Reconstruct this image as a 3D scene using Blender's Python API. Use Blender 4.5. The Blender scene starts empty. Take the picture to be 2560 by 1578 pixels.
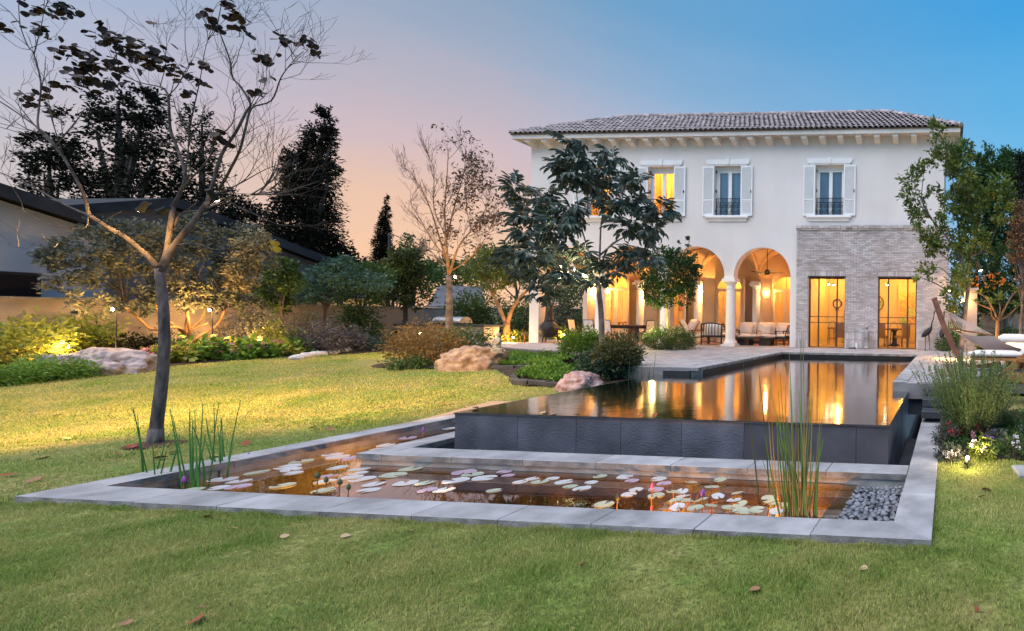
import bpy, math, random
import numpy as np
from mathutils import Vector, Matrix
sc = bpy.context.scene
C = sc.collection
PI = math.pi
random.seed(7)
rng = np.random.default_rng(11)

# ------------------------------------------------------------------ camera
FPX, YAW, ROLL, PPX, PPY = 1271.0, -0.0795, 0.01369, 2271.8, 800.3   # for a 2560 x 1578 picture
CAM = np.array([0.0, 0.0, 1.182])
_f = np.array([math.sin(YAW), math.cos(YAW), 0.0])
_r = np.array([math.cos(YAW), -math.sin(YAW), 0.0])
_d = np.array([0.0, 0.0, -1.0])
_R = math.cos(ROLL) * _r - math.sin(ROLL) * _d
_D = math.sin(ROLL) * _r + math.cos(ROLL) * _d
cd = bpy.data.cameras.new('camera')
cam = bpy.data.objects.new('camera', cd); C.objects.link(cam)
cd.sensor_width = 36.0; cd.lens = 36.0 * FPX / 2560.0
cd.shift_x = (1280.0 - PPX) / 2560.0
cd.shift_y = (PPY - 789.0) / 2560.0
cd.clip_start = 0.05; cd.clip_end = 3000
M = Matrix.Identity(4)
for i in range(3):
    M[i][0] = _R[i]; M[i][1] = -_D[i]; M[i][2] = -_f[i]; M[i][3] = CAM[i]
cam.matrix_world = M
sc.camera = cam

# ------------------------------------------------------------------ sky, sun, exposure
SUNSET_AZ = math.radians(-48)          # where the sun went down, from +Y towards +X
world = bpy.data.worlds.new('World'); sc.world = world; world.use_nodes = True
nt = world.node_tree; nt.nodes.clear()
def N(t, **k):
    n = nt.nodes.new(t)
    for a, b in k.items(): setattr(n, a, b)
    return n
def L(a, b): nt.links.new(a, b)
def maths(op, a, b=None, clamp=False):
    n = N('ShaderNodeMath', operation=op, use_clamp=clamp)
    for i, v in enumerate((a, b)):
        if v is None: continue
        if isinstance(v, (int, float)): n.inputs[i].default_value = v
        else: L(v, n.inputs[i])
    return n.outputs[0]
def ramp(fac, stops, interp='EASE'):
    n = N('ShaderNodeValToRGB'); n.color_ramp.interpolation = interp
    e = n.color_ramp.elements
    while len(e) > len(stops): e.remove(e[-1])
    while len(e) < len(stops): e.new(0.5)
    for i, (p, c) in enumerate(stops): e[i].position = p; e[i].color = (*c, 1)
    L(fac, n.inputs[0]); return n.outputs[0]
tc = N('ShaderNodeTexCoord'); sx = N('ShaderNodeSeparateXYZ'); L(tc.outputs['Generated'], sx.inputs[0])
mp = N('ShaderNodeMapping'); mp.inputs['Scale'].default_value = (1.4, 1.4, 7.0); L(tc.outputs['Generated'], mp.inputs[0])
cn = N('ShaderNodeTexNoise'); cn.inputs['Scale'].default_value = 1.6; cn.inputs['Detail'].default_value = 5; cn.inputs['Roughness'].default_value = .55; L(mp.outputs[0], cn.inputs['Vector'])
wisp = maths('MULTIPLY', maths('SUBTRACT', cn.outputs[0], .5), .075)            # thin uneven dusk haze
elev = maths('ADD', maths('MULTIPLY', maths('ARCSINE', sx.outputs[2]), 2 / PI), wisp)             # 0 horizon .. 1 zenith
hyp = maths('SQRT', maths('ADD', maths('MULTIPLY', sx.outputs[0], sx.outputs[0]), maths('MULTIPLY', sx.outputs[1], sx.outputs[1])))
dot = maths('DIVIDE', maths('ADD', maths('MULTIPLY', sx.outputs[0], math.sin(SUNSET_AZ)), maths('MULTIPLY', sx.outputs[1], math.cos(SUNSET_AZ))), maths('MAXIMUM', hyp, 0.001))
ang = maths('DIVIDE', maths('ARCCOSINE', maths('MINIMUM', maths('MAXIMUM', dot, -1.0), 1.0)), PI)      # 0 towards the sunset .. 1 opposite
warm = ramp(elev, [(0.0, (.86, .54, .36)), (.095, (.80, .54, .42)), (.16, (.63, .50, .55)), (.235, (.39, .44, .57)), (.32, (.20, .36, .54)), (.55, (.15, .32, .58)), (1.0, (.13, .28, .55))], 'LINEAR')
cool = ramp(elev, [(0.0, (.38, .58, .80)), (.10, (.26, .55, .84)), (.22, (.15, .49, .83)), (.36, (.055, .37, .78)), (.6, (.09, .32, .66)), (1.0, (.13, .28, .55))], 'LINEAR')
mixf = ramp(ang, [(0.0, (0, 0, 0)), (.02, (0, 0, 0)), (.10, (.42, .42, .42)), (.30, (1, 1, 1))], 'LINEAR')
mx = N('ShaderNodeMixRGB'); L(mixf, mx.inputs[0]); L(warm, mx.inputs[1]); L(cool, mx.inputs[2])
sky = N('ShaderNodeTexSky', sky_type='NISHITA'); sky.sun_disc = False
sky.sun_elevation = math.radians(2.0); sky.sun_rotation = SUNSET_AZ; sky.ozone_density = 2.5; sky.dust_density = 1.5
sm = N('ShaderNodeVectorMath', operation='SCALE'); L(sky.outputs[0], sm.inputs[0]); sm.inputs['Scale'].default_value = 0.012
ad = N('ShaderNodeMixRGB', blend_type='ADD'); ad.inputs[0].default_value = 1.0; L(mx.outputs[0], ad.inputs[1]); L(sm.outputs[0], ad.inputs[2])
bg = N('ShaderNodeBackground'); L(ad.outputs[0], bg.inputs[0]); bg.inputs[1].default_value = 0.95
wo = N('ShaderNodeOutputWorld'); L(bg.outputs[0], wo.inputs[0])

sd = bpy.data.lights.new('afterglow_sun', 'SUN'); sun = bpy.data.objects.new('afterglow_sun', sd); C.objects.link(sun)
sd.energy = 4.3; sd.angle = math.radians(70); sd.color = (1.0, .94, .93)
_to = Vector((-0.22, -0.40, 0.89)).normalized()       # soft light from the open sky behind the camera
sun.rotation_euler = _to.to_track_quat('Z', 'Y').to_euler()

sc.view_settings.view_transform = 'Standard'; sc.view_settings.look = 'None'
sc.view_settings.exposure = 0.0; sc.view_settings.gamma = 1.0; sc.view_settings.use_curve_mapping = False

# ------------------------------------------------------------------ placing helpers
def ray(px, py):
    du, dv = px - PPX, py - PPY
    u = (math.cos(ROLL) * du + math.sin(ROLL) * dv) / FPX
    v = (-math.sin(ROLL) * du + math.cos(ROLL) * dv) / FPX
    return _f + u * _r + v * _d
def at(px, py, Y):                      # the point at depth Y seen at a picture point
    w = ray(px, py); return CAM + w * (Y / w[1])
def atz(px, py, z):
    w = ray(px, py); return CAM + w * ((z - CAM[2]) / w[2])
def ground(x, y):
    t = np.clip((np.asarray(y, float) - 5) / 9, 0, 1); t = t * t * (3 - 2 * t)
    b = np.clip((-np.asarray(x, float) - 20.2) / 2.0, 0, 1)
    return -.64 + t * .42 + b * .10
def atg(px, py):
    w = ray(px, py); lo, hi = .5, 60.
    for _ in range(50):
        m = (lo + hi) / 2; P = CAM + w * m
        if P[2] > ground(P[0], P[1]): lo = m
        else: hi = m
    return CAM + w * lo
def atx(px, py, X):
    w = ray(px, py); return CAM + w * (X / w[0])
def ppm(P): return FPX / float((np.asarray(P) - CAM) @ _f)       # picture points per metre there

# ------------------------------------------------------------------ mesh builder
class MB:
    def __init__(s): s.v = []; s.f = []
    def add(s, vs, fs):
        n = len(s.v); s.v += [tuple(map(float, p)) for p in vs]; s.f += [tuple(i + n for i in f) for f in fs]; return s
    def box(s, a, b):
        x0, y0, z0 = a; x1, y1, z1 = b
        return s.add([(x0,y0,z0),(x1,y0,z0),(x1,y1,z0),(x0,y1,z0),(x0,y0,z1),(x1,y0,z1),(x1,y1,z1),(x0,y1,z1)],
                     [(0,3,2,1),(4,5,6,7),(0,1,5,4),(1,2,6,5),(2,3,7,6),(3,0,4,7)])
    def boxc(s, c, d, rz=0.0, rx=0.0, ry=0.0):
        m = Matrix.Translation(c) @ Matrix.Rotation(rz, 4, 'Z') @ Matrix.Rotation(ry, 4, 'Y') @ Matrix.Rotation(rx, 4, 'X')
        x, y, z = d[0] / 2, d[1] / 2, d[2] / 2
        vs = [m @ Vector(p) for p in [(-x,-y,-z),(x,-y,-z),(x,y,-z),(-x,y,-z),(-x,-y,z),(x,-y,z),(x,y,z),(-x,y,z)]]
        return s.add(vs, [(0,3,2,1),(4,5,6,7),(0,1,5,4),(1,2,6,5),(2,3,7,6),(3,0,4,7)])
    def slab(s, c, d, bev=0.01, rz=0.0):          # box whose top edge is chamfered
        m = Matrix.Translation(c) @ Matrix.Rotation(rz, 4, 'Z')
        x, y, z = d[0] / 2, d[1] / 2, d[2] / 2
        P = []
        for k, zz in ((0, -z), (0, z - bev), (bev, z)):
            P += [(-x + k, -y + k, zz), (x - k, -y + k, zz), (x - k, y - k, zz), (-x + k, y - k, zz)]
        F = [(3,2,1,0), (8,9,10,11)]
        for l in (0, 4):
            F += [(l + i, l + (i + 1) % 4, l + 4 + (i + 1) % 4, l + 4 + i) for i in range(4)]
        return s.add([m @ Vector(p) for p in P], F)
    def tube(s, pts, rad, seg=6, cap=True):
        pts = [Vector(p) for p in pts]; n = len(pts)
        if isinstance(rad, (int, float)): rad = [rad] * n
        base = len(s.v); up = None; V = []; F = []
        for i in range(n):
            t = (pts[min(i + 1, n - 1)] - pts[max(i - 1, 0)])
            if t.length < 1e-9: t = Vector((0, 0, 1))
            t.normalize()
            if up is None:
                up = t.cross(Vector((0, 0, 1)) if abs(t.z) < .9 else Vector((1, 0, 0))).normalized()
            up = (up - t * up.dot(t))
            if up.length < 1e-6: up = t.orthogonal()
            up.normalize(); w = t.cross(up)
            for k in range(seg):
                a = 2 * PI * k / seg
                V.append(pts[i] + (up * math.cos(a) + w * math.sin(a)) * rad[i])
        for i in range(n - 1):
            for k in range(seg):
                a, b = i * seg + k, i * seg + (k + 1) % seg
                F.append((a, b, b + seg, a + seg))
        if cap:
            F.append(tuple(range(seg - 1, -1, -1))); F.append(tuple(range((n - 1) * seg, n * seg)))
        return s.add(V, F)
    def lathe(s, prof, c=(0, 0, 0), seg=16, sy=1.0):
        V = []; F = []
        for r, z in prof:
            for k in range(seg):
                a = 2 * PI * k / seg
                V.append((c[0] + r * math.cos(a), c[1] + r * math.sin(a) * sy, c[2] + z))
        for i in range(len(prof) - 1):
            for k in range(seg):
                a, b = i * seg + k, i * seg + (k + 1) % seg
                F.append((a, b, b + seg, a + seg))
        F.append(tuple(range(seg - 1, -1, -1))); F.append(tuple(range((len(prof) - 1) * seg, len(prof) * seg)))
        return s.add(V, F)
    def prism(s, poly, ax, lo, hi):               # polygon (u,v) extruded along axis ax from lo to hi
        n = len(poly)
        def P(u, v, w): return (w, u, v) if ax == 0 else (u, w, v) if ax == 1 else (u, v, w)
        V = [P(u, v, lo) for u, v in poly] + [P(u, v, hi) for u, v in poly]
        F = [tuple(range(n)), tuple(range(2 * n - 1, n - 1, -1))] + [(i, (i + 1) % n, n + (i + 1) % n, n + i)[::-1] for i in range(n)]
        return s.add(V, F)
    def mesh(s, name, m=None, smooth=False):
        me = bpy.data.meshes.new(name); me.from_pydata(s.v, [], s.f)
        if m: me.materials.append(m)
        if smooth: me.shade_smooth()
        me.update(); return me
    def build(s, name, m, parent=None, smooth=False, local=False):
        return link(name, s.mesh(name, m, smooth), parent, local)
def wm(o):
    m = o.matrix_parent_inverse @ o.matrix_basis if o.parent else o.matrix_basis
    return wm(o.parent) @ m if o.parent else m.copy()
def link(name, me, parent=None, local=False):
    o = bpy.data.objects.new(name, me); C.objects.link(o)
    if parent is not None:
        o.parent = parent
        if not local: o.matrix_parent_inverse = wm(parent).inverted()
    return o
def thing(name, label, cat, loc=(0, 0, 0), group=None, rz=0.0):
    o = bpy.data.objects.new(name, None); C.objects.link(o); o.empty_display_size = .2
    o.location = loc; o.rotation_euler = (0, 0, rz)
    return tag(o, label, cat, group)
def tag(o, label=None, cat=None, group=None, kind=None):
    if label: o['label'] = label
    if cat: o['category'] = cat
    if group: o['group'] = group
    if kind: o['kind'] = kind
    return o
def struct(o): o['kind'] = 'structure'; return o
def copy_tree(o, parent=None):
    c = o.copy(); C.objects.link(c)
    if parent is not None: c.parent = parent
    for ch in list(o.children): copy_tree(ch, c)
    return c
def mesh_np(name, V, F, m, parent=None, smooth=False, local=False):
    V = np.asarray(V, np.float32); F = np.asarray(F, np.int32); k = F.shape[1]
    me = bpy.data.meshes.new(name)
    me.vertices.add(len(V)); me.vertices.foreach_set('co', V.ravel())
    me.loops.add(F.size); me.loops.foreach_set('vertex_index', F.ravel())
    me.polygons.add(len(F)); me.polygons.foreach_set('loop_start', np.arange(0, F.size, k, dtype=np.int32))
    me.materials.append(m)
    if smooth: me.polygons.foreach_set('use_smooth', np.ones(len(F), bool))
    me.update(calc_edges=True)
    return link(name, me, parent, local)

# ------------------------------------------------------------------ materials
def srgb(r, g, b):
    return tuple(((c / 255 / 12.92) if c / 255 <= .04045 else ((c / 255 + .055) / 1.055) ** 2.4) for c in (r, g, b))
def newmat(name):
    m = bpy.data.materials.new(name); m.use_nodes = True
    return m, m.node_tree, m.node_tree.nodes['Principled BSDF']
def mat(name, col, rough=.8, var=.15, scale=3.0, bump=0.0, bscale=60.0, spec=.3, metal=0.0, col2=None, island=0.0, obj=0.0, detail=6, stretch=None):
    m, t, p = newmat(name)
    nodes, lk = t.nodes, t.links
    tcn = nodes.new('ShaderNodeTexCoord')
    nz = nodes.new('ShaderNodeTexNoise'); nz.inputs['Scale'].default_value = scale; nz.inputs['Detail'].default_value = detail
    vec = tcn.outputs['Object']
    if stretch:
        mpn = nodes.new('ShaderNodeMapping'); mpn.inputs['Scale'].default_value = stretch; lk.new(vec, mpn.inputs[0]); vec = mpn.outputs[0]
    lk.new(vec, nz.inputs['Vector'])
    r = nodes.new('ShaderNodeValToRGB'); e = r.color_ramp.elements
    c2 = col2 or tuple(min(1, c * (1 + var)) for c in col)
    c1 = col if col2 else tuple(c * (1 - var) for c in col)
    e[0].position = .33; e[0].color = (*c1, 1); e[1].position = .67; e[1].color = (*c2, 1)
    lk.new(nz.outputs[0], r.inputs[0]); out = r.outputs[0]
    for amt, src in ((island, 'Random Per Island'), (obj, 'Random')):
        if not amt: continue
        g = nodes.new('ShaderNodeNewGeometry' if src != 'Random' else 'ShaderNodeObjectInfo')
        mr = nodes.new('ShaderNodeMapRange'); mr.inputs[3].default_value = 1 - amt; mr.inputs[4].default_value = 1 + amt
        lk.new(g.outputs[src], mr.inputs[0])
        vm = nodes.new('ShaderNodeVectorMath'); vm.operation = 'SCALE'
        lk.new(out, vm.inputs[0]); lk.new(mr.outputs[0], vm.inputs['Scale']); out = vm.outputs[0]
    lk.new(out, p.inputs['Base Color'])
    p.inputs['Roughness'].default_value = rough; p.inputs['Specular IOR Level'].default_value = spec; p.inputs['Metallic'].default_value = metal
    if bump:
        nb = nodes.new('ShaderNodeTexNoise'); nb.inputs['Scale'].default_value = bscale; nb.inputs['Detail'].default_value = 8
        lk.new(vec, nb.inputs['Vector'])
        b = nodes.new('ShaderNodeBump'); b.inputs['Strength'].default_value = bump; b.inputs['Distance'].default_value = .02
        lk.new(nb.outputs[0], b.inputs['Height']); lk.new(b.outputs[0], p.inputs['Normal'])
    return m
def leafmat(name, a, b, rough=.5, spec=.3, trans=.25, scale=.8):
    """leaves: colour between a and b per leaf and in drifts, some light through the blade"""
    m, t, p = newmat(name); nodes, lk = t.nodes, t.links
    g = nodes.new('ShaderNodeNewGeometry'); tcn = nodes.new('ShaderNodeTexCoord')
    nz = nodes.new('ShaderNodeTexNoise'); nz.inputs['Scale'].default_value = scale; nz.inputs['Detail'].default_value = 3
    lk.new(tcn.outputs['Object'], nz.inputs['Vector'])
    mx = nodes.new('ShaderNodeMath'); mx.operation = 'MULTIPLY_ADD'; mx.inputs[1].default_value = .6
    lk.new(g.outputs['Random Per Island'], mx.inputs[0])
    sb = nodes.new('ShaderNodeMath'); sb.operation = 'MULTIPLY_ADD'; sb.inputs[1].default_value = 1.6; sb.inputs[2].default_value = -.6
    lk.new(nz.outputs[0], sb.inputs[0]); lk.new(sb.outputs[0], mx.inputs[2])
    r = nodes.new('ShaderNodeValToRGB'); e = r.color_ramp.elements
    e[0].color = (*a, 1); e[1].color = (*b, 1); lk.new(mx.outputs[0], r.inputs[0])
    lk.new(r.outputs[0], p.inputs['Base Color']); p.inputs['Roughness'].default_value = rough; p.inputs['Specular IOR Level'].default_value = spec
    tr = nodes.new('ShaderNodeBsdfTranslucent'); lk.new(r.outputs[0], tr.inputs['Color'])
    ms = nodes.new('ShaderNodeMixShader'); ms.inputs[0].default_value = trans
    lk.new(p.outputs[0], ms.inputs[1]); lk.new(tr.outputs[0], ms.inputs[2])
    lk.new(ms.outputs[0], nodes['Material Output'].inputs['Surface'])
    return m
def emit(name, col, s):
    m, t, p = newmat(name)
    p.inputs['Base Color'].default_value = (*col, 1); p.inputs['Emission Color'].default_value = (*col, 1); p.inputs['Emission Strength'].default_value = s
    return m
def glassmat(name, tint=(1, 1, 1), rough=.02, ior=1.45, bumps=None, boost=1.0):
    """thin sheet: see-through with a mirror coat that grows towards grazing"""
    m, t, p = newmat(name); nodes, lk = t.nodes, t.links
    nodes.remove(p)
    tr = nodes.new('ShaderNodeBsdfTransparent'); tr.inputs[0].default_value = (*tint, 1)
    gl = nodes.new('ShaderNodeBsdfGlossy'); gl.inputs['Roughness'].default_value = rough
    fr = nodes.new('ShaderNodeFresnel'); fr.inputs[0].default_value = ior
    ms = nodes.new('ShaderNodeMixShader')
    mu = nodes.new('ShaderNodeMath'); mu.operation = 'MULTIPLY'; mu.use_clamp = True; mu.inputs[1].default_value = boost
    lk.new(fr.outputs[0], mu.inputs[0]); lk.new(mu.outputs[0], ms.inputs[0]); lk.new(tr.outputs[0], ms.inputs[1]); lk.new(gl.outputs[0], ms.inputs[2])
    lk.new(ms.outputs[0], nodes['Material Output'].inputs['Surface'])
    if bumps:
        tcn = nodes.new('ShaderNodeTexCoord'); prev = None
        for (sc_, st, dist) in bumps:
            nz = nodes.new('ShaderNodeTexNoise'); nz.inputs['Scale'].default_value = sc_; nz.inputs['Detail'].default_value = 3
            lk.new(tcn.outputs['Object'], nz.inputs['Vector'])
            b = nodes.new('ShaderNodeBump'); b.inputs['Strength'].default_value = st; b.inputs['Distance'].default_value = dist
            lk.new(nz.outputs[0], b.inputs['Height'])
            if prev: lk.new(prev.outputs[0], b.inputs['Normal'])
            prev = b
        lk.new(prev.outputs[0], gl.inputs['Normal'])
    return m
def lamp(name, loc, watts, col, kind='POINT', radius=.05, parent=None, spot=None, aim=None, blend=.5, size=None):
    ld = bpy.data.lights.new(name, kind); ld.energy = watts; ld.color = col
    if kind in ('POINT', 'SPOT'): ld.shadow_soft_size = radius
    if kind == 'SPOT': ld.spot_size = math.radians(spot); ld.spot_blend = blend
    if kind == 'AREA': ld.shape = 'RECTANGLE'; ld.size, ld.size_y = size
    o = bpy.data.objects.new(name, ld); C.objects.link(o); o.location = loc
    if aim is not None:
        o.rotation_euler = (Vector(aim) - Vector(loc)).to_track_quat('-Z', 'Y').to_euler()
    if parent is not None:
        o.parent = parent; o.matrix_parent_inverse = wm(parent).inverted()
    return o

# ------------------------------------------------------------------ leaves and branches
def leaf_arrays(P, size, D=None, ratio=.45, var=.35, fold=.12, up=.4, R=rng):
    """one folded four-cornered leaf at each point of P; D is a preferred direction"""
    n = len(P)
    a = R.normal(size=(n, 3))
    if D is not None: a = a * .55 + D
    a /= np.linalg.norm(a, axis=1, keepdims=True) + 1e-9
    nn = R.normal(size=(n, 3)); nn[:, 2] += up * 2
    nn -= a * (nn * a).sum(1, keepdims=True); nn /= np.linalg.norm(nn, axis=1, keepdims=True) + 1e-9
    b = np.cross(a, nn)
    s = size * (1 + var * R.uniform(-1, 1, (n, 1)))
    V = np.stack([P, P + a * s * .5 + b * s * ratio * .5 + nn * s * fold, P + a * s, P + a * s * .5 - b * s * ratio * .5 + nn * s * fold], 1)
    return V.reshape(-1, 3), np.arange(4 * n).reshape(n, 4)
def cloud(blobs, n, clump=.18, per=14, shell=.55, R=rng):
    """leaf points in clumps through the volume of ellipsoids (cx,cy,cz,rx,ry,rz)"""
    B = np.array(blobs, float); vol = np.prod(B[:, 3:], axis=1) ** (2 / 3); pk = vol / vol.sum()
    k = max(1, n // per); idx = R.choice(len(B), k, p=pk)
    u = R.normal(size=(k, 3)); u /= np.linalg.norm(u, axis=1, keepdims=True)
    rad = R.uniform(shell ** 3, 1, (k, 1)) ** (1 / 3)
    c = B[idx, :3] + u * rad * B[idx, 3:]
    j = R.integers(0, k, n)
    off = R.normal(size=(n, 3)) * clump * B[idx[j], 3:].mean(1, keepdims=True)
    return c[j] + off, u[j]
def foliage(name, blobs, n, size, m, parent, clump=.18, per=14, shell=.55, ratio=.45, up=.4, R=rng, outw=.7, kind=None):
    P, u = cloud(blobs, n, clump, per, shell, R)
    V, F = leaf_arrays(P, size, u * outw, ratio, up=up, R=R)
    o = mesh_np(name, V, F, m, parent)
    return o
def curve(pts, n=5):
    """smooth path through points (Catmull-Rom)"""
    P = [np.asarray(p, float) for p in pts]; P = [2 * P[0] - P[1]] + P + [2 * P[-1] - P[-2]]
    out = []
    for i in range(1, len(P) - 2):
        for k in range(n):
            t = k / n
            out.append(.5 * (2 * P[i] + (P[i + 1] - P[i - 1]) * t + (2 * P[i - 1] - 5 * P[i] + 4 * P[i + 1] - P[i + 2]) * t * t + (3 * P[i] - P[i - 1] - 3 * P[i + 1] + P[i + 2]) * t ** 3))
    out.append(P[-2]); return out
def grow(mb, p, d, length, rad, depth, tips, spread=.6, upb=.15, kids_=3, R=random, seg=5, shrink=.62, minr=.003):
    p = Vector(p); d = Vector(d).normalized(); pts = [p.copy()]; rads = [rad]; n = 4
    for i in range(n):
        d = (d + Vector((R.gauss(0, .10), R.gauss(0, .10), R.gauss(0, .10) + upb * .3))).normalized()
        p = p + d * length / n; pts.append(p.copy()); rads.append(max(minr, rad * (1 - .55 * (i + 1) / n)))
    mb.tube(pts, rads, seg=seg if rad > .02 else 4 if rad > .008 else 3, cap=False)
    tips.append((pts[-1], d.copy(), depth))
    if depth <= 0: return
    for k in range(kids_):
        i = R.randint(1, n); q = pts[i]
        ax = Vector((R.gauss(0, 1), R.gauss(0, 1), R.gauss(0, 1))).cross(d)
        if ax.length < 1e-3: continue
        nd = Matrix.Rotation(spread * R.uniform(.6, 1.4), 3, ax.normalized()) @ d
        grow(mb, q, nd, length * shrink * R.uniform(.7, 1.15), max(minr, rads[i] * .6), depth - 1, tips, spread, upb, kids_, R, seg, shrink, minr)
# ================================================================== GROUND
def lawn_material():
    m, t, p = newmat('lawn'); nodes, lk = t.nodes, t.links
    tcn = nodes.new('ShaderNodeTexCoord')
    n1 = nodes.new('ShaderNodeTexNoise'); n1.inputs['Scale'].default_value = 1.1; n1.inputs['Detail'].default_value = 5
    n2 = nodes.new('ShaderNodeTexNoise'); n2.inputs['Scale'].default_value = 26; n2.inputs['Detail'].default_value = 6
    for n in (n1, n2): lk.new(tcn.outputs['Object'], n.inputs['Vector'])
    r1 = nodes.new('ShaderNodeValToRGB'); e = r1.color_ramp.elements
    e[0].position = .38; e[0].color = (.22, .30, .068, 1); e[1].position = .66; e[1].color = (.40, .33, .13, 1)
    lk.new(n1.outputs[0], r1.inputs[0])
    mr = nodes.new('ShaderNodeMapRange'); mr.inputs[1].default_value = .3; mr.inputs[2].default_value = .7; mr.inputs[3].default_value = .26; mr.inputs[4].default_value = .95
    lk.new(n2.outputs[0], mr.inputs[0])
    vm = nodes.new('ShaderNodeVectorMath'); vm.operation = 'SCALE'; lk.new(r1.outputs[0], vm.inputs[0]); lk.new(mr.outputs[0], vm.inputs['Scale'])
    lk.new(vm.outputs[0], p.inputs['Base Color']); p.inputs['Roughness'].default_value = .9; p.inputs['Specular IOR Level'].default_value = .1
    b = nodes.new('ShaderNodeBump'); b.inputs['Strength'].default_value = .6; b.inputs['Distance'].default_value = .04
    lk.new(n2.outputs[0], b.inputs['Height']); lk.new(b.outputs[0], p.inputs['Normal'])
    return m
M_lawn = lawn_material()
def grass_material():
    m = leafmat('grass_blade', (.19, .32, .052), (.64, .56, .23), rough=.6, spec=.2, trans=.3, scale=1.3)
    return m
M_grass = grass_material()
M_soil = mat('soil', (.035, .026, .020), rough=.95, var=.4, scale=9, bump=.8, bscale=50)

# pond and pool plan (metres): all measured from the terrace level z = 0
PX0, PX1, PY0, CW = -8.632, -.118, 4.05, .337        # pond outer rectangle, coping width
ZC, ZW = -.568, -.715                                # coping top, pond water
PLX, PRX, PFY, ZP = -6.73, -.75, 6.447, -.165        # pool left, right, front, water
CHY = 9.0                                            # end of the side channel
# ground sheet with a hole where pond and pool lie
xs = sorted(set(np.concatenate([np.linspace(-400, -60, 12), np.linspace(-60, -30, 16), np.linspace(-30, -9, 43), np.linspace(-8.5, 6, 30), np.linspace(6, 40, 18), np.linspace(60, 400, 10), [PX0, PLX, PX1]]).round(4)))
ys = sorted(set(np.concatenate([np.linspace(-60, 0, 10), np.linspace(0, 30, 61), np.linspace(30, 60, 16), np.linspace(80, 900, 18), [PY0, CHY, 17.7]]).round(4)))
V = [(x, y, float(ground(x, y)) + (.012 * math.sin(x * 2.3) * math.cos(y * 1.7) if -20 < x < 5 and y < 16 else 0)) for y in ys for x in xs]
nx = len(xs); F = []
for j in range(len(ys) - 1):
    for i in range(nx - 1):
        cx_, cy_ = (xs[i] + xs[i + 1]) / 2, (ys[j] + ys[j + 1]) / 2
        if PX0 < cx_ < PLX and PY0 < cy_ < CHY: continue
        if PLX < cx_ < PX1 and PY0 < cy_ < 17.7: continue
        F.append((j * nx + i, j * nx + i + 1, (j + 1) * nx + i + 1, (j + 1) * nx + i))
me = bpy.data.meshes.new('lawn'); me.from_pydata(V, [], F); me.materials.append(M_lawn); me.shade_smooth()
struct(link('lawn', me))

# ------------------------------------------------------------------ grass blades
def blades(n, x0, x1, y0, y1, h, w, keep):
    x = rng.uniform(x0, x1, n); y = rng.uniform(y0, y1, n)
    k = keep(x, y); x, y = x[k], y[k]; n = len(x)
    cl = np.sin(x * 9 + np.sin(y * 7)) * np.sin(y * 11 + np.sin(x * 5)) * .42 + 1
    hh = h * cl * rng.uniform(.5, 1.3, n); a = rng.uniform(0, 2 * PI, n); ln = rng.normal(0, .34, (n, 2)) * hh[:, None]
    z = ground(x, y) - .006
    dx, dy = np.cos(a) * w / 2, np.sin(a) * w / 2
    B = np.stack([x, y, z], 1); o = np.stack([dx, dy, 0 * dx], 1)
    mid = B + np.stack([ln[:, 0] * .35, ln[:, 1] * .35, hh * .6], 1); tip = B + np.stack([ln[:, 0], ln[:, 1], hh], 1)
    V = np.stack([B - o, B + o, mid + o * .8, tip, mid - o * .8], 1).reshape(-1, 3)
    return V
def not_water(x, y): return ~((x > PX0 - .01) & (x < PX1 + .01) & (y > PY0 - .012)) | ((x < PLX) & (y > CHY))
def in_bed(x, y):                        # planted beds carry no lawn
    left = x < -19.9 - .14 * np.clip(y - 13, 0, 9) + .3 * np.sin(y * .9)
    isl = ((x + 14.9) / 2.4) ** 2 + ((y - 14.3) / 2.1) ** 2 < 1
    return left | isl | (y > 10.5 + .70 * np.clip(-x - 9.4, 0, 9)) & (x > -13.6) & (x < 0) | (y > 16.5)
gv = []
gv.append(blades(330000, -9.6, 2.6, 1.9, PY0 + .01, .034, .0046, lambda x, y: not_water(x, y) & (y > .31 * np.abs(x) * .3 + 1.8)))
gv.append(blades(60000, -.13, 2.8, 3.9, 7.2, .036, .006, lambda x, y: (x > PX1 + .004) & (y < 6.62 + .12 * np.sin(x * 4))))
gv.append(blades(9000, PX0 - .05, PX1 + .1, PY0 - .05, PY0 - .004, .046, .0045, lambda x, y: y < PY0 - .004))
gv.append(blades(85000, -17.5, -8.6, 3.0, 9.5, .035, .008, lambda x, y: not_water(x, y) & (y > -.28 * x - .2) & (y > -.40 * x * (x < -12))))
gv.append(blades(110000, -21.5, -6.7, 7.0, 17.5, .036, .014, lambda x, y: not_water(x, y) & ~in_bed(x, y) & (y > -.40 * x)))
GV = np.concatenate(gv); n5 = np.arange(len(GV)).reshape(-1, 5)
me = bpy.data.meshes.new('grass')
me.vertices.add(len(GV)); me.vertices.foreach_set('co', GV.astype(np.float32).ravel())
me.loops.add(n5.size); me.loops.foreach_set('vertex_index', n5.astype(np.int32).ravel())
me.polygons.add(len(n5)); me.polygons.foreach_set('loop_start', np.arange(0, n5.size, 5, dtype=np.int32))
me.materials.append(M_grass); me.update(calc_edges=True)
tag(link('grass', me), 'short mown lawn grass, green turning straw coloured in patches', 'grass', kind='stuff')

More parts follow.
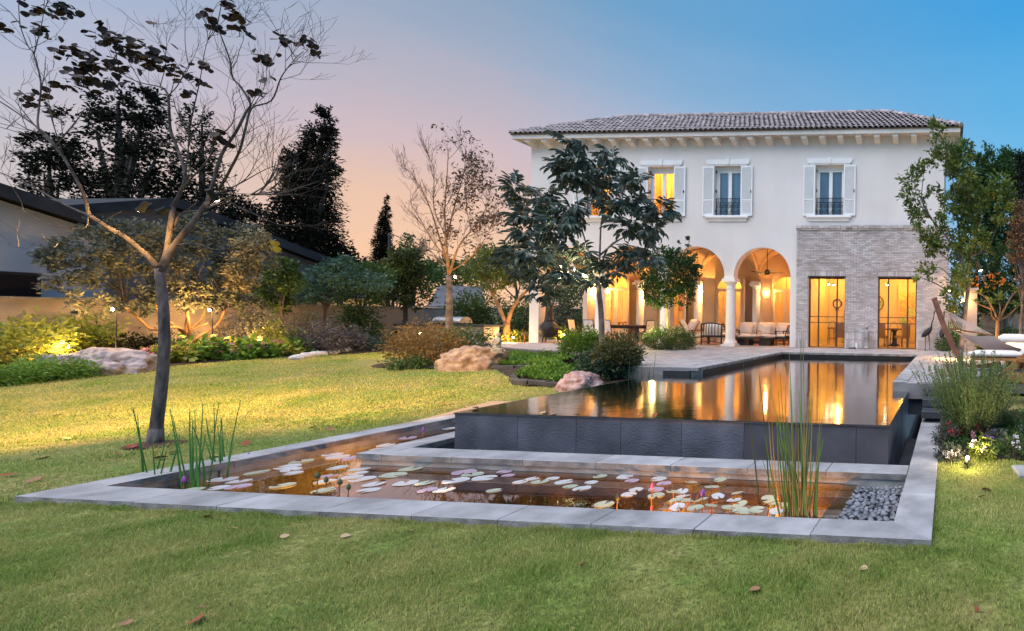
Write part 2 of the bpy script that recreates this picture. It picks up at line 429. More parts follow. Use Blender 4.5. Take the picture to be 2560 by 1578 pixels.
# ================================================================== TERRACE
M_paver = mat('paver', (.31, .285, .295), rough=.85, var=.18, scale=2.2, bump=.3, bscale=30, obj=.0, island=.16)
M_joint = mat('paver_joint', (.20, .185, .185), rough=.95, var=.2)
M_coping = mat('coping_stone', (.295, .285, .295), rough=.75, var=.30, scale=2.6, bump=.3, bscale=60, obj=.13, detail=12)
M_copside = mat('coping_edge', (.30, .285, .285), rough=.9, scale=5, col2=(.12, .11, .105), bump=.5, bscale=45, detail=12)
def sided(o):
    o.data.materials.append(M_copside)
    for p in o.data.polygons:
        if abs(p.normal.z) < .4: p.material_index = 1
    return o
M_conc = mat('weathered_concrete', (.30, .285, .28), rough=.9, var=.35, scale=3.5, bump=.5, bscale=40)
M_slate = mat('dark_stone', (.045, .047, .056), rough=.55, var=.35, scale=2.0, bump=.6, bscale=55, spec=.4)
terrace = thing('terrace', 'pale paved terrace', 'terrace', (-7, 17, 0)); del terrace['category']; del terrace['label']; struct(terrace)
T_left = [(-19.5, 24.5), (-19.5, 17.9), (-16.6, 17.3), (-14.2, 16.2), (-11.2, 15.0), (-9.6, 13.4), (-8.5, 11.6), (-7.9, 11.32), (-6.0, 11.32), (-5.78, 11.5), (-5.78, 17.42), (-1.05, 17.42), (-1.05, 9.55), (-.5, 9.55), (.75, 9.7), (.75, 10.6), (3.5, 10.6), (6.5, 12), (6.5, 24.5)]
MB().prism([(x, y) for x, y in T_left], 2, -.30, -.012).build('terrace_base', M_joint, terrace)
def inside(x, y, poly):
    c = False; j = len(poly) - 1
    for i in range(len(poly)):
        (xi, yi), (xj, yj) = poly[i], poly[j]
        if (yi > y) != (yj > y) and x < (xj - xi) * (y - yi) / (yj - yi) + xi: c = not c
        j = i
    return c
pav = []
BW, BH = .24, .16
for j in range(int((20.2 - 9.5) / BH)):
    y = 9.55 + (j + .5) * BH
    for i in range(int(22 / BW) + 2):
        x = -19.4 + (i + (.5 if j % 2 else 0)) * BW
        if -6.1 < x < -.78 and y < 17.85: continue
        if x < -6 and y < 11.7 and x > -8.6: continue
        ok = all(inside(x + sx_ * .1, y + sy_ * .07, T_left) for sx_ in (-1, 1) for sy_ in (-1, 1))
        if ok and x < 3.2: pav.append((x, y))
pav.sort(key=lambda q: (q[0] ** 2 + q[1] ** 2))
PM = [MB().slab((0, 0, -.02), (BW - .012, BH - .012, .05 + .002 * k), .006).mesh('paver', M_paver) for k in range(3)]
for k, (x, y) in enumerate(pav[:300]):
    o = link('paver', PM[k % 3], terrace); o.location = (x, y, random.uniform(-.002, .002))
rest = MB()
for (x, y) in pav[300:]: rest.slab((x, y, -.02 + random.uniform(-.002, .002)), (BW - .012, BH - .012, .05), .006)
tag(rest.build('paver', M_paver, terrace), kind='stuff')
# edging of the terrace by the pool
def coping_run(parent, a, b, w, zt, th, step, name='coping_stone', m=None, inward=0):
    a, b = Vector((a[0], a[1], 0)), Vector((b[0], b[1], 0)); d = b - a; ln = d.length; n = max(1, round(ln / step)); rz = math.atan2(d.y, d.x)
    for i in range(n):
        c = a + d * ((i + .5) / n)
        mb = MB().slab((c.x, c.y, zt - th / 2 + random.uniform(-.0015, .0015)), (ln / n - .005, w - random.uniform(0, .004), th), .007, rz)
        o = mb.build(name, m or M_coping, parent)
        if m is None: sided(o)
coping_run(terrace, (-7.9, 11.49), (-5.752, 11.49), .34, .016, .075, .75)
coping_run(terrace, (-5.92, 11.665), (-5.92, 17.25), .34, .016, .075, .9)
coping_run(terrace, (-6.09, 17.42), (-.72, 17.42), .34, .016, .075, .9)
coping_run(terrace, (-.91, 9.56), (-.91, 17.24), .28, .016, .10, .95)
MB().box((-1.02, 9.68, -.62), (-.5, 10.2, -.10)).build('terrace_pier', M_slate, terrace)
MB().box((-.49, 9.62, -.6), (.9, 9.9, -.10)).build('terrace_wall', M_slate, terrace)
for k in range(3): MB().slab((.12, 9.55 - .34 * k, -.13 - .15 * k), (1.15, .40, .12), .012).build('step', M_slate, terrace)
MB().box((-8.4, 11.40, -.9), (-5.9, 11.6, -.065)).build('terrace_wall', M_slate, terrace)
edge = [(-16.6, 17.15), (-14.2, 16.05), (-11.2, 14.85), (-9.7, 13.3), (-8.6, 11.6)]
for a, b in zip(edge, edge[1:]): coping_run(terrace, a, b, .22, .02, .22, .5, 'kerb_stone', mat('kerb_stone', (.11, .11, .115), var=.25, bump=.5) if 'kerb_stone' not in bpy.data.materials else bpy.data.materials['kerb_stone'])
# warm tiled floor of the veranda lies one step of 4 mm above
M_tile = mat('veranda_tile', (.40, .26, .20), rough=.6, var=.15, scale=2)
MB().box((-17.9, 20.30, -.05), (-6.15, 25.2, .012)).build('veranda_floor', M_tile, terrace)

# ================================================================== POOL
pool = thing('swimming_pool', 'raised swimming pool clad in dark grey stone panels reflecting the lit house', 'pool', (-3.7, 9, -.9))
M_panel = mat('slate_panel', (.092, .092, .118), rough=.5, var=.3, scale=2.5, bump=.7, bscale=38, spec=.45, obj=.14)
def grooved(name, base):
    m = mat(name, base, rough=.5, var=.25, scale=2.5, spec=.45, obj=.1); t = m.node_tree; nodes, lk = t.nodes, t.links; p = nodes['Principled BSDF']
    tcn = nodes.new('ShaderNodeTexCoord'); wv = nodes.new('ShaderNodeTexWave'); wv.bands_direction = 'Z'; wv.inputs['Scale'].default_value = 42; wv.inputs['Distortion'].default_value = .12; wv.inputs['Detail'].default_value = 2
    lk.new(tcn.outputs['Object'], wv.inputs['Vector']); b = nodes.new('ShaderNodeBump'); b.inputs['Strength'].default_value = .8; b.inputs['Distance'].default_value = .012
    lk.new(wv.outputs[1], b.inputs['Height']); lk.new(b.outputs[0], p.inputs['Normal']); return m
M_groove = grooved('slate_panel_grooved', (.092, .092, .118))
zb = -1.05
px_ = [PLX, -5.81, -4.97, -4.34, -3.50, -2.65, -1.91, -1.17, PRX]
for i in range(8):
    a, b = px_[i], px_[i + 1]
    MB().box((a + .003, PFY, zb), (b - .003, PFY + .035, ZP - .028)).build('stone_panel', M_groove if i >= 5 else M_panel, pool)
for i in range(11):
    a = PFY + .036 + i * .98; b = min(a + .974, 17.3)
    MB().box((PRX - .035, a, zb), (PRX, b, ZP - .012)).build('stone_panel', M_panel, pool)
for i in range(5):
    a = PFY + .036 + i * .98
    MB().box((PLX, a, zb), (PLX + .035, min(a + .974, 11.3), ZP - .012)).build('stone_panel', M_panel, pool)
MB().box((PLX - .008, PFY - .012, ZP - .026), (PRX + .008, PFY + .10, ZP - .006)).build('overflow_lip', M_slate, pool)
M_basin = mat('pool_basin', (.018, .019, .022), rough=.6, var=.2)
b = MB(); b.box((PLX + .036, PFY + .11, -1.6), (PRX - .036, 17.6, -1.5)); b.box((PLX + .036, PFY + .036, zb), (PRX - .036, PFY + .105, ZP - .03)); b.box((PRX - .12, PFY + .11, zb), (PRX - .037, 17.3, ZP - .02)); b.box((PLX + .037, PFY + .11, zb), (PLX + .12, 11.3, ZP - .02))
b.box((-5.95, 11.6, -1.5), (-5.76, 17.6, -.063)); b.box((-5.95, 17.31, -1.5), (-.5, 17.6, -.063)); b.box((-1.02, 10.2, -1.5), (-.80, 17.3, -.09)); b.box((-6.6, 11.3, -1.5), (-5.95, 11.4, -.07))
b.build('basin', M_basin, pool)
M_pw = glassmat('pool_water', (.35, .38, .42), rough=.085, ior=1.6, bumps=[(2.2, .16, .02), (9, .12, .008), (30, .07, .004)], boost=1.8)
w = MB(); w.add([(PLX - .004, PFY - .008, ZP), (PRX + .004, PFY - .008, ZP), (PRX + .004, 11.35, ZP), (PLX - .004, 11.35, ZP)], [(0, 1, 2, 3)])
w.add([(-5.76, 11.35, ZP), (PRX + .004, 11.35, ZP), (PRX + .004, 17.31, ZP), (-5.76, 17.31, ZP)], [(0, 1, 2, 3)])
struct(w.build('pool_water', M_pw))

# ================================================================== POND
pond = thing('lily_pond', 'low lily pond framed by pale grey stone coping at the edge of the lawn', 'pond', (-4.3, 5, -.7))
def run_x(y0, y1, x0, x1, step, zt=ZC, th=.075):
    coping_run(pond, (x0, (y0 + y1) / 2), (x1, (y0 + y1) / 2), y1 - y0, zt, th, step)
# outer frame; mitred corners are their own stones
def corner(poly): sided(MB().prism(poly, 2, ZC - .075, ZC).build('coping_stone', M_coping, pond))
xj = [PX0 + 1.25, -6.52, -5.5, -4.62, -3.82, -2.98, -2.08, -1.10]
xl, xr = PX0 + CW, PX1 - CW; yi = PY0 + CW
corner([(PX0, PY0), (xj[0], PY0), (xj[0], yi), (xl, yi)]); corner([(PX0, PY0), (xl, yi), (xl, yi + .9), (PX0, yi + .9)])
for a, b in zip(xj, xj[1:]): mb = MB().slab(((a + b) / 2, PY0 + CW / 2, ZC - .0375 + random.uniform(-.0015, .0015)), (b - a - .006, CW, .075), .006); sided(mb.build('coping_stone', M_coping, pond))
corner([(xj[-1] + .003, PY0), (PX1, PY0), (xr, yi), (xj[-1] + .003, yi)]); corner([(PX1, PY0), (PX1, yi + .75), (xr, yi + .75), (xr, yi)])
coping_run(pond, (PX0 + CW / 2, yi + .906), (PX0 + CW / 2, CHY - .34), CW, ZC, .075, 1.0)
coping_run(pond, (PX1 - CW / 2, yi + .756), (PX1 - CW / 2, 9.3), CW, ZC, .075, .95)
MB().slab(((PX0 + PLX) / 2, CHY - .17, ZC - .0375), (PLX - PX0 - .03, .335, .075), .006).build('coping_stone', M_coping, pond)
# inner shelf wall between pond and pool
IX0, IY0, IY1 = -7.32, 5.75, 6.10
coping_run(pond, (IX0 + .345, (IY0 + IY1) / 2), (xr - .003, (IY0 + IY1) / 2), IY1 - IY0, ZC + .002, .075, .92)
corner([(IX0, IY0), (IX0 + .342, IY0), (IX0 + .342, IY1), (IX0, IY1)])
coping_run(pond, (IX0 + .172, IY1 + .003), (IX0 + .172, CHY - .34), .345, ZC, .075, .9)
M_pwall = mat('pond_wall', (.095, .062, .030), rough=.8, var=.8, scale=3.0, bump=.5, bscale=25)
w = MB(); zf = -1.22
w.box((PX0 + .04, PY0 + .035, zf - .1), (PX1 - .03, yi - .03, ZC - .077)); w.box((PX0 + .04, yi - .03, zf - .1), (xl - .03, CHY - .03, ZC - .077)); w.box((xr + .03, yi - .03, zf - .1), (PX1 - .03, 9.3, ZC - .077))
w.box((xl - .03, CHY - .3, zf - .1), (PLX - .02, CHY - .03, ZC - .077))
w.box((IX0 + .03, IY0 + .03, zf), (xr + .03, IY1 - .03, ZC - .077)); w.box((IX0 + .03, IY1 - .03, zf), (IX0 + .31, CHY - .3, ZC - .077))
w.build('wall', M_conc, pond)
MB().box((xl - .03, yi - .03, zf - .1), (xr + .03, 6.44, zf)).build('pond_floor', M_pwall, pond)
MB().box((xl - .03, 6.44, zf - .1), (PLX, CHY - .3, zf)).build('pond_floor', M_pwall, pond)
MB().box((xl - .026, yi - .026, zf), (xr, yi - .014, ZW - .01)).build('wall_lining', M_pwall, pond)
MB().box((IX0 + .03, IY0 + .016, zf), (-1.17, IY0 + .028, ZW - .0)).build('wall_lining', M_pwall, pond)
MB().box((PRX - .036, IY1 - .025, -1.08), (xr + .035, 9.6, -1.06)).build('trench_floor', M_slate, pond); MB().box((PX0 + .01, PY0 + .02, -1.74), (PX1 - .01, 17.69, -1.70)).build('sky_blocker', M_slate, pond)  # the lowest slab is added, unseen, to block sky from below
MB().box((IX0 + .31, IY1 - .025, -1.06), (PRX + .2, PFY, -1.05)).build('trench_floor', M_slate, pond)
# submerged divider that holds the pebbles
MB().box((-1.20, yi - .03, zf), (-1.03, IY0 + .03, ZW - .012)).build('divider', mat('divider_stone', (.30, .24, .15), var=.4, scale=5, bump=.4), pond)
MB().box((-1.03, yi - .03, zf), (xr + .03, IY0 + .03, -.78)).build('pebble_tray', M_slate, pond)
M_w = glassmat('pond_water', (.55, .46, .34), rough=.02, ior=1.45, bumps=[(5, .03, .01)], boost=2.0)
w = MB(); w.add([(xl - .03, yi - .03, ZW), (-1.03, yi - .03, ZW), (-1.03, IY0 + .03, ZW), (xl - .03, IY0 + .03, ZW)], [(0, 1, 2, 3)])
w.add([(xl - .03, IY0 + .03, ZW), (IX0 + .03, IY0 + .03, ZW), (IX0 + .03, CHY - .3, ZW), (xl - .03, CHY - .3, ZW)], [(0, 1, 2, 3)])
struct(w.build('pond_water', M_w))
# underwater lamps
M_glow = emit('lamp_glow', (1, .62, .22), 14)
M_steel = mat('brushed_steel', (.45, .45, .45), rough=.35, var=.05, metal=.9)
M_black = mat('black_metal', (.018, .018, .02), rough=.5, var=.2, metal=.3)
def uw_lamp(x, y, aim, w_, label):
    t = thing('pond_lamp', label, 'lamp', (x, y, zf), 'lamps under the pond water')
    MB().lathe([(.05, 0), (.055, .03), (.05, .09), (.045, .10)], (x, y, zf), 12).build('housing', M_black, t)
    MB().lathe([(.0, .101), (.04, .101), (.04, .106), (0, .108)], (x, y, zf), 12).build('lens', M_glow, t)
    lamp('light', (x, y, zf + .16), w_, (1, .50, .10), 'POINT', .03, t)
uw_lamp(-3.1, 4.75, None, 120, 'amber lamp on the pond floor beneath the raised lily pads')
uw_lamp(-1.7, 5.2, None, 70, 'amber lamp on the pond floor beside the submerged divider')
uw_lamp(-4.9, 5.3, None, 9, 'amber lamp on the pond floor in the middle of the pond')
uw_lamp(-6.9, 4.9, None, 42, 'amber lamp on the pond floor among the flat white lily pads')
uw_lamp(-7.8, 6.4, None, 50, 'amber lamp on the floor of the narrow side channel')
# ================================================================== VILLA
HX0, HX1, FY, BY = -17.82, -.27, 20.29, 25.25         # plaster box, front and back
WT = .42                                              # wall thickness
ZE = 8.62
M_plaster = mat('plaster', (.72, .675, .665), rough=.9, var=.05, scale=.55, bump=.12, bscale=45)
M_white = mat('white_paint', (.80, .80, .82), rough=.6, var=.03, scale=2)
M_inner = mat('veranda_plaster_lamplit', (.58, .40, .25), rough=.9, var=.05, scale=1)  # cream plaster with the orange lamp light put into its colour
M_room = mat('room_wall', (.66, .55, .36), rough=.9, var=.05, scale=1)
M_tilem = mat('roof_tile', (.33, .28, .285), rough=.85, var=.3, scale=2.5, obj=.18, island=.28)
M_steel_fr = mat('brown_steel', (.055, .035, .03), rough=.5, var=.2)
M_pane = glassmat('window_glass', (.93, .95, .95), rough=.01, ior=1.5)
def streaks(m, amt):
    """faint rain marks running down a wall"""
    t = m.node_tree; nodes, lk = t.nodes, t.links; p = nodes['Principled BSDF']; src = p.inputs['Base Color'].links[0].from_socket
    tcn = nodes.new('ShaderNodeTexCoord'); mp = nodes.new('ShaderNodeMapping'); mp.inputs['Scale'].default_value = (1.1, 1.1, .16); lk.new(tcn.outputs['Object'], mp.inputs[0])
    nz = nodes.new('ShaderNodeTexNoise'); nz.inputs['Scale'].default_value = 1.5; nz.inputs['Detail'].default_value = 8; lk.new(mp.outputs[0], nz.inputs['Vector'])
    mr = nodes.new('ShaderNodeMapRange'); mr.inputs[1].default_value = .42; mr.inputs[2].default_value = .75; mr.inputs[3].default_value = 1; mr.inputs[4].default_value = 1 - amt; lk.new(nz.outputs[0], mr.inputs[0])
    vm = nodes.new('ShaderNodeVectorMath'); vm.operation = 'SCALE'; lk.new(src, vm.inputs[0]); lk.new(mr.outputs[0], vm.inputs['Scale']); lk.new(vm.outputs[0], p.inputs['Base Color'])
streaks(M_plaster, .05); streaks(M_white, .06); streaks(M_panel, .35)
villa = thing('villa', 'two storey cream villa with tiled roof, arched veranda and brick corner beyond the pool', 'house', (-9, 20.3, 0))
win = [(-15.36, -14.30), (-12.57, -11.46), (-9.72, -8.60), (-5.48, -4.33)]       # upper openings
WZ0, WZ1 = 5.38, 7.43
w = MB()
# wall above the arcade in pieces round the windows
cuts = [HX0] + [v for p in win for v in p] + [HX1]
for i in range(0, len(cuts), 2): w.box((cuts[i], FY, 4.9), (cuts[i + 1], FY + WT, ZE))
for a, b in win:
    w.box((a, FY, 4.9), (b, FY + WT, WZ0)); w.box((a, FY, WZ1), (b, FY + WT, ZE))
w.box((HX0, FY, 4.3), (HX1, FY + WT, 4.9))
# arcade: supports and arches
arches = [(-17.40, -14.98), (-14.60, -12.11), (-11.73, -9.26), (-8.88, -6.48)]
ZS = 2.88
def arch_wall(mb, x0, x1, xa, xb, zs, zt, y0, y1, n=20):
    """wall from x0 to x1 between the springing line and zt with a round opening xa..xb"""
    xc, r = (xa + xb) / 2, (xb - xa) / 2
    pts = [(x0, zs), (xa, zs)] + [(xc - r * math.cos(PI * k / n), zs + r * math.sin(PI * k / n)) for k in range(1, n)] + [(xb, zs), (x1, zs)]
    m = len(pts); b = len(mb.v)
    V = [(x, y0, z) for x, z in pts] + [(x, y1, z) for x, z in pts] + [(x, y0, zt) for x, z in pts] + [(x, y1, zt) for x, z in pts]
    F = []
    for i in range(m - 1):
        F += [(i, i + 1, 2 * m + i + 1, 2 * m + i), (m + i + 1, m + i, 3 * m + i, 3 * m + i + 1), (i + 1, i, m + i, m + i + 1)]
    mb.add(V, F)
bx = [HX0, -14.79, -11.92, -9.07, -6.16]
for i, (a, b) in enumerate(arches): arch_wall(w, bx[i], bx[i + 1], a, b, ZS, 4.3, FY, FY + WT)
w.box((HX0, FY, 0), (-17.40, FY + WT, ZS)); w.box((-6.48, FY, 0), (-6.16, FY + WT, ZS))
w.box((HX0, BY - .25, 0), (-6.16, BY, ZE)); w.box((-6.16, BY - .25, 0), (HX1, BY, ZE))
# left and right end walls; the left end of the veranda is an open arch
w.box((HX0, FY + WT, 4.35), (HX0 + .4, BY - .25, ZE)); w.box((HX0, 23.45, 0), (HX0 + .4, BY - .25, 4.35))
w.box((HX1 - .4, FY + WT, 4.9), (HX1, BY - .25, ZE))
w.build('wall', M_plaster, villa)
w = MB(); w.box((-17.7, FY + WT, 4.42), (HX1 - .4, BY - .25, 4.6)); w.build('upper_floor', M_plaster, villa)
# side arch of the veranda end
aw = MB(); sub = MB(); arch_wall(sub, FY + WT, 23.45, FY + WT + .35, 23.2, ZS - .1, 4.35, 0, .4, 16)
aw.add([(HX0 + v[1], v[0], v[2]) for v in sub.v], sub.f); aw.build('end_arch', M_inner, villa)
# --- roof
OH = .52; RX0, RX1, RYE, RZE = -18.33, .36, 19.77, 8.70
RIDGE_Y, RIDGE_Z, RL, RR = 22.77, 10.50, -15.54, -2.86
RYB = 25.77
w = MB(); V = [(RX0, RYE, RZE), (RX1, RYE, RZE), (RX1, RYB, RZE), (RX0, RYB, RZE), (RL, RIDGE_Y, RIDGE_Z), (RR, RIDGE_Y, RIDGE_Z), (RX0, RYE, RZE - .03), (RX1, RYE, RZE - .03), (RX1, RYB, RZE - .03), (RX0, RYB, RZE - .03)]
w.add(V, [(0, 1, 5, 4), (1, 2, 5), (2, 3, 4, 5), (3, 0, 4), (9, 8, 7, 6), (0, 6, 7, 1), (1, 7, 8, 2), (2, 8, 9, 3), (3, 9, 6, 0)])
roof = w.build('roof', mat('roof_deck', (.20, .15, .14), rough=.9), villa)
# barrel tiles, each a short tapered half pipe laid up the slope
TW, TL = .215, .36
slope = math.atan2(RIDGE_Z - RZE, RIDGE_Y - RYE); SL = math.hypot(RIDGE_Z - RZE, RIDGE_Y - RYE)
def half_tile(r0, r1, ln, th=.014, n=6):
    V, F = [], []
    for (yy, r, lift) in ((0, r0, .030), (ln, r1, 0.0)):
        for k in range(n + 1):
            a = PI * k / n; V.append((-r * math.cos(a), yy, r * .82 * math.sin(a) + lift))
    for k in range(n): F.append((k, k + 1, n + 2 + k, n + 1 + k))
    b = len(V)
    for k in range(n + 1):
        a = PI * k / n; V.append((-(r0 - .018) * math.cos(a), 0.0, (r0 - .018) * .82 * math.sin(a) + .030))
    for k in range(n): F.append((k + 1, k, b + k, b + k + 1))
    return V, F
tV, tF = half_tile(TW * .50, TW * .44, TL * 1.08)
rot = Matrix.Rotation(slope, 4, 'X')
tVr = [tuple(rot @ Vector(v)) for v in tV]
tm = bpy.data.meshes.new('roof_tile'); tm.from_pydata(tVr, [], tF); tm.materials.append(M_tilem); tm.shade_smooth()
tiles = []
rows = int(SL / TL)
for j in range(rows + 1):
    s = j * TL - .05; fy, fz = RYE + s * math.cos(slope), RZE + s * math.sin(slope)
    k = (s + .05) / SL
    xa, xb = RX0 + (RL - RX0) * k, RX1 + (RR - RX1) * k
    n = int((xb - xa) / TW)
    for i in range(n + 1): tiles.append((xa + (xb - xa) * (i + .5) / (n + 1), fy, fz, j))
tiles.sort(key=lambda q: (q[3], abs(q[0])))
for (x, y, z, j) in tiles[:300]:
    o = link('roof_tile', tm, roof); o.location = (x, y + random.uniform(-.012, .012), z + random.uniform(-.003, .006)); o.rotation_euler = (0, 0, random.uniform(-.02, .02))
w = MB()
for (x, y, z, j) in tiles[300:]:
    dy, dz = random.uniform(-.014, .014), random.uniform(-.003, .008)
    w.add([(v[0] + x, v[1] + y + dy, v[2] + z + dz) for v in tVr], tF)
tag(w.build('roof_tile', M_tilem, roof, smooth=True), kind='stuff')
def ridge_run(a, b, nm):
    a, b = Vector(a), Vector(b); n = int((b - a).length / .36); w = MB()
    for i in range(n):
        p, q = a.lerp(b, i / n), a.lerp(b, (i + 1.1) / n); w.tube([p + Vector((0, 0, .05)), q + Vector((0, 0, .03))], [.105, .09], seg=8)
    w.build(nm, M_tilem, roof)
ridge_run((RX0, RYE, RZE + .02), (RL, RIDGE_Y, RIDGE_Z + .02), 'hip_cap'); ridge_run((RX1, RYE, RZE + .02), (RR, RIDGE_Y, RIDGE_Z + .02), 'hip_cap'); ridge_run((RL, RIDGE_Y, RIDGE_Z + .03), (RR, RIDGE_Y, RIDGE_Z + .03), 'ridge_cap')
# tiles of the right hip seen edge on
w = MB(); rotr = Matrix.Rotation(PI / 2, 4, 'Z') @ rot
for j in range(26):
    y = RYE + .1 + j * TW; 
    if y > RYB: break
    w.add([tuple(rotr @ Vector(v) + Vector((RX1 + .04, y, RZE))) for v in tV], tF)
tag(w.build('roof_tile', M_tilem, roof, smooth=True), kind='stuff')
w = MB(); w.box((RX0 + .03, RYE + .04, RZE - .19), (RX1 - .03, RYE + .10, RZE - .031)); w.box((RX0 + .03, RYE + .10, RZE - .19), (RX0 + .09, RYB - .1, RZE - .031)); w.box((RX1 - .09, RYE + .10, RZE - .19), (RX1 - .03, RYB - .1, RZE - .031))
w.build('fascia', M_plaster, villa)
w = MB(); w.box((RX0 + .09, RYE + .10, RZE - .13), (RX1 - .09, FY, RZE - .08)); w.box((RX0 + .09, FY, RZE - .13), (HX0, RYB - .1, RZE - .08)); w.box((HX1, FY, RZE - .13), (RX1 - .09, RYB - .1, RZE - .08)); w.build('soffit', M_plaster, villa)
# scrolled corbels under the eave
prof = [(0, 0), (-.40, 0), (-.41, -.16), (-.36, -.19), (-.30, -.175), (-.26, -.20), (-.22, -.255), (-.12, -.28), (-.07, -.31), (0, -.33)]
w = MB(); w.prism([(y, z) for y, z in prof], 0, -.115, .115); w.boxc((0, -.205, -.02), (.27, .43, .04))
cm = w.mesh('corbel', M_plaster)
cxs = np.linspace(-17.65, -.75, 24)
for x in cxs:
    o = link('corbel', cm, villa); o.location = (x, FY - .001, RZE - .131)
    o.matrix_parent_inverse = wm(villa).inverted()
w = MB(); w.prism([(-y, z) for y, z in prof], 1, -.115, .115); cm2 = w.mesh('corbel', M_plaster)
for y in np.linspace(FY + .3, BY - .3, 6):
    o = link('corbel', cm2, villa); o.location = (HX1 + .001, y, RZE - .131)
# --- columns
M_col = mat('white_column', (.74, .72, .74), rough=.8, var=.03, scale=2)
def column(x, y, nm='column', ht=2.78, k=1.0):
    c = MB(); c.boxc((x, y, .045), (.56 * k, .56 * k, .09)); c.lathe([(.25 * k, .09), (.265 * k, .13), (.25 * k, .17), (.22 * k, .19), (.215 * k, .25), (.195 * k, .27), (.192 * k, 1.2), (.178 * k, ht - .42)], (x, y, 0), 20)
    o = c.build(nm, M_col, villa, smooth=False)
    c = MB(); c.lathe([(.178 * k, 0), (.20 * k, .02), (.20 * k, .05), (.182 * k, .06), (.185 * k, .17), (.21 * k, .19), (.245 * k, .27), (.255 * k, .30)], (x, y, ht - .42), 20); c.boxc((x, y, ht - .06), (.55 * k, .55 * k, .12))
    c.boxc((x, y, ht + .05), (.42 * k, .42, .099))
    c.build('capital', M_col, o)
for x in bx[1:4]: column(x, FY + WT / 2)
# --- veranda: back wall with arched doors, groin vaults, half columns
YB = 23.5; DW = 1.30
dxc = [-16.2, -13.36, -10.5, -7.72]
w = MB()
edges = [-17.42] + [(a + b) / 2 for a, b in zip(dxc, dxc[1:])] + [-6.16]
for i, xc in enumerate(dxc):
    arch_wall(w, edges[i], edges[i + 1], xc - DW / 2, xc + DW / 2, 2.50, 4.42, YB, YB + .2, 16)
    w.box((edges[i], YB, 0), (xc - DW / 2, YB + .2, 2.5)); w.box((xc + DW / 2, YB, 0), (edges[i + 1], YB + .2, 2.5))
w.box((-6.17, FY + WT, 0), (-6.0, YB + .2, 4.42))
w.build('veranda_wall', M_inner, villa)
# vault: the higher of two crossing barrels in every bay
gx = []; V = []; F = []
vb = [(-17.42, -14.79), (-14.79, -11.92), (-11.92, -9.07), (-9.07, -6.17)]
w = MB(); y0, y1 = FY + WT - .02, YB; yc, ry = (y0 + y1) / 2, (y1 - y0) / 2
for a, b in vb:
    xc, rx = (a + b) / 2, (b - a) / 2; n = 22; base = len(w.v); VV = []
    for j in range(n + 1):
        for i in range(n + 1):
            u, v = -1 + 2 * i / n, -1 + 2 * j / n
            hz = max(math.sqrt(max(0, 1 - u * u)), math.sqrt(max(0, 1 - v * v))) * 1.40
            VV.append((xc + rx * u, yc + ry * v, ZS + .02 + hz))
    FF = [(j * (n + 1) + i, (j + 1) * (n + 1) + i, (j + 1) * (n + 1) + i + 1, j * (n + 1) + i + 1) for j in range(n) for i in range(n)]
    w.add(VV, FF)
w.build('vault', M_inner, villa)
w = MB()
for a, b in vb:                          # raised ribs along the crossing lines and between the bays
    xc, rx = (a + b) / 2, (b - a) / 2
    for s in (-1, 1):
        pts = [(xc + rx * t, yc + ry * t * s, ZS + 1.40 * math.sqrt(max(0, 1 - t * t))) for t in np.linspace(-.985, .985, 15)]
        w.tube(pts, .035, 5)
for x in (-14.79, -11.92, -9.07):
    pts = [(x, yc + ry * t, ZS + 1.36 * math.sqrt(max(0, 1 - t * t))) for t in np.linspace(-.97, .97, 15)]; w.tube(pts, .10, 6)
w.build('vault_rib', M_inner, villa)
for x in bx[1:4]: column(x, YB - .19, 'half_column', 2.80, .95)
# arched doors with fanlight, lit from the rooms
M_dframe = mat('door_frame', (.62, .52, .42), rough=.6, var=.04)
def arched_door(xc, leafs):
    y = YB + .08
    fr = MB()
    for sx_ in (-1, 1):
        fr.box((xc + sx_ * DW / 2 - .04, y - .03, 0), (xc + sx_ * DW / 2 + .04, y + .05, 2.5)); 
        fr.box((xc + sx_ * .31 - .27, y - .02, .04), (xc + sx_ * .31 + .27, y + .03, .75))
        for xx in (.045, .58): fr.box((xc + sx_ * xx - .04, y - .021, .75), (xc + sx_ * xx + .04, y + .031, 2.42))
        fr.box((xc + sx_ * .31 - .012, y - .01, .75), (xc + sx_ * .31 + .012, y + .02, 2.42))
        for zz in (1.05, 1.15, 1.62, 2.0): fr.box((xc + sx_ * .31 - .25, y - .012, zz - .01), (xc + sx_ * .31 + .25, y + .018, zz + .01))
    fr.box((xc - DW / 2, y - .025, 2.42), (xc + DW / 2, y + .04, 2.56))
    arc = [(xc - (DW / 2 - .03) * math.cos(PI * k / 16), y, 2.55 + (DW / 2 - .03) * math.sin(PI * k / 16)) for k in range(17)]
    fr.tube(arc, .04, 5); fr.box((xc - .02, y - .01, 2.55), (xc + .02, y + .02, 2.5 + DW / 2))
    d = fr.build('arched_door', M_dframe, villa)
    p = MB(); n = 14
    p.add([(xc - DW / 2, y + .005, .75), (xc + DW / 2, y + .005, .75)] + [(xc + DW / 2 * math.cos(PI * k / n), y + .005, 2.5 + DW / 2 * math.sin(PI * k / n)) for k in range(n + 1)], [tuple(range(n + 3))])
    p.build('pane', M_pane, d)
    for s in leafs:                       # panelled shutter leaf folded out from the jamb
        a = math.radians(62) * s; c = Vector((xc + s * (DW / 2 + .05), YB - .02, 0)); L_ = .62
        sm_ = MB(); dirx = Vector((s * math.cos(math.radians(60)), -math.sin(math.radians(60)), 0))
        cc = c + dirx * L_ / 2; rz = math.atan2(dirx.y, dirx.x)
        sm_.boxc((cc.x, cc.y, 1.55), (L_, .04, 3.0), rz)
        for zz, hh in ((.55, .7), (1.5, .9), (2.5, .8)): sm_.boxc((cc.x, cc.y, zz), (L_ - .16, .055, hh), rz)
        sl = sm_.build('door_leaf', M_dframe, d)
for i, xc in enumerate(dxc): arched_door(xc, (-1, 1))
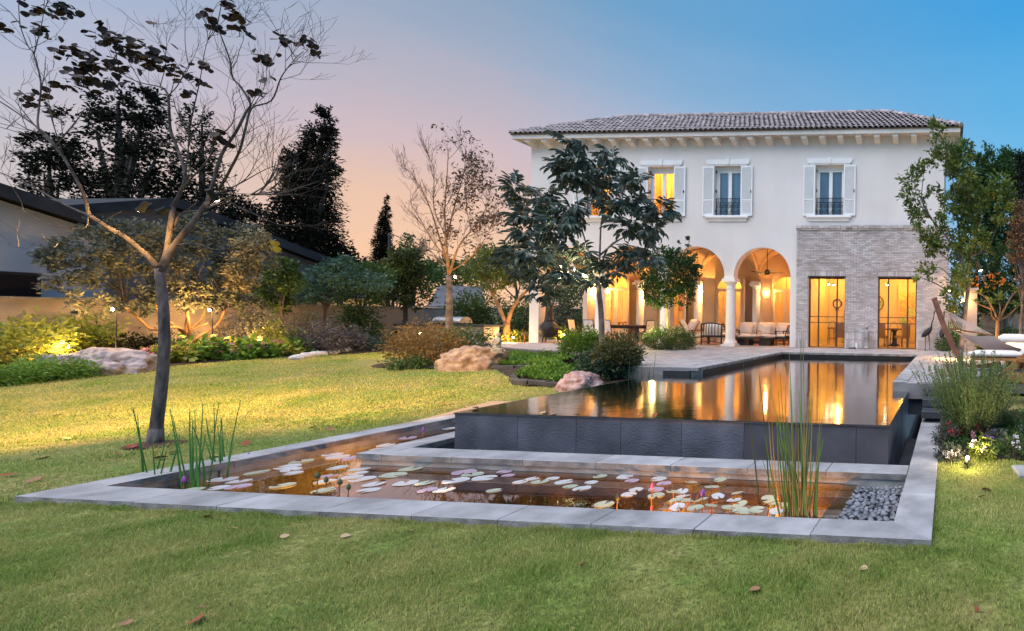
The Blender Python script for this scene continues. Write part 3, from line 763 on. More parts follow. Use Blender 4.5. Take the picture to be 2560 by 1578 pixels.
# rooms behind the veranda doors
w = MB(); 
for a, b in zip([-17.4] + edges[1:4], edges[1:4] + [-6.18]):
    w.box((a + .03, BY - .30, 0), (b - .03, BY - .26, 4.4))
w.box((-17.4, YB + .21, 4.2), (-6.2, BY - .3, 4.3)); w.box((-17.4, YB + .2, .0), (-6.2, BY - .3, .014))
for x in edges[1:4]: w.box((x - .03, YB + .2, 0), (x + .03, BY - .3, 4.2))
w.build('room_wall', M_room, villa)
for i, xc in enumerate(dxc):
    lamp('room_light', (xc + .2, YB + .9, 3.6), (260, 230, 260, 230)[i], (1, .48, .09), 'POINT', .15, villa)
# wall lamps in the veranda
M_shade = emit('lamp_shade_glow', (1, .70, .34), 7)
def wall_lamp(x, y, z, watts, ny=-1):
    o = MB().boxc((x, y + .02 * -ny, z), (.08, .03, .20)).build('wall_lamp', M_black, villa)
    MB().lathe([(.03, -.09), (.06, -.07), (.075, .08), (.07, .10)], (x, y - .085, z), 10).build('lamp_shade', M_shade, o)
    lamp('light', (x, y - .30, z + .05), watts, (1, .50, .13), 'POINT', .08, o)
for x in (-14.30, -11.42, -8.58): wall_lamp(x, YB, 2.30, 300)
wall_lamp(-16.9, YB, 2.30, 210); wall_lamp(-6.6, YB, 2.30, 330)
# --- upper windows
def window(xa, xb, lit, curt, ph):
    f = MB(); y = FY + .20; xc = (xa + xb) / 2
    f.box((xa, y, WZ0), (xa + .06, y + .07, WZ1)); f.box((xb - .06, y, WZ0), (xb, y + .07, WZ1)); f.box((xa + .06, y, WZ1 - .16), (xb - .06, y + .07, WZ1)); f.box((xa + .06, y, WZ0), (xb - .06, y + .07, WZ0 + .06))
    f.box((xc - .07, y - .01, WZ0 + .06), (xc + .07, y + .08, WZ1 - .16)); f.box((xa + .06, y - .005, WZ1 - .24), (xc - .07, y + .05, WZ1 - .161)); f.box((xc + .07, y - .005, WZ1 - .24), (xb - .06, y + .05, WZ1 - .161))
    f.box((xa + .061, y + .0, WZ0 + .06), (xa + .12, y + .05, WZ1 - .24)); f.box((xb - .12, y + .0, WZ0 + .06), (xb - .061, y + .05, WZ1 - .24))
    wn = f.build('window', M_white, villa)
    for a, b in ((xa + .12, xc - .07), (xc + .07, xb - .12)):
        MB().add([(a, y + .03, WZ0 + .06), (b, y + .03, WZ0 + .06), (b, y + .03, WZ1 - .24), (a, y + .03, WZ1 - .24)], [(0, 1, 2, 3)]).build('pane', M_pane if lit else M_pane_dk, wn)
    # lintel with splayed ends and keystone, sill with moulding
    l = MB(); l.prism([(xa - .30, WZ1 + .05), (xb + .30, WZ1 + .05), (xb + .36, WZ1 + .16), (xb + .36, WZ1 + .25), (xa - .36, WZ1 + .25), (xa - .36, WZ1 + .16)], 1, FY - .07, FY + .002)
    l.prism([(xc - .05, WZ1 + .03), (xc + .05, WZ1 + .03), (xc + .085, WZ1 + .29), (xc - .085, WZ1 + .29)], 1, FY - .10, FY - .068)
    l.box((xa - .24, FY - .05, WZ1 + .0), (xb + .24, FY + .002, WZ1 + .048)); l.build('lintel', M_white, wn)
    s = MB(); s.box((xa - .34, FY - .14, WZ0 - .10), (xb + .34, FY + .002, WZ0 - .03)); s.prism([(FY - .11, WZ0 - .101), (FY + .002, WZ0 - .101), (FY + .002, WZ0 - .24), (FY - .05, WZ0 - .24), (FY - .06, WZ0 - .18)], 0, xa - .26, xb + .26); s.box((xa, FY - .1, WZ0 - .03), (xb, FY + .2, WZ0)); s.build('sill', M_white, wn)
    for sg in (-1, 1):                    # louvred shutters folded back on the wall
        hx = xa if sg < 0 else xb; wd = .50; x0, x1 = (hx - wd, hx - .01) if sg < 0 else (hx + .01, hx + wd)
        q = MB(); zz0, zz1 = WZ0 - .02, WZ1 - .02; yy0, yy1 = FY - .075, FY - .035
        q.box((x0, yy0, zz0), (x0 + .055, yy1, zz1)); q.box((x1 - .055, yy0, zz0), (x1, yy1, zz1))
        for za, zb_ in ((zz0, zz0 + .09), (zz0 + .62, zz0 + .69), (zz1 - .08, zz1)): q.box((x0 + .055, yy0, za), (x1 - .055, yy1, zb_))
        z = zz0 + .10
        while z < zz1 - .10:
            if not (.60 < z - zz0 < .69): q.boxc(((x0 + x1) / 2, (yy0 + yy1) / 2, z + .018), (x1 - x0 - .112, .008, .048), 0, math.radians(-38))
            z += .036
        q.box((x0 + .055, yy1 - .004, zz0 + .09), (x1 - .055, yy1 - .001, zz1 - .08))
        sh = q.build('shutter', M_white, wn)
        hx2 = x1 - .03 if sg > 0 else x0 + .03
        # iron hinges on the reveal
    hg = MB()
    for zz in (WZ0 + .2, WZ0 + 1.02, WZ0 + 1.82): hg.boxc((xa + .035, FY + .05, zz), (.02, .08, .10)); 
    hg.boxc((xb + .44, FY - .09, WZ0 + .98), (.03, .03, .10)); hg.build('hinge', M_black, wn)
    # wrought iron balcony grille
    g = MB(); gy = FY + .10; z0, z1 = WZ0 + .03, WZ0 + .72; a, b = xa + .03, xb - .03
    for zz in (z0, z0 + .52, z1): g.boxc((xc, gy, zz), (b - a, .025, .022))
    for xx in (a, b): g.boxc((xx, gy, (z0 + z1) / 2), (.022, .022, z1 - z0))
    hw = .52; n = 3
    def scroll(cx_, cz_, r, dr, turns=1.25):
        return [(cx_ + dr * r * (1 - t * .75) * math.cos(2 * PI * turns * t + PI / 2), gy, cz_ + r * (1 - t * .75) * math.sin(2 * PI * turns * t + PI / 2)) for t in np.linspace(0, 1, 12)]
    for k in range(4):
        cx_ = a + (b - a) * (k + .5) / 4
        for cz_ in (z0 + .14, z0 + .38):
            for dr in (-1, 1): g.tube(scroll(cx_ + dr * .055, cz_, .10, dr), .009, 4, False)
    g.tube([(xc + .10 * math.cos(t), gy, z0 + .26 + .22 * math.sin(t)) for t in np.linspace(0, 2 * PI, 17)], .010, 4, False)
    for k in range(6): g.boxc((a + (b - a) * (k + .5) / 6, gy, z0 + .62), (.012, .012, .19))
    g.build('iron_grille', M_black, wn)
    # curtains: folded cloth each side of the centre
    cu = MB(); yy = y + (.22 if lit else .12); nn = 48
    for s0, s1 in curt:
        xs_ = [s0 + (s1 - s0) * k / nn for k in range(nn + 1)]
        VV = [(x_, yy + .03 * math.sin(k * 1.15 + ph) + .01 * math.sin(k * 2.7), z_) for z_ in (WZ0 - .3, WZ1 - .05) for k, x_ in enumerate(xs_)]
        cu.add(VV, [(k, k + 1, nn + 2 + k, nn + 1 + k) for k in range(nn)])
    cu.build('curtain', M_curt if lit else M_curt_w, wn)
    return wn
M_pane_dk = glassmat('window_glass_clear', (.90, .94, .98), rough=.01, ior=1.5, boost=3.6)
M_curt = leafmat('curtain_amber', (.75, .58, .30), (.80, .62, .34), rough=.9, spec=.05, trans=.6, scale=.3)
M_curt_w = mat('curtain_white', (.74, .78, .86), rough=.9, var=.05)
for i, (a, b) in enumerate(win):
    lit = i < 2
    wd = b - a
    window(a, b, lit, [(a + .02, a + .48 * wd), (a + .60 * wd, b - .02)] if lit else [(a, b)] if i == 2 else [(a + .05, a + .5 * wd), (a + .52 * wd, b)], i)
# upper rooms
w = MB(); w.box((-17.3, 22.5, 4.61), (HX1 - .42, 22.6, 8.5)); w.box((-17.3, FY + WT, 8.30), (HX1 - .42, 22.5, 8.4))
for x in (-13.6, -10.6, -7.2): w.box((x - .04, FY + WT + .01, 4.61), (x + .04, 22.5, 8.3))
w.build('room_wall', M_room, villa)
lamp('room_light', (-14.8, 21.6, 7.3), 330, (1, .50, .08), 'POINT', .2, villa); lamp('room_light', (-12.0, 21.6, 7.3), 330, (1, .52, .09), 'POINT', .2, villa)
# --- brick corner with two steel doors
BX0, BX1, BFY, BT = -6.20, -.05, 20.17, 4.90
D = [(-5.70, -4.19), (-2.86, -1.30)]; DZ = 2.88
M_brick = mat('brick', (.40, .345, .345), rough=.92, var=.16, scale=1.6, bump=.5, bscale=45, col2=(.52, .48, .49), island=.22, obj=.20)
M_mortar = mat('mortar', (.40, .36, .36), rough=.95, var=.15, scale=6)
brick_wall = MB()
for a, b in ((BX0 + .03, D[0][0]), (D[0][1], D[1][0]), (D[1][1], BX1 - .03)): brick_wall.box((a, BFY + .03, 0), (b, FY + .30, DZ))
brick_wall.box((BX0 + .03, BFY + .03, DZ), (BX1 - .03, FY + .30, BT - .02)); brick_wall.box((BX1 - .4, FY + .30, 0), (BX1 - .03, BY, 4.9))
bw = brick_wall.build('brick_wall', M_mortar, villa)
bl, bh = .235, .068
bricks = []
nrow = int((BT - .05) / bh)
for j in range(nrow):
    z = (j + .5) * bh
    segs = [(BX0, D[0][0]), (D[0][1], D[1][0]), (D[1][1], BX1)] if z < DZ + .23 else [(BX0, BX1)]
    if z < .66: continue                                 # soldier course plinth below
    for a, b in segs:
        x = a + (0 if j % 2 else -bl / 2)
        if DZ < z < DZ + .24 and (a, b) != (BX0, BX1): pass
        while x < b - .01:
            x0, x1 = max(a, x), min(b, x + bl - .012)
            if x1 - x0 > .03: bricks.append(((x0 + x1) / 2, z, x1 - x0, bh - .012, 0))
            x += bl
sold = []
for a, b in ((BX0, D[0][0]), (D[0][1], D[1][0]), (D[1][1], BX1)):
    n = int((b - a) / .075)
    for i in range(n): 
        sold.append((a + (b - a) * (i + .5) / n, .33 + .18, (b - a) / n - .010, .29, 1)); sold.append((a + (b - a) * (i + .5) / n, .18, (b - a) / n - .010, .33, 1))
for a, b in D:
    n = int((b - a + .16) / .078)
    for i in range(n): sold.append((a - .08 + (b - a + .16) * (i + .5) / n, DZ + .12, (b - a + .16) / n - .010, .215, 1))
allb = sold + bricks
D_near = lambda q: (q[0] + 1.5) ** 2 + (q[1] - 1.3) ** 2
allb = sorted(bricks, key=D_near) + sold
BMS = {}
def brick_mesh(wd, ht):
    k = (round(wd, 2), round(ht, 2))
    if k not in BMS: BMS[k] = MB().boxc((0, 0, 0), (k[0], .06, k[1] + .002)).mesh('brick', M_brick)
    return BMS[k]
n_ind = 0; w = MB()
for (x, z, wd, ht, sol) in allb:
    dy = random.uniform(-.007, .007)
    if n_ind < 300 and not sol:
        o = link('brick', brick_mesh(wd, ht), bw); o.location = (x, BFY + .03 + dy, z); n_ind += 1
    else: w.boxc((x, BFY + .03 + dy, z), (wd, .06, ht))
for k, (z, dy) in enumerate(((BT - .10, -.02), (BT - .035, -.045), (BT + .03, -.02))):
    x = BX0 - .03
    while x < BX1 + .02:
        w.boxc((x + .11, BFY + .03 + dy + random.uniform(-.006, .006), z), (.218, .10, .056)); x += .23
for z in np.arange(.034, 4.85, bh):                     # bricks of the end face
    for y in np.arange(BFY + .12, 22, .235): w.boxc((BX1 - .03 + random.uniform(-.004, .004), y + (.11 if int(z / bh) % 2 else 0), z), (.06, .222, .056))
tag(w.build('brick', M_brick, bw), kind='stuff')
M_rev = mat('warm_reveal', (.42, .24, .16), rough=.8)
for a, b in D:
    f = MB(); y = BFY + .17
    f.box((a, y, 0), (a + .05, y + .06, DZ)); f.box((b - .05, y, 0), (b, y + .06, DZ)); f.box((a + .05, y, DZ - .07), (b - .05, y + .06, DZ)); f.box((a + .05, y, .0), (b - .05, y + .06, .05))
    wd = b - a
    for k in (.26, .76): f.box((a + wd * k - .025, y + .001, .05), (a + wd * k + .025, y + .059, DZ - .07))
    for zz in (1.03, 1.27): f.box((a + .05, y + .012, zz - .014), (b - .05, y + .048, zz + .014))
    dr = f.build('steel_door', M_steel_fr, villa)
    ks = [a + .05, a + wd * .26, a + wd * .76, b - .05]; zs_ = [.05, 1.03, 1.27, DZ - .07]
    pn = MB()
    for i in range(3):
        MB().add([(ks[i], y + .03, .05), (ks[i + 1], y + .03, .05), (ks[i + 1], y + .03, DZ - .07), (ks[i], y + .03, DZ - .07)], [(0, 1, 2, 3)]).build('pane', M_pane, dr)
    MB().box((a - .02, BFY - .03, DZ), (b + .03, BFY + .10, DZ + .03)).build('lintel_plate', M_steel_fr, dr)
    MB().box((a - .02, BFY - .10, -.0), (b + .02, BFY + .16, .014)).build('threshold', M_tile, dr)
# kitchen room behind
w = MB(); KX0, KX1, KY = -5.98, -.46, 24.9
w.box((KX0, KY, 0), (KX1, KY + .05, 3.3)); w.box((KX0 - .02, FY + .31, 0), (KX0, KY, 3.3)); w.box((KX1, FY + .31, 0), (KX1 + .02, KY, 3.3)); w.box((KX0, FY + .31, 3.25), (KX1, KY, 3.3)); w.build('kitchen_wall', M_room, villa)
MB().box((KX0, FY - .1, -.05), (KX1, KY, .016)).build('kitchen_floor', mat('kitchen_floor', (.50, .36, .20), rough=.35, var=.1), villa)
lamp('room_light', (-3.9, 22.0, 3.05), 150, (1, .50, .09), 'POINT', .15, villa); lamp('room_light', (-2.1, 23.4, 3.05), 150, (1, .50, .09), 'POINT', .15, villa); lamp('room_light', (-5.2, 23.6, 3.0), 100, (1, .50, .09), 'POINT', .12, villa)
# outside lamps at the right corner
# ================================================================== FURNITURE AND THINGS OF THE HOUSE
M_dwood = mat('dark_wood', (.030, .022, .026), rough=.55, var=.4, scale=6)
M_rwood = mat('red_brown_wood', (.16, .050, .024), rough=.45, var=.35, scale=4, bump=.2)
M_owood = mat('orange_teak', (.34, .14, .045), rough=.5, var=.25, scale=4)
M_mwood = mat('brown_wood', (.20, .085, .035), rough=.5, var=.3, scale=5)
M_cush = mat('cream_cushion', (.66, .60, .56), rough=.95, var=.05, scale=3, bump=.15, bscale=25)
M_sling = mat('white_sling', (.66, .64, .66), rough=.8, var=.05)
def cushion(mb, c, d, rz=0.0, rx=0.0, n=6):
    """a plump pillow: box with bulged faces"""
    m = Matrix.Translation(c) @ Matrix.Rotation(rz, 4, 'Z') @ Matrix.Rotation(rx, 4, 'X'); V = []
    for s in (-1, 1):
        for j in range(n + 1):
            for i in range(n + 1):
                u, v = -1 + 2 * i / n, -1 + 2 * j / n; e = max(abs(u), abs(v)) ** 4
                V.append(m @ Vector((u * d[0] / 2 * (1 - .04 * v * v), v * d[1] / 2 * (1 - .04 * u * u), s * d[2] / 2 * (1 - .75 * e))))
    k = (n + 1) ** 2; F = []
    for j in range(n):
        for i in range(n):
            a = j * (n + 1) + i; F.append((a, a + n + 1, a + n + 2, a + 1)); F.append((k + a, k + a + 1, k + a + n + 2, k + a + n + 1))
    for i in range(n):
        for a, b in ((i, i + 1), ((i + 1) * (n + 1) + n, i * (n + 1) + n)): pass
    rim = [i for i in range(n)] + [i * (n + 1) + n for i in range(n)] + [n * (n + 1) + n - i for i in range(n)] + [(n - i) * (n + 1) for i in range(n)]
    for q in range(len(rim)):
        a, b = rim[q], rim[(q + 1) % len(rim)]; F.append((a, b, k + b, k + a))
    mb.add(V, F)
# --- dining set
t = thing('dining_table', 'long dark dining table on the veranda behind the white sling chairs', 'table', (-15.4, 22.3, .012))
MB().boxc((-15.4, 22.3, .745), (3.0, 1.0, .06)).build('tabletop', M_dwood, t); MB().boxc((-15.4, 22.3, .67), (2.8, .85, .09)).build('apron', M_dwood, t)
for sx_ in (-1, 1):
    for sy in (-1, 1): MB().boxc((-15.4 + sx_ * 1.36, 22.3 + sy * .40, .32), (.11, .11, .61)).build('leg', M_dwood, t)
def dining_chair(x, y, rz, label):
    t = thing('dining_chair', label, 'chair', (x, y, .012), 'sling chairs round the veranda table', rz)
    def B(n, mb, m): return mb.build(n, m, t, local=True)
    B('seat', MB().boxc((0, 0, .45), (.46, .46, .025)), M_sling)
    bk = MB(); bk.boxc((0, -.27, .72), (.44, .02, .50), 0, math.radians(9)); B('backrest', bk, M_sling)
    fr = MB()
    for s in (-1, 1):
        fr.tube([(s * .24, .22, 0), (s * .24, .22, .46), (s * .24, -.22, .46), (s * .24, -.31, .98)], .014, 5)
        fr.tube([(s * .24, -.22, .46), (s * .24, -.25, 0)], .014, 5)
    fr.tube([(-.24, -.31, .98), (.24, -.31, .98)], .014, 5); fr.tube([(-.24, -.24, .12), (.24, -.24, .12)], .01, 5)
    B('frame', fr, M_black)
    return t
dining_chair(-15.95, 21.62, 0, 'white sling dining chair with its back turned, next to the grey tree trunk')
dining_chair(-15.15, 21.62, 0, 'white sling dining chair with its back turned, centred on the long side of the table')
dining_chair(-13.75, 22.05, math.radians(80), 'sling dining chair seen from the side at the right end of the dark table')
dining_chair(-17.2, 22.3, math.radians(-85), 'sling dining chair at the left end of the dark table by the open side arch')
dining_chair(-14.6, 22.98, math.radians(180), 'sling dining chair on the far side of the dark table facing the pool')
# --- bench chair with slatted barrel back, seen from behind
t = thing('slat_back_armchair', 'dark wooden slat back armchair turned away from the pool beside the white column', 'armchair', (-10.03, 21.1, .012))
bx0, bw_ = -10.03, .44
def bp(u, z, dep=.0): return (bx0 + u * bw_, 21.1 - .30 - .10 * (1 - u * u) + dep, z)
for u in (-1, 1):
    MB().tube([bp(u, 0), bp(u, .5), bp(u * 1.03, .92)], [.034, .036, .03], 8).build('post', M_dwood, t)
    MB().tube([(bx0 + u * bw_, 21.45, 0), (bx0 + u * bw_, 21.45, .62)], .032, 8).build('leg', M_dwood, t)
    MB().tube([bp(u, .66), (bx0 + u * (bw_ + .02), 21.2, .68), (bx0 + u * bw_, 21.48, .63)], .028, 6).build('armrest', M_dwood, t)
for z, n_ in ((.88, 'top_rail'), (.40, 'lower_rail')): MB().tube([bp(u, z + (.06 * (1 - u * u) if z > .5 else 0)) for u in np.linspace(-1, 1, 7)], .030, 6).build(n_, M_dwood, t)
for u in np.linspace(-.72, .72, 6): MB().tube([bp(u, .41), bp(u, .65, -.015), bp(u, .91)], .017, 6).build('slat', M_dwood, t)
MB().boxc((bx0, 21.16, .36), (.86, .72, .05)).build('seat_frame', M_dwood, t)
c = MB(); cushion(c, (bx0, 21.2, .44), (.80, .66, .17)); cushion(c, (bx0, 20.95, .68), (.74, .5, .16), 0, math.radians(80)); c.build('cushion', M_cush, t, True)
MB().tube([(bx0 - .42, 20.82, .13), (bx0, 20.72, .16), (bx0 + .42, 20.82, .13)], .022, 6).build('stretcher', M_dwood, t)
# --- reclining lounge chairs
def lounge_chair(x, y, rz, label):
    t = thing('lounge_chair', label, 'armchair', (x, y, .012), 'cushioned wooden lounge chairs of the veranda', rz)
    B = lambda n, mb, m, s=False: mb.build(n, m, t, s, True)
    f = MB()
    for s in (-1, 1):
        f.tube([(s * .32, .42, 0), (s * .32, .40, .56)], .025, 6); f.tube([(s * .32, -.38, 0), (s * .32, -.32, .56)], .025, 6)
        f.boxc((s * .32, .04, .58), (.07, .86, .03)); f.tube([(s * .29, .40, .34), (s * .29, -.34, .22), (s * .29, -.75, .98)], .025, 6)
    f.boxc((0, .36, .31), (.60, .05, .05)); B('frame', f, M_mwood)
    c = MB(); cushion(c, (0, .05, .38), (.58, .72, .15), 0, math.radians(8)); B('seat_cushion', c, M_cush, True)
    c = MB(); cushion(c, (0, -.50, .70), (.58, .80, .15), 0, math.radians(-62)); B('back_cushion', c, M_cush, True)
    return t
lounge_chair(-10.95, 21.5, math.radians(-70), 'cream cushioned lounge chair leaning back, left of the dark slat back armchair')
lounge_chair(-12.15, 22.2, math.radians(150), 'cream cushioned lounge chair in shade near the table lamp door, right of the round tree')
# --- sofa, coffee table, lantern, chairs
t = thing('sofa', 'long cream sofa with loose cushions along the back of the lit veranda', 'sofa', (-8.4, 22.6, .012))
MB().boxc((-8.4, 22.6, .20), (2.7, .85, .10)).build('frame', M_mwood, t)
for sx_ in (-1, 1):
    for sy in (-1, 1): MB().boxc((-8.4 + sx_ * 1.28, 22.6 + sy * .36, .085), (.08, .08, .15)).build('leg', M_mwood, t)
MB().boxc((-8.4, 22.98, .50), (2.7, .06, .50)).build('back_frame', M_mwood, t)
for k in range(3):
    c = MB(); cushion(c, (-8.4 + (k - 1) * .88, 22.56, .36), (.87, .80, .22)); c.build('seat_cushion', M_cush, t, True)
    c = MB(); cushion(c, (-8.4 + (k - 1) * .88, 22.86, .70), (.84, .56, .20), 0, math.radians(76)); c.build('back_cushion', M_cush, t, True)
for x, r in ((-9.2, .2), (-8.3, -.15), (-7.55, .1)):
    c = MB(); cushion(c, (x, 22.66, .66), (.44, .42, .16), r, math.radians(68)); c.build('scatter_cushion', M_cush, t, True)
t = thing('coffee_table', 'low dark wooden coffee table on two block legs in front of the cream sofa', 'table', (-8.25, 21.15, .012))
MB().boxc((-8.25, 21.15, .33), (1.75, .75, .07)).build('tabletop', M_dwood, t)
for x in (-8.68, -7.75): MB().boxc((x, 21.15, .155), (.50, .50, .28)).build('leg', M_dwood, t)
t = thing('lantern', 'small brass cage lantern on a tray on the coffee table', 'lantern', (-8.1, 21.15, .366))
MB().lathe([(.0, 0), (.24, .0), (.26, .025), (.24, .03), (0, .02)], (-8.1, 21.15, .366), 16).build('tray', M_mwood, t)
l = MB()
for k in range(8): a = PI * k / 4; l.tube([(-8.1 + .12 * math.cos(a), 21.15 + .12 * math.sin(a), .39), (-8.1 + .12 * math.cos(a), 21.15 + .12 * math.sin(a), .60), (-8.1, 21.15, .68)], .008, 4)
for z in (.40, .47, .54, .60): l.tube([(-8.1 + .12 * math.cos(a), 21.15 + .12 * math.sin(a), z) for a in np.linspace(0, 2 * PI, 13)], .007, 4, False)
l.build('cage', mat('brass', (.45, .28, .12), rough=.4, metal=.7), t)
def side_chair(x, y, rz, label, m):
    t = thing('slat_side_chair', label, 'chair', (x, y, .012), None, rz); B = lambda n, mb, mm, s=False: mb.build(n, mm, t, s, True)
    for s in (-1, 1):
        B('leg', MB().tube([(s * .25, .25, 0), (s * .25, .25, .60)], .025, 6), m); B('leg', MB().tube([(s * .25, -.22, 0), (s * .25, -.25, .45), (s * .25, -.40, .88)], .026, 6), m)
        B('armrest', MB().boxc((s * .26, .0, .61), (.05, .58, .03)), m)
    B('seat_frame', MB().boxc((0, 0, .34), (.54, .52, .05)), m); c = MB(); cushion(c, (0, .02, .42), (.5, .5, .13)); B('cushion', c, M_cush, True)
    for u in (-.16, -.05, .06, .17): B('slat', MB().tube([(u, -.25, .40), (u, -.39, .84)], .014, 5), m)
    B('top_rail', MB().tube([(-.25, -.40, .86), (0, -.43, .89), (.25, -.40, .86)], .026, 6), m)
side_chair(-7.08, 21.45, math.radians(70), 'dark wooden armchair with cream cushion at the right end of the coffee table', M_dwood)
side_chair(-9.75, 22.3, math.radians(-60), 'brown wooden armchair behind the white column, left of the sofa', M_mwood)
# --- ceiling fan
t = thing('ceiling_fan', 'black ceiling fan hanging on a rod in the rightmost arch', 'fan', (-8.05, 21.9, 3.2))
fx, fy, fz = -8.05, 21.9, 3.20
MB().tube([(fx, fy, fz + .12), (fx, fy, 4.25)], .018, 6).build('rod', M_black, t)
MB().lathe([(.03, -.12), (.10, -.10), (.12, -.02), (.12, .06), (.07, .12), (.02, .14)], (fx, fy, fz), 14).build('motor', M_black, t)
for k in range(5):
    a = 2 * PI * k / 5 + .1; c, s = math.cos(a), math.sin(a)
    MB().boxc((fx + .40 * c, fy + .40 * s, fz - .01), (.62, .12, .012), a, math.radians(10)).build('blade', M_black, t)
# --- chiminea
cx0, cy0 = -17.05, 20.9
cx0, cy0, _ = atz(1372, 857, .0); 
t = thing('chiminea', 'black cast iron chiminea with tall chimney beside the left veranda pier', 'chiminea', (cx0, cy0, 0))
M_iron = mat('cast_iron', (.022, .020, .026), rough=.6, var=.3, scale=8, bump=.3)
MB().lathe([(.05, .22), (.20, .26), (.32, .38), (.36, .55), (.33, .72), (.22, .86), (.16, .93)], (cx0, cy0, 0), 20).build('belly', M_iron, t, True)
MB().lathe([(.165, .93), (.185, .96), (.16, .99), (.145, 1.15), (.13, 1.40), (.12, 1.52), (.15, 1.55), (.155, 1.62), (.125, 1.64)], (cx0, cy0, 0), 16).build('chimney', M_iron, t, True)
dx_, dy_ = -cx0 / math.hypot(cx0, cy0), -cy0 / math.hypot(cx0, cy0); sx_, sy_ = .8, -.6
mo = MB(); V = []
for rr, off in ((.17, .31), (.13, .37), (.12, .32)):
    for k in range(14):
        a = 2 * PI * k / 14; V.append((cx0 + sx_ * off - sy_ * rr * math.cos(a), cy0 + sy_ * off + sx_ * rr * math.cos(a), .56 + rr * math.sin(a)))
mo.add(V, [(l * 14 + k, l * 14 + (k + 1) % 14, (l + 1) * 14 + (k + 1) % 14, (l + 1) * 14 + k) for l in range(2) for k in range(14)] + [tuple(range(28, 42))])
mo.build('fire_mouth', M_iron, t)
for k in range(3):
    a = 2 * PI * k / 3 + .5; c, s = math.cos(a), math.sin(a)
    MB().tube([(cx0 + .22 * c, cy0 + .22 * s, .34), (cx0 + .34 * c, cy0 + .34 * s, .20), (cx0 + .33 * c, cy0 + .33 * s, .05), (cx0 + .38 * c, cy0 + .38 * s, .0)], [.035, .03, .022, .022], 6).build('leg', M_iron, t)
# --- inside: floor lamp with two square shades, pictures, kitchen table
M_lit = emit('lit_fabric', (1, .78, .42), 9)
t = thing('table_lamp', 'double table lamp with two glowing square shades seen through the first veranda door', 'lamp', (-15.9, 24.3, 0))
for x in (-16.0, -15.66):
    MB().lathe([(.14, 0), (.15, .02), (.14, .36), (.13, .37)], (x, 24.3, 1.52), 4).build('shade', M_lit, t); MB().tube([(x, 24.3, .9), (x, 24.3, 1.52)], .02, 6).build('stem', M_black, t)
MB().boxc((-15.83, 24.3, .89), (.62, .3, .04)).build('base', M_dwood, t)
t2 = thing('console_table', 'console table inside the first veranda door under the glowing lamp', 'table', (-15.8, 24.3, .014))
MB().boxc((-15.8, 24.3, .845), (1.4, .4, .05)).build('tabletop', M_mwood, t2)
for sx_ in (-1, 1):
    for sy in (-1, 1): MB().boxc((-15.8 + sx_ * .64, 24.3 + sy * .15, .42), (.06, .06, .80)).build('leg', M_mwood, t2)
M_art = mat('picture_red', (.42, .10, .05), var=.6, scale=4, col2=(.55, .35, .18))
M_art2 = mat('picture_grey', (.12, .12, .14), var=.6, scale=7, col2=(.5, .42, .3))
def picture(x, y, z, w_, h_, label, m, ang=0):
    t = thing('picture', label, 'picture', (x, y, z)); MB().boxc((x, y, z), (w_, .03, h_)).build('frame', M_mwood, t); MB().boxc((x, y - .017, z), (w_ - .08, .01, h_ - .08)).build('canvas', m, t)
picture(-15.05, 24.93, 1.9, .7, .95, 'red painting on the wall inside the first veranda door', M_art)
picture(-13.3, 24.93, 1.9, .9, .8, 'red and brown painting inside the door behind the round tree', M_art)
picture(-10.1, 24.93, 1.75, .55, 1.5, 'tall grey figure drawing inside the door left of the fan', M_art2)
def pendant(x, y, z, label, grp='pendant lights of the kitchen'):
    t = thing('ceiling_spot', label, 'lamp', (x, y, z), grp)
    MB().tube([(x, y, z + .10), (x, y, 3.25)], .012, 5).build('rod', M_steel, t); MB().lathe([(.02, .10), (.06, .07), (.07, 0)], (x, y, z), 10).build('shade', M_steel, t)
    MB().lathe([(0, -.03), (.05, -.02), (.055, .02), (0, .03)], (x, y, z), 10).build('bulb', emit('bulb_white', (1, .85, .6), 60) if 'bulb_white' not in bpy.data.materials else bpy.data.materials['bulb_white'], t)
pendant(-5.35, 22.2, 2.72, 'left of the two bright ceiling spots inside the left steel door'); pendant(-5.12, 22.2, 2.70, 'right of the two bright ceiling spots inside the left steel door'); pendant(-2.72, 22.0, 2.70, 'single bright ceiling spot inside the right steel door')
# wreath
t = thing('wreath', 'dark twig wreath on the kitchen wall inside the left steel door', 'wreath', (-5.55, 24.86, 1.95)); wv = MB()
for q in range(3): wv.tube([(-5.55 + (.21 + .02 * math.sin(5 * a + q)) * math.cos(a), 24.85 + .015 * math.cos(7 * a), 1.95 + (.21 + .02 * math.cos(4 * a + q)) * math.sin(a)) for a in np.linspace(0, 2 * PI, 25)], .018, 5, False)
wv.build('ring', M_dwood, t); rb = MB()
for dx in (-.1, 0, .1): rb.tube([(-5.55 + dx * .3, 24.85, 1.76), (-5.55 + dx, 24.85, 1.58)], .012, 4)
rb.build('ribbon', M_dwood, t)
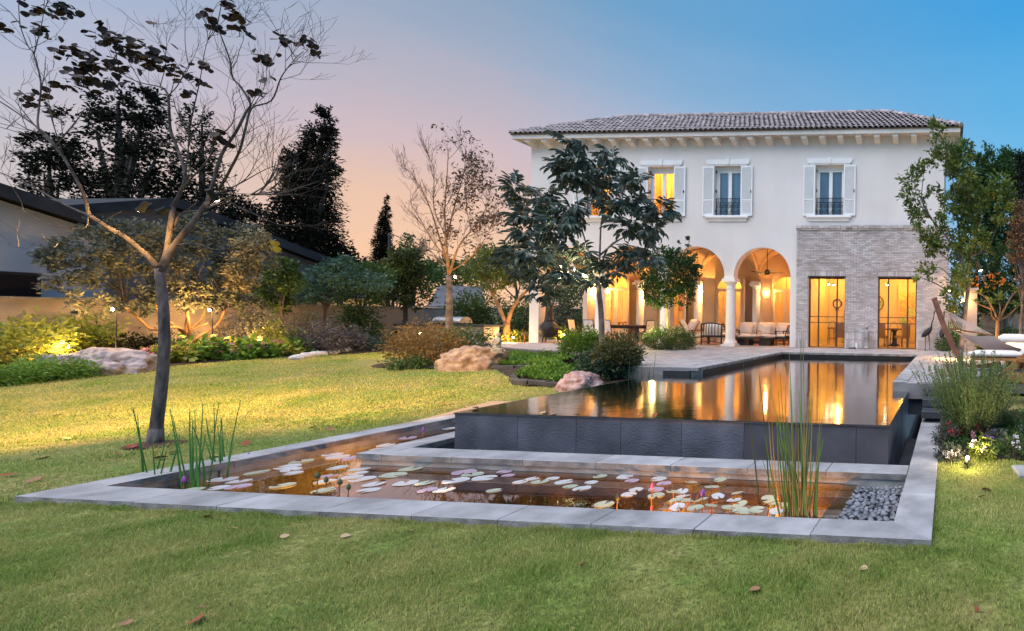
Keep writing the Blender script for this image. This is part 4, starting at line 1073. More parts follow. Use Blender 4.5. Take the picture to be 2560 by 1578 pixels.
# kitchen cabinets: tall units with panelled doors, coloured tiles and wall clock
M_cab = mat('cabinet', (.58, .46, .26), rough=.6, var=.06); M_cabg = mat('tile_green', (.36, .46, .14), rough=.4, var=.4, scale=9); M_cabo = mat('tile_amber', (.62, .40, .12), rough=.4, var=.3, scale=9)
t = thing('kitchen_cabinet', 'tall panelled cabinet with tree carving at the back of the left steel door', 'cabinet', (-4.7, 24.6, .016))
MB().boxc((-4.5, 24.68, 1.25), (1.25, .40, 2.46)).build('body', M_cab, t)
for x in (-4.8, -4.2): MB().boxc((x, 24.47, 1.25), (.54, .02, 2.3)).build('door', M_cab, t)
cv = MB(); cv.tube([(-4.8, 24.45, .5), (-4.78, 24.45, 1.2), (-4.85, 24.45, 2.2)], [.06, .05, .02], 6); cv.tube([(-4.79, 24.45, 1.1), (-4.62, 24.45, 1.9)], [.035, .015], 6); cv.build('carving', M_mwood, t)
t = thing('wall_clock', 'large round green wall clock beside the carved cabinet', 'clock', (-3.6, 24.87, 2.0)); MB().tube([(-3.6 + .36 * math.cos(a), 24.86, 2.0 + .36 * math.sin(a)) for a in np.linspace(0, 2 * PI, 25)], .035, 6, False).build('rim', M_mwood, t)
f = MB(); f.add([(-3.6 + .34 * math.cos(a), 24.865, 2.0 + .34 * math.sin(a)) for a in np.linspace(0, 2 * PI, 24, endpoint=False)][::-1], [tuple(range(24))]); f.build('face', M_cabg, t)
t = thing('tiled_dresser', 'dresser with green and amber square tiles at the back of the right steel door', 'cabinet', (-1.75, 24.7, .016))
MB().boxc((-1.55, 24.75, 1.45), (1.9, .25, 2.85)).build('body', M_cab, t)
for i in range(5):
    for j in range(4): MB().boxc((-2.25 + i * .36, 24.62, 1.15 + j * .40), (.33, .02, .37)).build('tile', M_cabg if (i * 7 + j * 5) % 3 == 0 else M_cabo, t)
for i in range(4): MB().boxc((-2.15 + i * .46, 24.61, .5), (.42, .03, .8)).build('drawer', M_cab, t)
t = thing('kitchen_table', 'kitchen table with centre pedestals seen through both steel doors', 'table', (-3.4, 22.7, .016))
MB().boxc((-3.4, 22.7, .76), (2.6, 1.0, .06)).build('tabletop', M_mwood, t)
for x in (-4.35, -2.45): MB().lathe([(.26, 0), (.24, .05), (.09, .12), (.08, .6), (.2, .73)], (x, 22.7, .016), 10).build('pedestal', M_dwood, t)
def parsons_chair(x, y, rz, label):
    t = thing('upholstered_chair', label, 'chair', (x, y, .016), 'upholstered kitchen chairs', rz); B = lambda n, mb, mm, s=False: mb.build(n, mm, t, s, True)
    B('backrest', MB().slab((0, -.23, .72), (.46, .09, .58), .03), mat_up); B('seat', MB().slab((0, 0, .42), (.46, .48, .12), .03), mat_up)
    for sx_ in (-1, 1):
        for sy in (-1, 1): B('leg', MB().boxc((sx_ * .19, sy * .19, .18), (.035, .035, .36)), M_dwood)
mat_up = mat('tan_upholstery', (.34, .22, .13), rough=.9, var=.08)
parsons_chair(-4.75, 22.05, .1, 'tan upholstered chair with its back to the left steel door'); parsons_chair(-2.95, 21.95, -.1, 'tan upholstered chair with its back to the right steel door, left pane'); parsons_chair(-2.05, 22.15, .9, 'tan upholstered chair turned sideways inside the right steel door'); parsons_chair(-3.95, 22.0, -.2, 'tan upholstered chair partly hidden by the brick between the steel doors')
def bar_stool(x, y, label):
    t = thing('bar_stool', label, 'stool', (x, y, .016), 'rattan kitchen stools')
    MB().lathe([(.0, .72), (.19, .72), (.20, .75), (.19, .78), (0, .79)], (x, y, .016), 14).build('seat', M_mwood, t)
    for k in range(4):
        a = PI / 4 + PI / 2 * k; MB().tube([(x + .15 * math.cos(a), y + .15 * math.sin(a), .73), (x + .22 * math.cos(a), y + .22 * math.sin(a), .016)], .014, 5).build('leg', M_mwood, t)
    MB().tube([(x + .19 * math.cos(a), y + .19 * math.sin(a), .30) for a in np.linspace(0, 2 * PI, 13)], .010, 4, False).build('foot_ring', M_mwood, t)
    MB().tube([(x + .17 * math.cos(a), y + .17 * math.sin(a), .79 + .30 * math.sin(a)) for a in np.linspace(0, PI, 11)], .012, 5).build('back_hoop', M_mwood, t)
bar_stool(-5.35, 22.9, 'rattan bar stool with hoop back inside the left steel door'); bar_stool(-2.55, 23.3, 'rattan bar stool behind the kitchen table inside the right steel door')
t = thing('potted_plant', 'dark potted plant on the kitchen table edge inside the left steel door', 'plant', (-4.18, 21.75, .016)); MB().lathe([(.10, 0), (.15, .30), (.14, .32)], (-4.18, 21.75, .016), 10).build('pot', M_dwood, t)
t_plant = t
# --- objects against the brick wall
def bird(x, y, rz, label, tilt):
    t = thing('bird_sculpture', label, 'sculpture', (x, y, .012), 'long necked metal birds by the brick wall', rz); B = lambda n, mb, s=False: mb.build(n, M_iron, t, s, True)
    B('body', MB().tube([(-.24, 0, .52), (-.16, 0, .58), (-.02, 0, .70), (.10, 0, .82), (.16, 0, .92)], [.02, .085, .12, .085, .035], 8), True)
    B('neck', MB().tube([(.13, 0, .86), (.16, 0, 1.05), (.17 + tilt, 0, 1.28), (.19 + tilt, 0, 1.46)], [.04, .025, .02, .022], 6), True)
    B('head', MB().tube([(.17 + tilt, 0, 1.45), (.20 + tilt, 0, 1.50), (.23 + tilt, 0, 1.52), (.36 + tilt, 0, 1.49)], [.02, .035, .022, .004], 6), True)
    for s in (-1, 1):
        B('leg', MB().tube([(-.02 + s * .06, s * .05, .62), (.0 + s * .08, s * .06, .32), (s * .09, s * .06, .0)], [.02, .010, .012], 5))
        B('foot', MB().tube([(s * .09 - .04, s * .06, .008), (s * .09 + .10, s * .06, .008)], .010, 4))
bx_, by_, _ = atz(2319, 876, 0); bird(bx_, 19.85, math.radians(8), 'left of two dark long necked bird sculptures standing by the brick wall', .06)
bird(bx_ + .58, 19.85, math.radians(75), 'right of two dark long necked bird sculptures standing behind the leaning beam', 0)
t = thing('statuette', 'small grey stone statuette against the brick pier between the steel doors', 'statue', (-3.24, 19.95, .012)); M_sgrey = mat('grey_stone', (.30, .28, .28), rough=.9, var=.3, scale=8, bump=.5)
MB().lathe([(.13, 0), (.14, .06), (.10, .10), (.085, .3), (.11, .5), (.13, .62), (.10, .72), (.05, .78)], (-3.24, 19.95, .012), 12).build('body', M_sgrey, t, True)
MB().lathe([(.02, .76), (.06, .80), (.07, .87), (.05, .93), (.01, .95)], (-3.24, 19.95, .012), 10).build('head', M_sgrey, t, True)
MB().tube([(-3.35, 19.93, .66), (-3.40, 19.88, .5), (-3.30, 19.84, .42)], [.035, .03, .025], 6).build('arm', M_sgrey, t, True); MB().tube([(-3.13, 19.93, .66), (-3.08, 19.88, .5), (-3.18, 19.84, .42)], [.035, .03, .025], 6).build('arm', M_sgrey, t, True)
t = thing('candle', 'short white candle standing on the terrace between the steel doors', 'candle', (-3.66, 19.95, .012)); MB().lathe([(.04, 0), (.04, .22), (.036, .23)], (-3.66, 19.95, .012), 10).build('wax', M_white, t); MB().tube([(-3.66, 19.95, .24), (-3.66, 19.95, .27)], .004, 4).build('wick', M_black, t)
t = thing('garden_hose', 'dark coil of hose on the terrace at the foot of the brick pier', 'hose', (-3.75, 19.85, .012)); MB().tube([(-3.8 + (.14 + .01 * math.sin(a)) * math.cos(a), 19.82 + .12 * math.sin(a), .03 + .012 * a / 6) for a in np.linspace(0, 14, 50)], .014, 5).build('coil', M_black, t)
# ================================================================== PLANTING
from mathutils import noise as mnoise
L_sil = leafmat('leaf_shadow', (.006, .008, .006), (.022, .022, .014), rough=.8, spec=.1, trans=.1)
L_teal = leafmat('leaf_dark_glossy', (.034, .060, .048), (.115, .150, .130), rough=.40, spec=.5, trans=.12, scale=1.2)
L_green = leafmat('leaf_bright', (.055, .15, .022), (.17, .32, .055), trans=.3)
L_mid = leafmat('leaf_mid', (.028, .070, .018), (.10, .16, .040), trans=.25)
L_yg = leafmat('leaf_yellow_green', (.12, .18, .025), (.36, .38, .07), trans=.3)
L_grey = leafmat('leaf_grey_olive', (.060, .075, .065), (.20, .20, .14), rough=.6, trans=.2)
L_or = leafmat('leaf_orange', (.15, .085, .03), (.38, .23, .07), trans=.3)
L_cop = leafmat('leaf_copper', (.15, .085, .055), (.34, .21, .12), trans=.3)
L_blue = leafmat('leaf_blue_green', (.018, .050, .045), (.055, .120, .095), trans=.2)
L_purp = leafmat('leaf_purple_grey', (.045, .045, .055), (.14, .13, .145), trans=.2)
L_pink = leafmat('petal_pink', (.55, .20, .30), (.70, .40, .45), trans=.3)
L_white = leafmat('petal_white', (.55, .50, .58), (.75, .70, .75), trans=.3)
L_red = leafmat('petal_red', (.45, .02, .05), (.60, .05, .10), trans=.2)
L_purple = leafmat('petal_purple', (.22, .08, .45), (.40, .20, .60), trans=.2)
L_rose = leafmat('rosemary_needle', (.06, .12, .045), (.22, .29, .10), rough=.6, trans=.2, scale=1.6)
M_bark = mat('bark', (.085, .065, .060), rough=.9, var=.45, scale=7, bump=.8, bscale=40)
M_barkd = mat('front_bark_silhouette', (.035, .028, .028), rough=.95, scale=14, bump=1.0, bscale=24, col2=(.115, .092, .088), stretch=(1, 1, .4), detail=12)  # limbs and twigs: bark colour darkened to a silhouette against the sky
M_barkg = mat('grey_bark', (.15, .125, .12), rough=.9, var=.4, scale=6, bump=.8, bscale=34)
M_barkt = mat('tan_bark', (.30, .17, .09), rough=.85, var=.3, scale=4, bump=.5, bscale=25)
M_stem = mat('stem', (.09, .06, .04), rough=.9, var=.3)

def shrub(name, label, cat, px, py, w, h, m, leaf, n, group=None, z=None, Y=None, per=14, clump=.2, ratio=.45, up=.4, depth=None, stems=5, flowers=None, outw=.7):
    P = np.array(at(px, py, Y)) if Y else atz(px, py, z) if z is not None else atg(px, py)
    k = ppm(P); W, H = w / k, h / k; dp = depth or min(W, H * 1.6) * .5
    hd = np.array([P[0], P[1], 0]); P = P + hd / np.linalg.norm(hd) * dp * .6
    t = thing(name, label, cat, P, group)
    bl = [(P[0], P[1], P[2] + H * .45, W * .46, dp, H * .47), (P[0] - W * .22, P[1], P[2] + H * .34, W * .26, dp * .8, H * .33), (P[0] + W * .23, P[1], P[2] + H * .36, W * .26, dp * .8, H * .35)]
    foliage('foliage', bl, n, leaf, m, t, clump, per, .5, ratio, up, outw=outw)
    s = MB()
    for i in range(stems):
        a = 2 * PI * i / stems; s.tube([P + np.array([.04 * math.cos(a), .04 * math.sin(a), -.03]), P + np.array([W * .15 * math.cos(a), dp * .3 * math.sin(a), H * .4]), P + np.array([W * .30 * math.cos(a + .3), dp * .6 * math.sin(a + .3), H * .75])], [.018, .012, .005], 4, False)
    s.build('stem', M_stem, t)
    if flowers:
        fm, fn, fs = flowers; pts = []
        for _ in range(fn):
            u = rng.normal(size=3); u[2] = abs(u[2]) * .8; u[1] = -abs(u[1]); u /= np.linalg.norm(u)
            c = np.array(bl[0][:3]) + u * np.array(bl[0][3:]) * 1.0
            for _ in range(16): v = rng.normal(size=3); v /= np.linalg.norm(v); pts.append(c + v * fs * rng.uniform(.5, 1))
        V, F = leaf_arrays(np.array(pts), fs * .8, None, .9); tag(mesh_np('flower_head', V, F, fm, t), kind='stuff')
    return t, P, W, H
def rock(name, label, px0, px1, pyb, pyt, m, depth, seed, z=None, flat=.9):
    pm = (px0 + px1) / 2; P = atg(pm, pyb) if z is None else atz(pm, pyb, z); k = ppm(P); W, H = (px1 - px0) / k, (pyb - pyt) / k
    import bmesh
    bm = bmesh.new(); bmesh.ops.create_icosphere(bm, subdivisions=5, radius=1.0)
    for v in bm.verts:
        p = v.co.copy(); d = 1 + .30 * mnoise.noise(p * 1.1 + Vector((seed, 0, 0))) + .17 * mnoise.noise(p * 2.6 + Vector((0, seed, 0))) + .07 * mnoise.noise(p * 7 + Vector((0, 0, seed))) + .035 * mnoise.noise(p * 17) + .20 * (min(.30, abs(mnoise.noise(Vector((p.x * 2.2, p.y * 2.2, p.z * 4.2)) + Vector((seed, seed, 0))))) - .15)
        q = Vector((math.copysign(abs(p.x) ** .75, p.x), math.copysign(abs(p.y) ** .8, p.y), math.copysign(abs(p.z) ** flat, p.z))) * d
        v.co = q
    xs_ = [v.co.x for v in bm.verts]; zs_ = [v.co.z for v in bm.verts]; mx_, mn_ = max(xs_), min(xs_)
    for v in bm.verts:
        v.co = Vector(((v.co.x - (mx_ + mn_) / 2) / (mx_ - mn_) * W, v.co.y * depth * .5, max(v.co.z / max(zs_) * H, -.12)))
    me = bpy.data.meshes.new(name); bm.to_mesh(me); bm.free(); me.materials.append(m); me.shade_smooth()
    o = link(name, me); hd = np.array([P[0], P[1], 0]); o.location = P + hd / np.linalg.norm(hd) * depth * .35; tag(o, label, 'boulder', 'boulders in the garden beds'); return o
def blobs_px(lst, Y):
    out = []
    for q in lst:
        px, py, rx, rz = q[:4]; y = Y + (q[4] if len(q) > 4 else 0); P = at(px, py, y); k = ppm(P); out.append((P[0], P[1], P[2], rx / k * .85, rx / k * .8, rz / k))
    return out
def limb(mb, pts, r0, r1, seg=8, n=4):
    c = curve(pts, n); m = len(c); mb.tube(c, [r0 + (r1 - r0) * (i / (m - 1)) ** .8 for i in range(m)], seg); return c

# ------------------------------------------------------------------ soil of the beds
def sheet(poly_rows, name, m, dz=.02):
    V = []; nX = 9
    for (y, xa, xb) in poly_rows:
        for i in range(nX):
            x = xa + (xb - xa) * i / (nX - 1); V.append((x, y, float(ground(x, y)) + dz + .02 * math.sin(x * 5) * math.cos(y * 4) + (.0 if 0 < i < nX - 1 else -.03)))
    F = [(j * nX + i, j * nX + i + 1, (j + 1) * nX + i + 1, (j + 1) * nX + i) for j in range(len(poly_rows) - 1) for i in range(nX - 1)]
    me = bpy.data.meshes.new(name); me.from_pydata(V, [], F); me.materials.append(m); me.shade_smooth(); return struct(link(name, me))
ys_ = np.arange(7, 26, .5)
sheet([(y, -27.5, -19.9 - .14 * np.clip(y - 13, 0, 9) + .3 * math.sin(y * .9)) for y in ys_], 'flower_bed_soil', M_soil, .045)
sheet([(y, -14.7 - 1.4 * math.sqrt(max(0, 1 - ((y - 14.3) / 2.2) ** 2)), -13.0 + 1.6 * math.sqrt(max(0, 1 - ((y - 14.3) / 2.2) ** 2))) for y in np.arange(12.15, 16.6, .3)], 'island_bed_soil', M_soil, .04)
sheet([(y, max(-12.3, -9.45 - (y - 10.5) * 1.25), -6.9 - max(0, y - 11.2) * 1.2) for y in np.arange(10.3, 15.6, .3)], 'slope_bed_soil', M_soil, .04)

# ------------------------------------------------------------------ boundary wall, neighbours
M_bwall = mat('boundary_plaster', (.42, .34, .28), rough=.95, var=.14, scale=1.5, bump=.4, bscale=20)
t = thing('boundary_wall', 'ochre plastered boundary wall behind the left flower beds', 'wall', (-24.5, 17, -.2))
q = MB(); q.add([(-23.2, 7, -.5), (-25.9, 27, -.4), (-26.2, 27, -.4), (-23.5, 7, -.5), (-23.2, 7, 1.42), (-25.9, 27, 1.42), (-26.2, 27, 1.42), (-23.5, 7, 1.42)], [(0, 1, 2, 3), (4, 7, 6, 5), (0, 4, 5, 1), (1, 5, 6, 2), (2, 6, 7, 3), (3, 7, 4, 0)]); q.build('wall', M_bwall, t)
n = 20
for i in range(n):
    a, b = i / n, (i + 1) / n; y0_, y1_ = 7 + 20 * a + .006, 7 + 20 * b - .006; x0_, x1_ = -23.15 - 2.7 * a, -23.15 - 2.7 * b
    q = MB(); q.add([(x0_, y0_, 1.42), (x1_, y1_, 1.42), (x1_ - .4, y1_, 1.42), (x0_ - .4, y0_, 1.42), (x0_, y0_, 1.47), (x1_, y1_, 1.47), (x1_ - .4, y1_, 1.47), (x0_ - .4, y0_, 1.47)], [(0, 3, 2, 1), (4, 5, 6, 7), (0, 1, 5, 4), (1, 2, 6, 5), (2, 3, 7, 6), (3, 0, 4, 7)]); q.build('cap_stone', M_conc, t)
t = thing('back_wall', 'short lit plaster wall closing the garden behind the outdoor kitchen', 'wall', (-27, 27, -.2))
MB().box((-33, 26.6, -.4), (-14, 26.9, 1.5)).build('wall', M_bwall, t); 
for i in range(12): MB().box((-32.9 + i * 1.56, 26.55, 1.502), (-32.9 + i * 1.56 + 1.54, 26.95, 1.56)).build('cap_stone', M_conc, t)
M_nwall = mat('neighbour_render', (.36, .38, .45), rough=.95, var=.08, scale=.9, bump=.3, bscale=14)
M_nglass = mat('dark_window_glass', (.008, .008, .012), rough=.4, var=.1, spec=.1)
M_nroof = mat('neighbour_roof', (.030, .030, .036), rough=.9, var=.3, scale=2)
def neighbour(name, label, x, poly, ra, apex, rb, depth, openings, M_nwall=None):
    t = thing(name, label, 'house', (x, apex[0], -.3))
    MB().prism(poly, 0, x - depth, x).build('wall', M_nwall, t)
    for a, b in ((ra, apex), (apex, rb)):
        d = Vector((0, b[0] - a[0], b[1] - a[1])); nn = Vector((0, -d.z, d.y)).normalized() * .22
        A, B = Vector((0, *a)), Vector((0, *b)); q = [A, B, B + nn, A + nn]
        MB().prism([(p.y, p.z) for p in q], 0, x - depth - .3, x + .55).build('roof', M_nroof, t)
        MB().prism([(p.y, p.z) for p in [A - nn * .5, B - nn * .5, B + nn * 1.05, A + nn * 1.05]], 0, x + .552, x + .60).build('fascia', M_nroof, t)
    for (y0_, y1_, z0_, z1_) in openings:
        o = MB().box((x - .005, y0_, z0_), (x + .03, y1_, z1_)).build('window', M_black, t)
        PD = M_nglass; MB().add([(x + .034, y0_ + .08, z0_ + .08), (x + .034, y1_ - .08, z0_ + .08), (x + .034, y1_ - .08, z1_ - .08), (x + .034, y0_ + .08, z1_ - .08)], [(0, 1, 2, 3)]).build('pane', PD, o)
neighbour('neighbour_house', 'pale rendered neighbour house with long dark strip window, leftmost behind the wall', -26.4, [(2, -.4), (13.9, -.4), (13.9, 3.55), (8, 5.6), (2, 3.6)], (2, 3.6), (8, 5.65), (14.5, 3.42), 9, [(8.5, 12.75, 1.3, 2.2)], M_nwall)
neighbour('neighbour_house', 'grey gabled neighbour house with dark sloping roof behind the multi stemmed tree', -30.2, [(12.5, -.4), (25, -.4), (25, 2.45), (17.2, 5.2), (12.5, 3.6)], (12.3, 3.55), (17.2, 5.25), (25.6, 2.30), 9, [], mat('neighbour_shaded_render', (.15, .15, .17), rough=.95, var=.1, scale=1, bump=.3, bscale=14))  # gable render darkened: the shadow it sits in is in the colour
t = thing('lean_to', 'low dark tiled lean-to roof against the grey gabled house', 'roof', (-29, 21.5, 2)); q = MB(); q.add([(-30.15, 19.5, 2.35), (-30.15, 25, 2.35), (-28.6, 25, 1.95), (-28.6, 19.5, 1.95), (-30.15, 19.5, 2.25), (-30.15, 25, 2.25), (-28.6, 25, 1.85), (-28.6, 19.5, 1.85)], [(0, 3, 2, 1), (4, 5, 6, 7), (0, 1, 5, 4), (1, 2, 6, 5), (2, 3, 7, 6), (3, 0, 4, 7)]); q.build('roof', M_nroof, t)
for k in range(6): MB().boxc((-28.62, 19.8 + k, .8), (.08, .08, 2.1)).build('post', M_nroof, t)
# tiled shed roof between the bare tree and the Y shaped tree
t = thing('garden_pavilion', 'grey tiled pavilion roof seen behind the barbecue counter', 'roof', (-21.5, 27.5, 2)); A, B, Cc, Dd = at(1068, 764, 27.2), at(1210, 762, 27.2), at(1200, 716, 29.8), at(1098, 714, 29.8)
q = MB(); q.add([A, B, Cc, Dd, A - [0, 0, .12], B - [0, 0, .12], Cc - [0, 0, .12], Dd - [0, 0, .12]], [(0, 1, 2, 3), (7, 6, 5, 4), (0, 4, 5, 1), (1, 5, 6, 2), (2, 6, 7, 3), (3, 7, 4, 0)]); q.build('roof', M_nroof, t)
M_slt = mat('grey_roof_tile', (.105, .105, .12), rough=.7, var=.25, obj=.15)
for j in range(7):
    for i in range(12):
        u0, v0 = (i + (.5 if j % 2 else 0)) / 12.5, j / 7; a_ = A + (Dd - A) * v0; b_ = B + (Cc - B) * v0; p = a_ + (b_ - a_) * min(1, u0 + .04)
        MB().boxc((p[0], p[1] + .05, p[2] + .05), ((b_ - a_)[0] / 12.5 * .94, .50, .035), 0, math.atan2(Dd[2] - A[2], Dd[1] - A[1])).build('roof_tile', M_slt, t)
for px in (1085, 1200): p = at(px, 760, 27.35); MB().box((p[0] - .08, p[1] - .08, -.3), (p[0] + .08, p[1] + .08, p[2] - .1)).build('post', M_nroof, t)

# ------------------------------------------------------------------ big trees behind
def bg_tree(name, label, px, pyb, Y, blobs, n, leaf, m, r, group=None, trunk=True, **kw):
    B = blobs_px(blobs, Y); P = at(px, pyb, Y); P[2] = -.2
    t = thing(name, label, 'tree', P, group)
    s = MB(); top = max(b[2] for b in B)
    s.tube([P, P + np.array([.1, 0, (top - P[2]) * .5]), (B[0][0], B[0][1], top)], [r, r * .7, r * .15], 7)
    for b in B[:9]:
        z0 = P[2] + (b[2] - P[2]) * .55; s.tube([(P[0] + .1, P[1], z0), (b[0] * .6 + P[0] * .4, b[1], (z0 + b[2]) / 2 + .1), b[:3]], [r * .45, r * .3, r * .1], 5)
    s.build('trunk', M_bark, t); foliage('crown', B, n, leaf, m, t, kw.get('clump', .16), kw.get('per', 16), kw.get('shell', .35), kw.get('ratio', .5))
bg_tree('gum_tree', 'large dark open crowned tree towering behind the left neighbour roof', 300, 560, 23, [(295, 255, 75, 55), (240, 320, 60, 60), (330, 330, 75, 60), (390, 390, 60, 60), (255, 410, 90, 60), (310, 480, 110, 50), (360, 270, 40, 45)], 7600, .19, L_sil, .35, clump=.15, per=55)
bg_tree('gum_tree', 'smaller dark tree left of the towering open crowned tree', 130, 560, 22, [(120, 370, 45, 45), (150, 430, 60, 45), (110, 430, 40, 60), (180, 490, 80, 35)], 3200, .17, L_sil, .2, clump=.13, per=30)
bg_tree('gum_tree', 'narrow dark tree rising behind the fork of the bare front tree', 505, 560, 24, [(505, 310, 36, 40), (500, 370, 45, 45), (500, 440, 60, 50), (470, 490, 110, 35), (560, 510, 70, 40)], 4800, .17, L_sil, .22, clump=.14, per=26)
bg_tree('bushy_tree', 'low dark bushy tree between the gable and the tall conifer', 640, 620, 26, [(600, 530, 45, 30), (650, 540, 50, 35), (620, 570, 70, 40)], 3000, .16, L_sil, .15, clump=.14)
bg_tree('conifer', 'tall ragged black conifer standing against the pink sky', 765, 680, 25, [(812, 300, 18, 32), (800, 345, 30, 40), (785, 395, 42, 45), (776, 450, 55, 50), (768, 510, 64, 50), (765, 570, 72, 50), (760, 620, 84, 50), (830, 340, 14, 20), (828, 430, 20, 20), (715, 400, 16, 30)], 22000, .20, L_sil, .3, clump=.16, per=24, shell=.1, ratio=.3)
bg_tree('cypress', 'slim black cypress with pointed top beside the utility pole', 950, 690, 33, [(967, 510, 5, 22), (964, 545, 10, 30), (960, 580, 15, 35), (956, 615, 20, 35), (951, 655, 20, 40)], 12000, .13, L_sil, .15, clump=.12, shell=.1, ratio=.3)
far = [(850, 690, 30, [(850, 640, 30, 25), (840, 670, 45, 30)], 'low dark tree just right of the conifer foot'), (900, 700, 36, [(895, 670, 45, 25), (880, 690, 50, 30)], 'dark tree left of the cypress foot'), (1030, 700, 30, [(1030, 620, 34, 30), (1020, 660, 45, 35), (1045, 690, 50, 35)], 'rusty edged dark tree right of the utility pole'),
       (1110, 700, 40, [(1100, 670, 40, 30), (1130, 690, 50, 30)], 'dark tree behind the bare tree trunk'), (1200, 700, 42, [(1180, 670, 45, 25), (1230, 665, 50, 30)], 'dark tree left of the villa, far behind'), (1290, 700, 44, [(1280, 640, 45, 35), (1310, 680, 50, 35), (1240, 690, 50, 30)], 'dark tree close to the villa corner, far behind'), (980, 700, 38, [(990, 690, 50, 22)], 'low dark tree beneath the utility pole'),
       (1400, 760, 38, [(1390, 700, 50, 50), (1440, 720, 50, 50)], 'dark tree seen through the open end of the veranda')]
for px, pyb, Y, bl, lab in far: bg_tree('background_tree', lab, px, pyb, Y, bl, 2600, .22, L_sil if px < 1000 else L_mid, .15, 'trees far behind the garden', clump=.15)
P = at(974, 590, 31.5)
t = thing('utility_pole', 'thin utility pole with one wire beside the black cypress', 'pole', (P[0], P[1], -.2)); MB().tube([(P[0], P[1], -.3), (P[0], P[1], P[2] + .1)], [.10, .07], 8).build('pole', M_bark, t); MB().boxc((P[0] + .1, P[1], P[2]), (.4, .08, .08)).build('crossarm', M_bark, t); MB().tube([(P[0] + .25, P[1], P[2] + .06), (P[0] + .25, P[1], P[2] + .16)], .03, 6).build('insulator', M_bark, t)
Q = at(1240, 660, 33); MB().tube([tuple(np.array([P[0] + .25, P[1], P[2] + .1]) * (1 - u) + np.array(Q) * u - np.array([0, 0, 1.0 * u * (1 - u)])) for u in np.linspace(0, 1, 12)], .022, 5).build('wire', M_black, t)

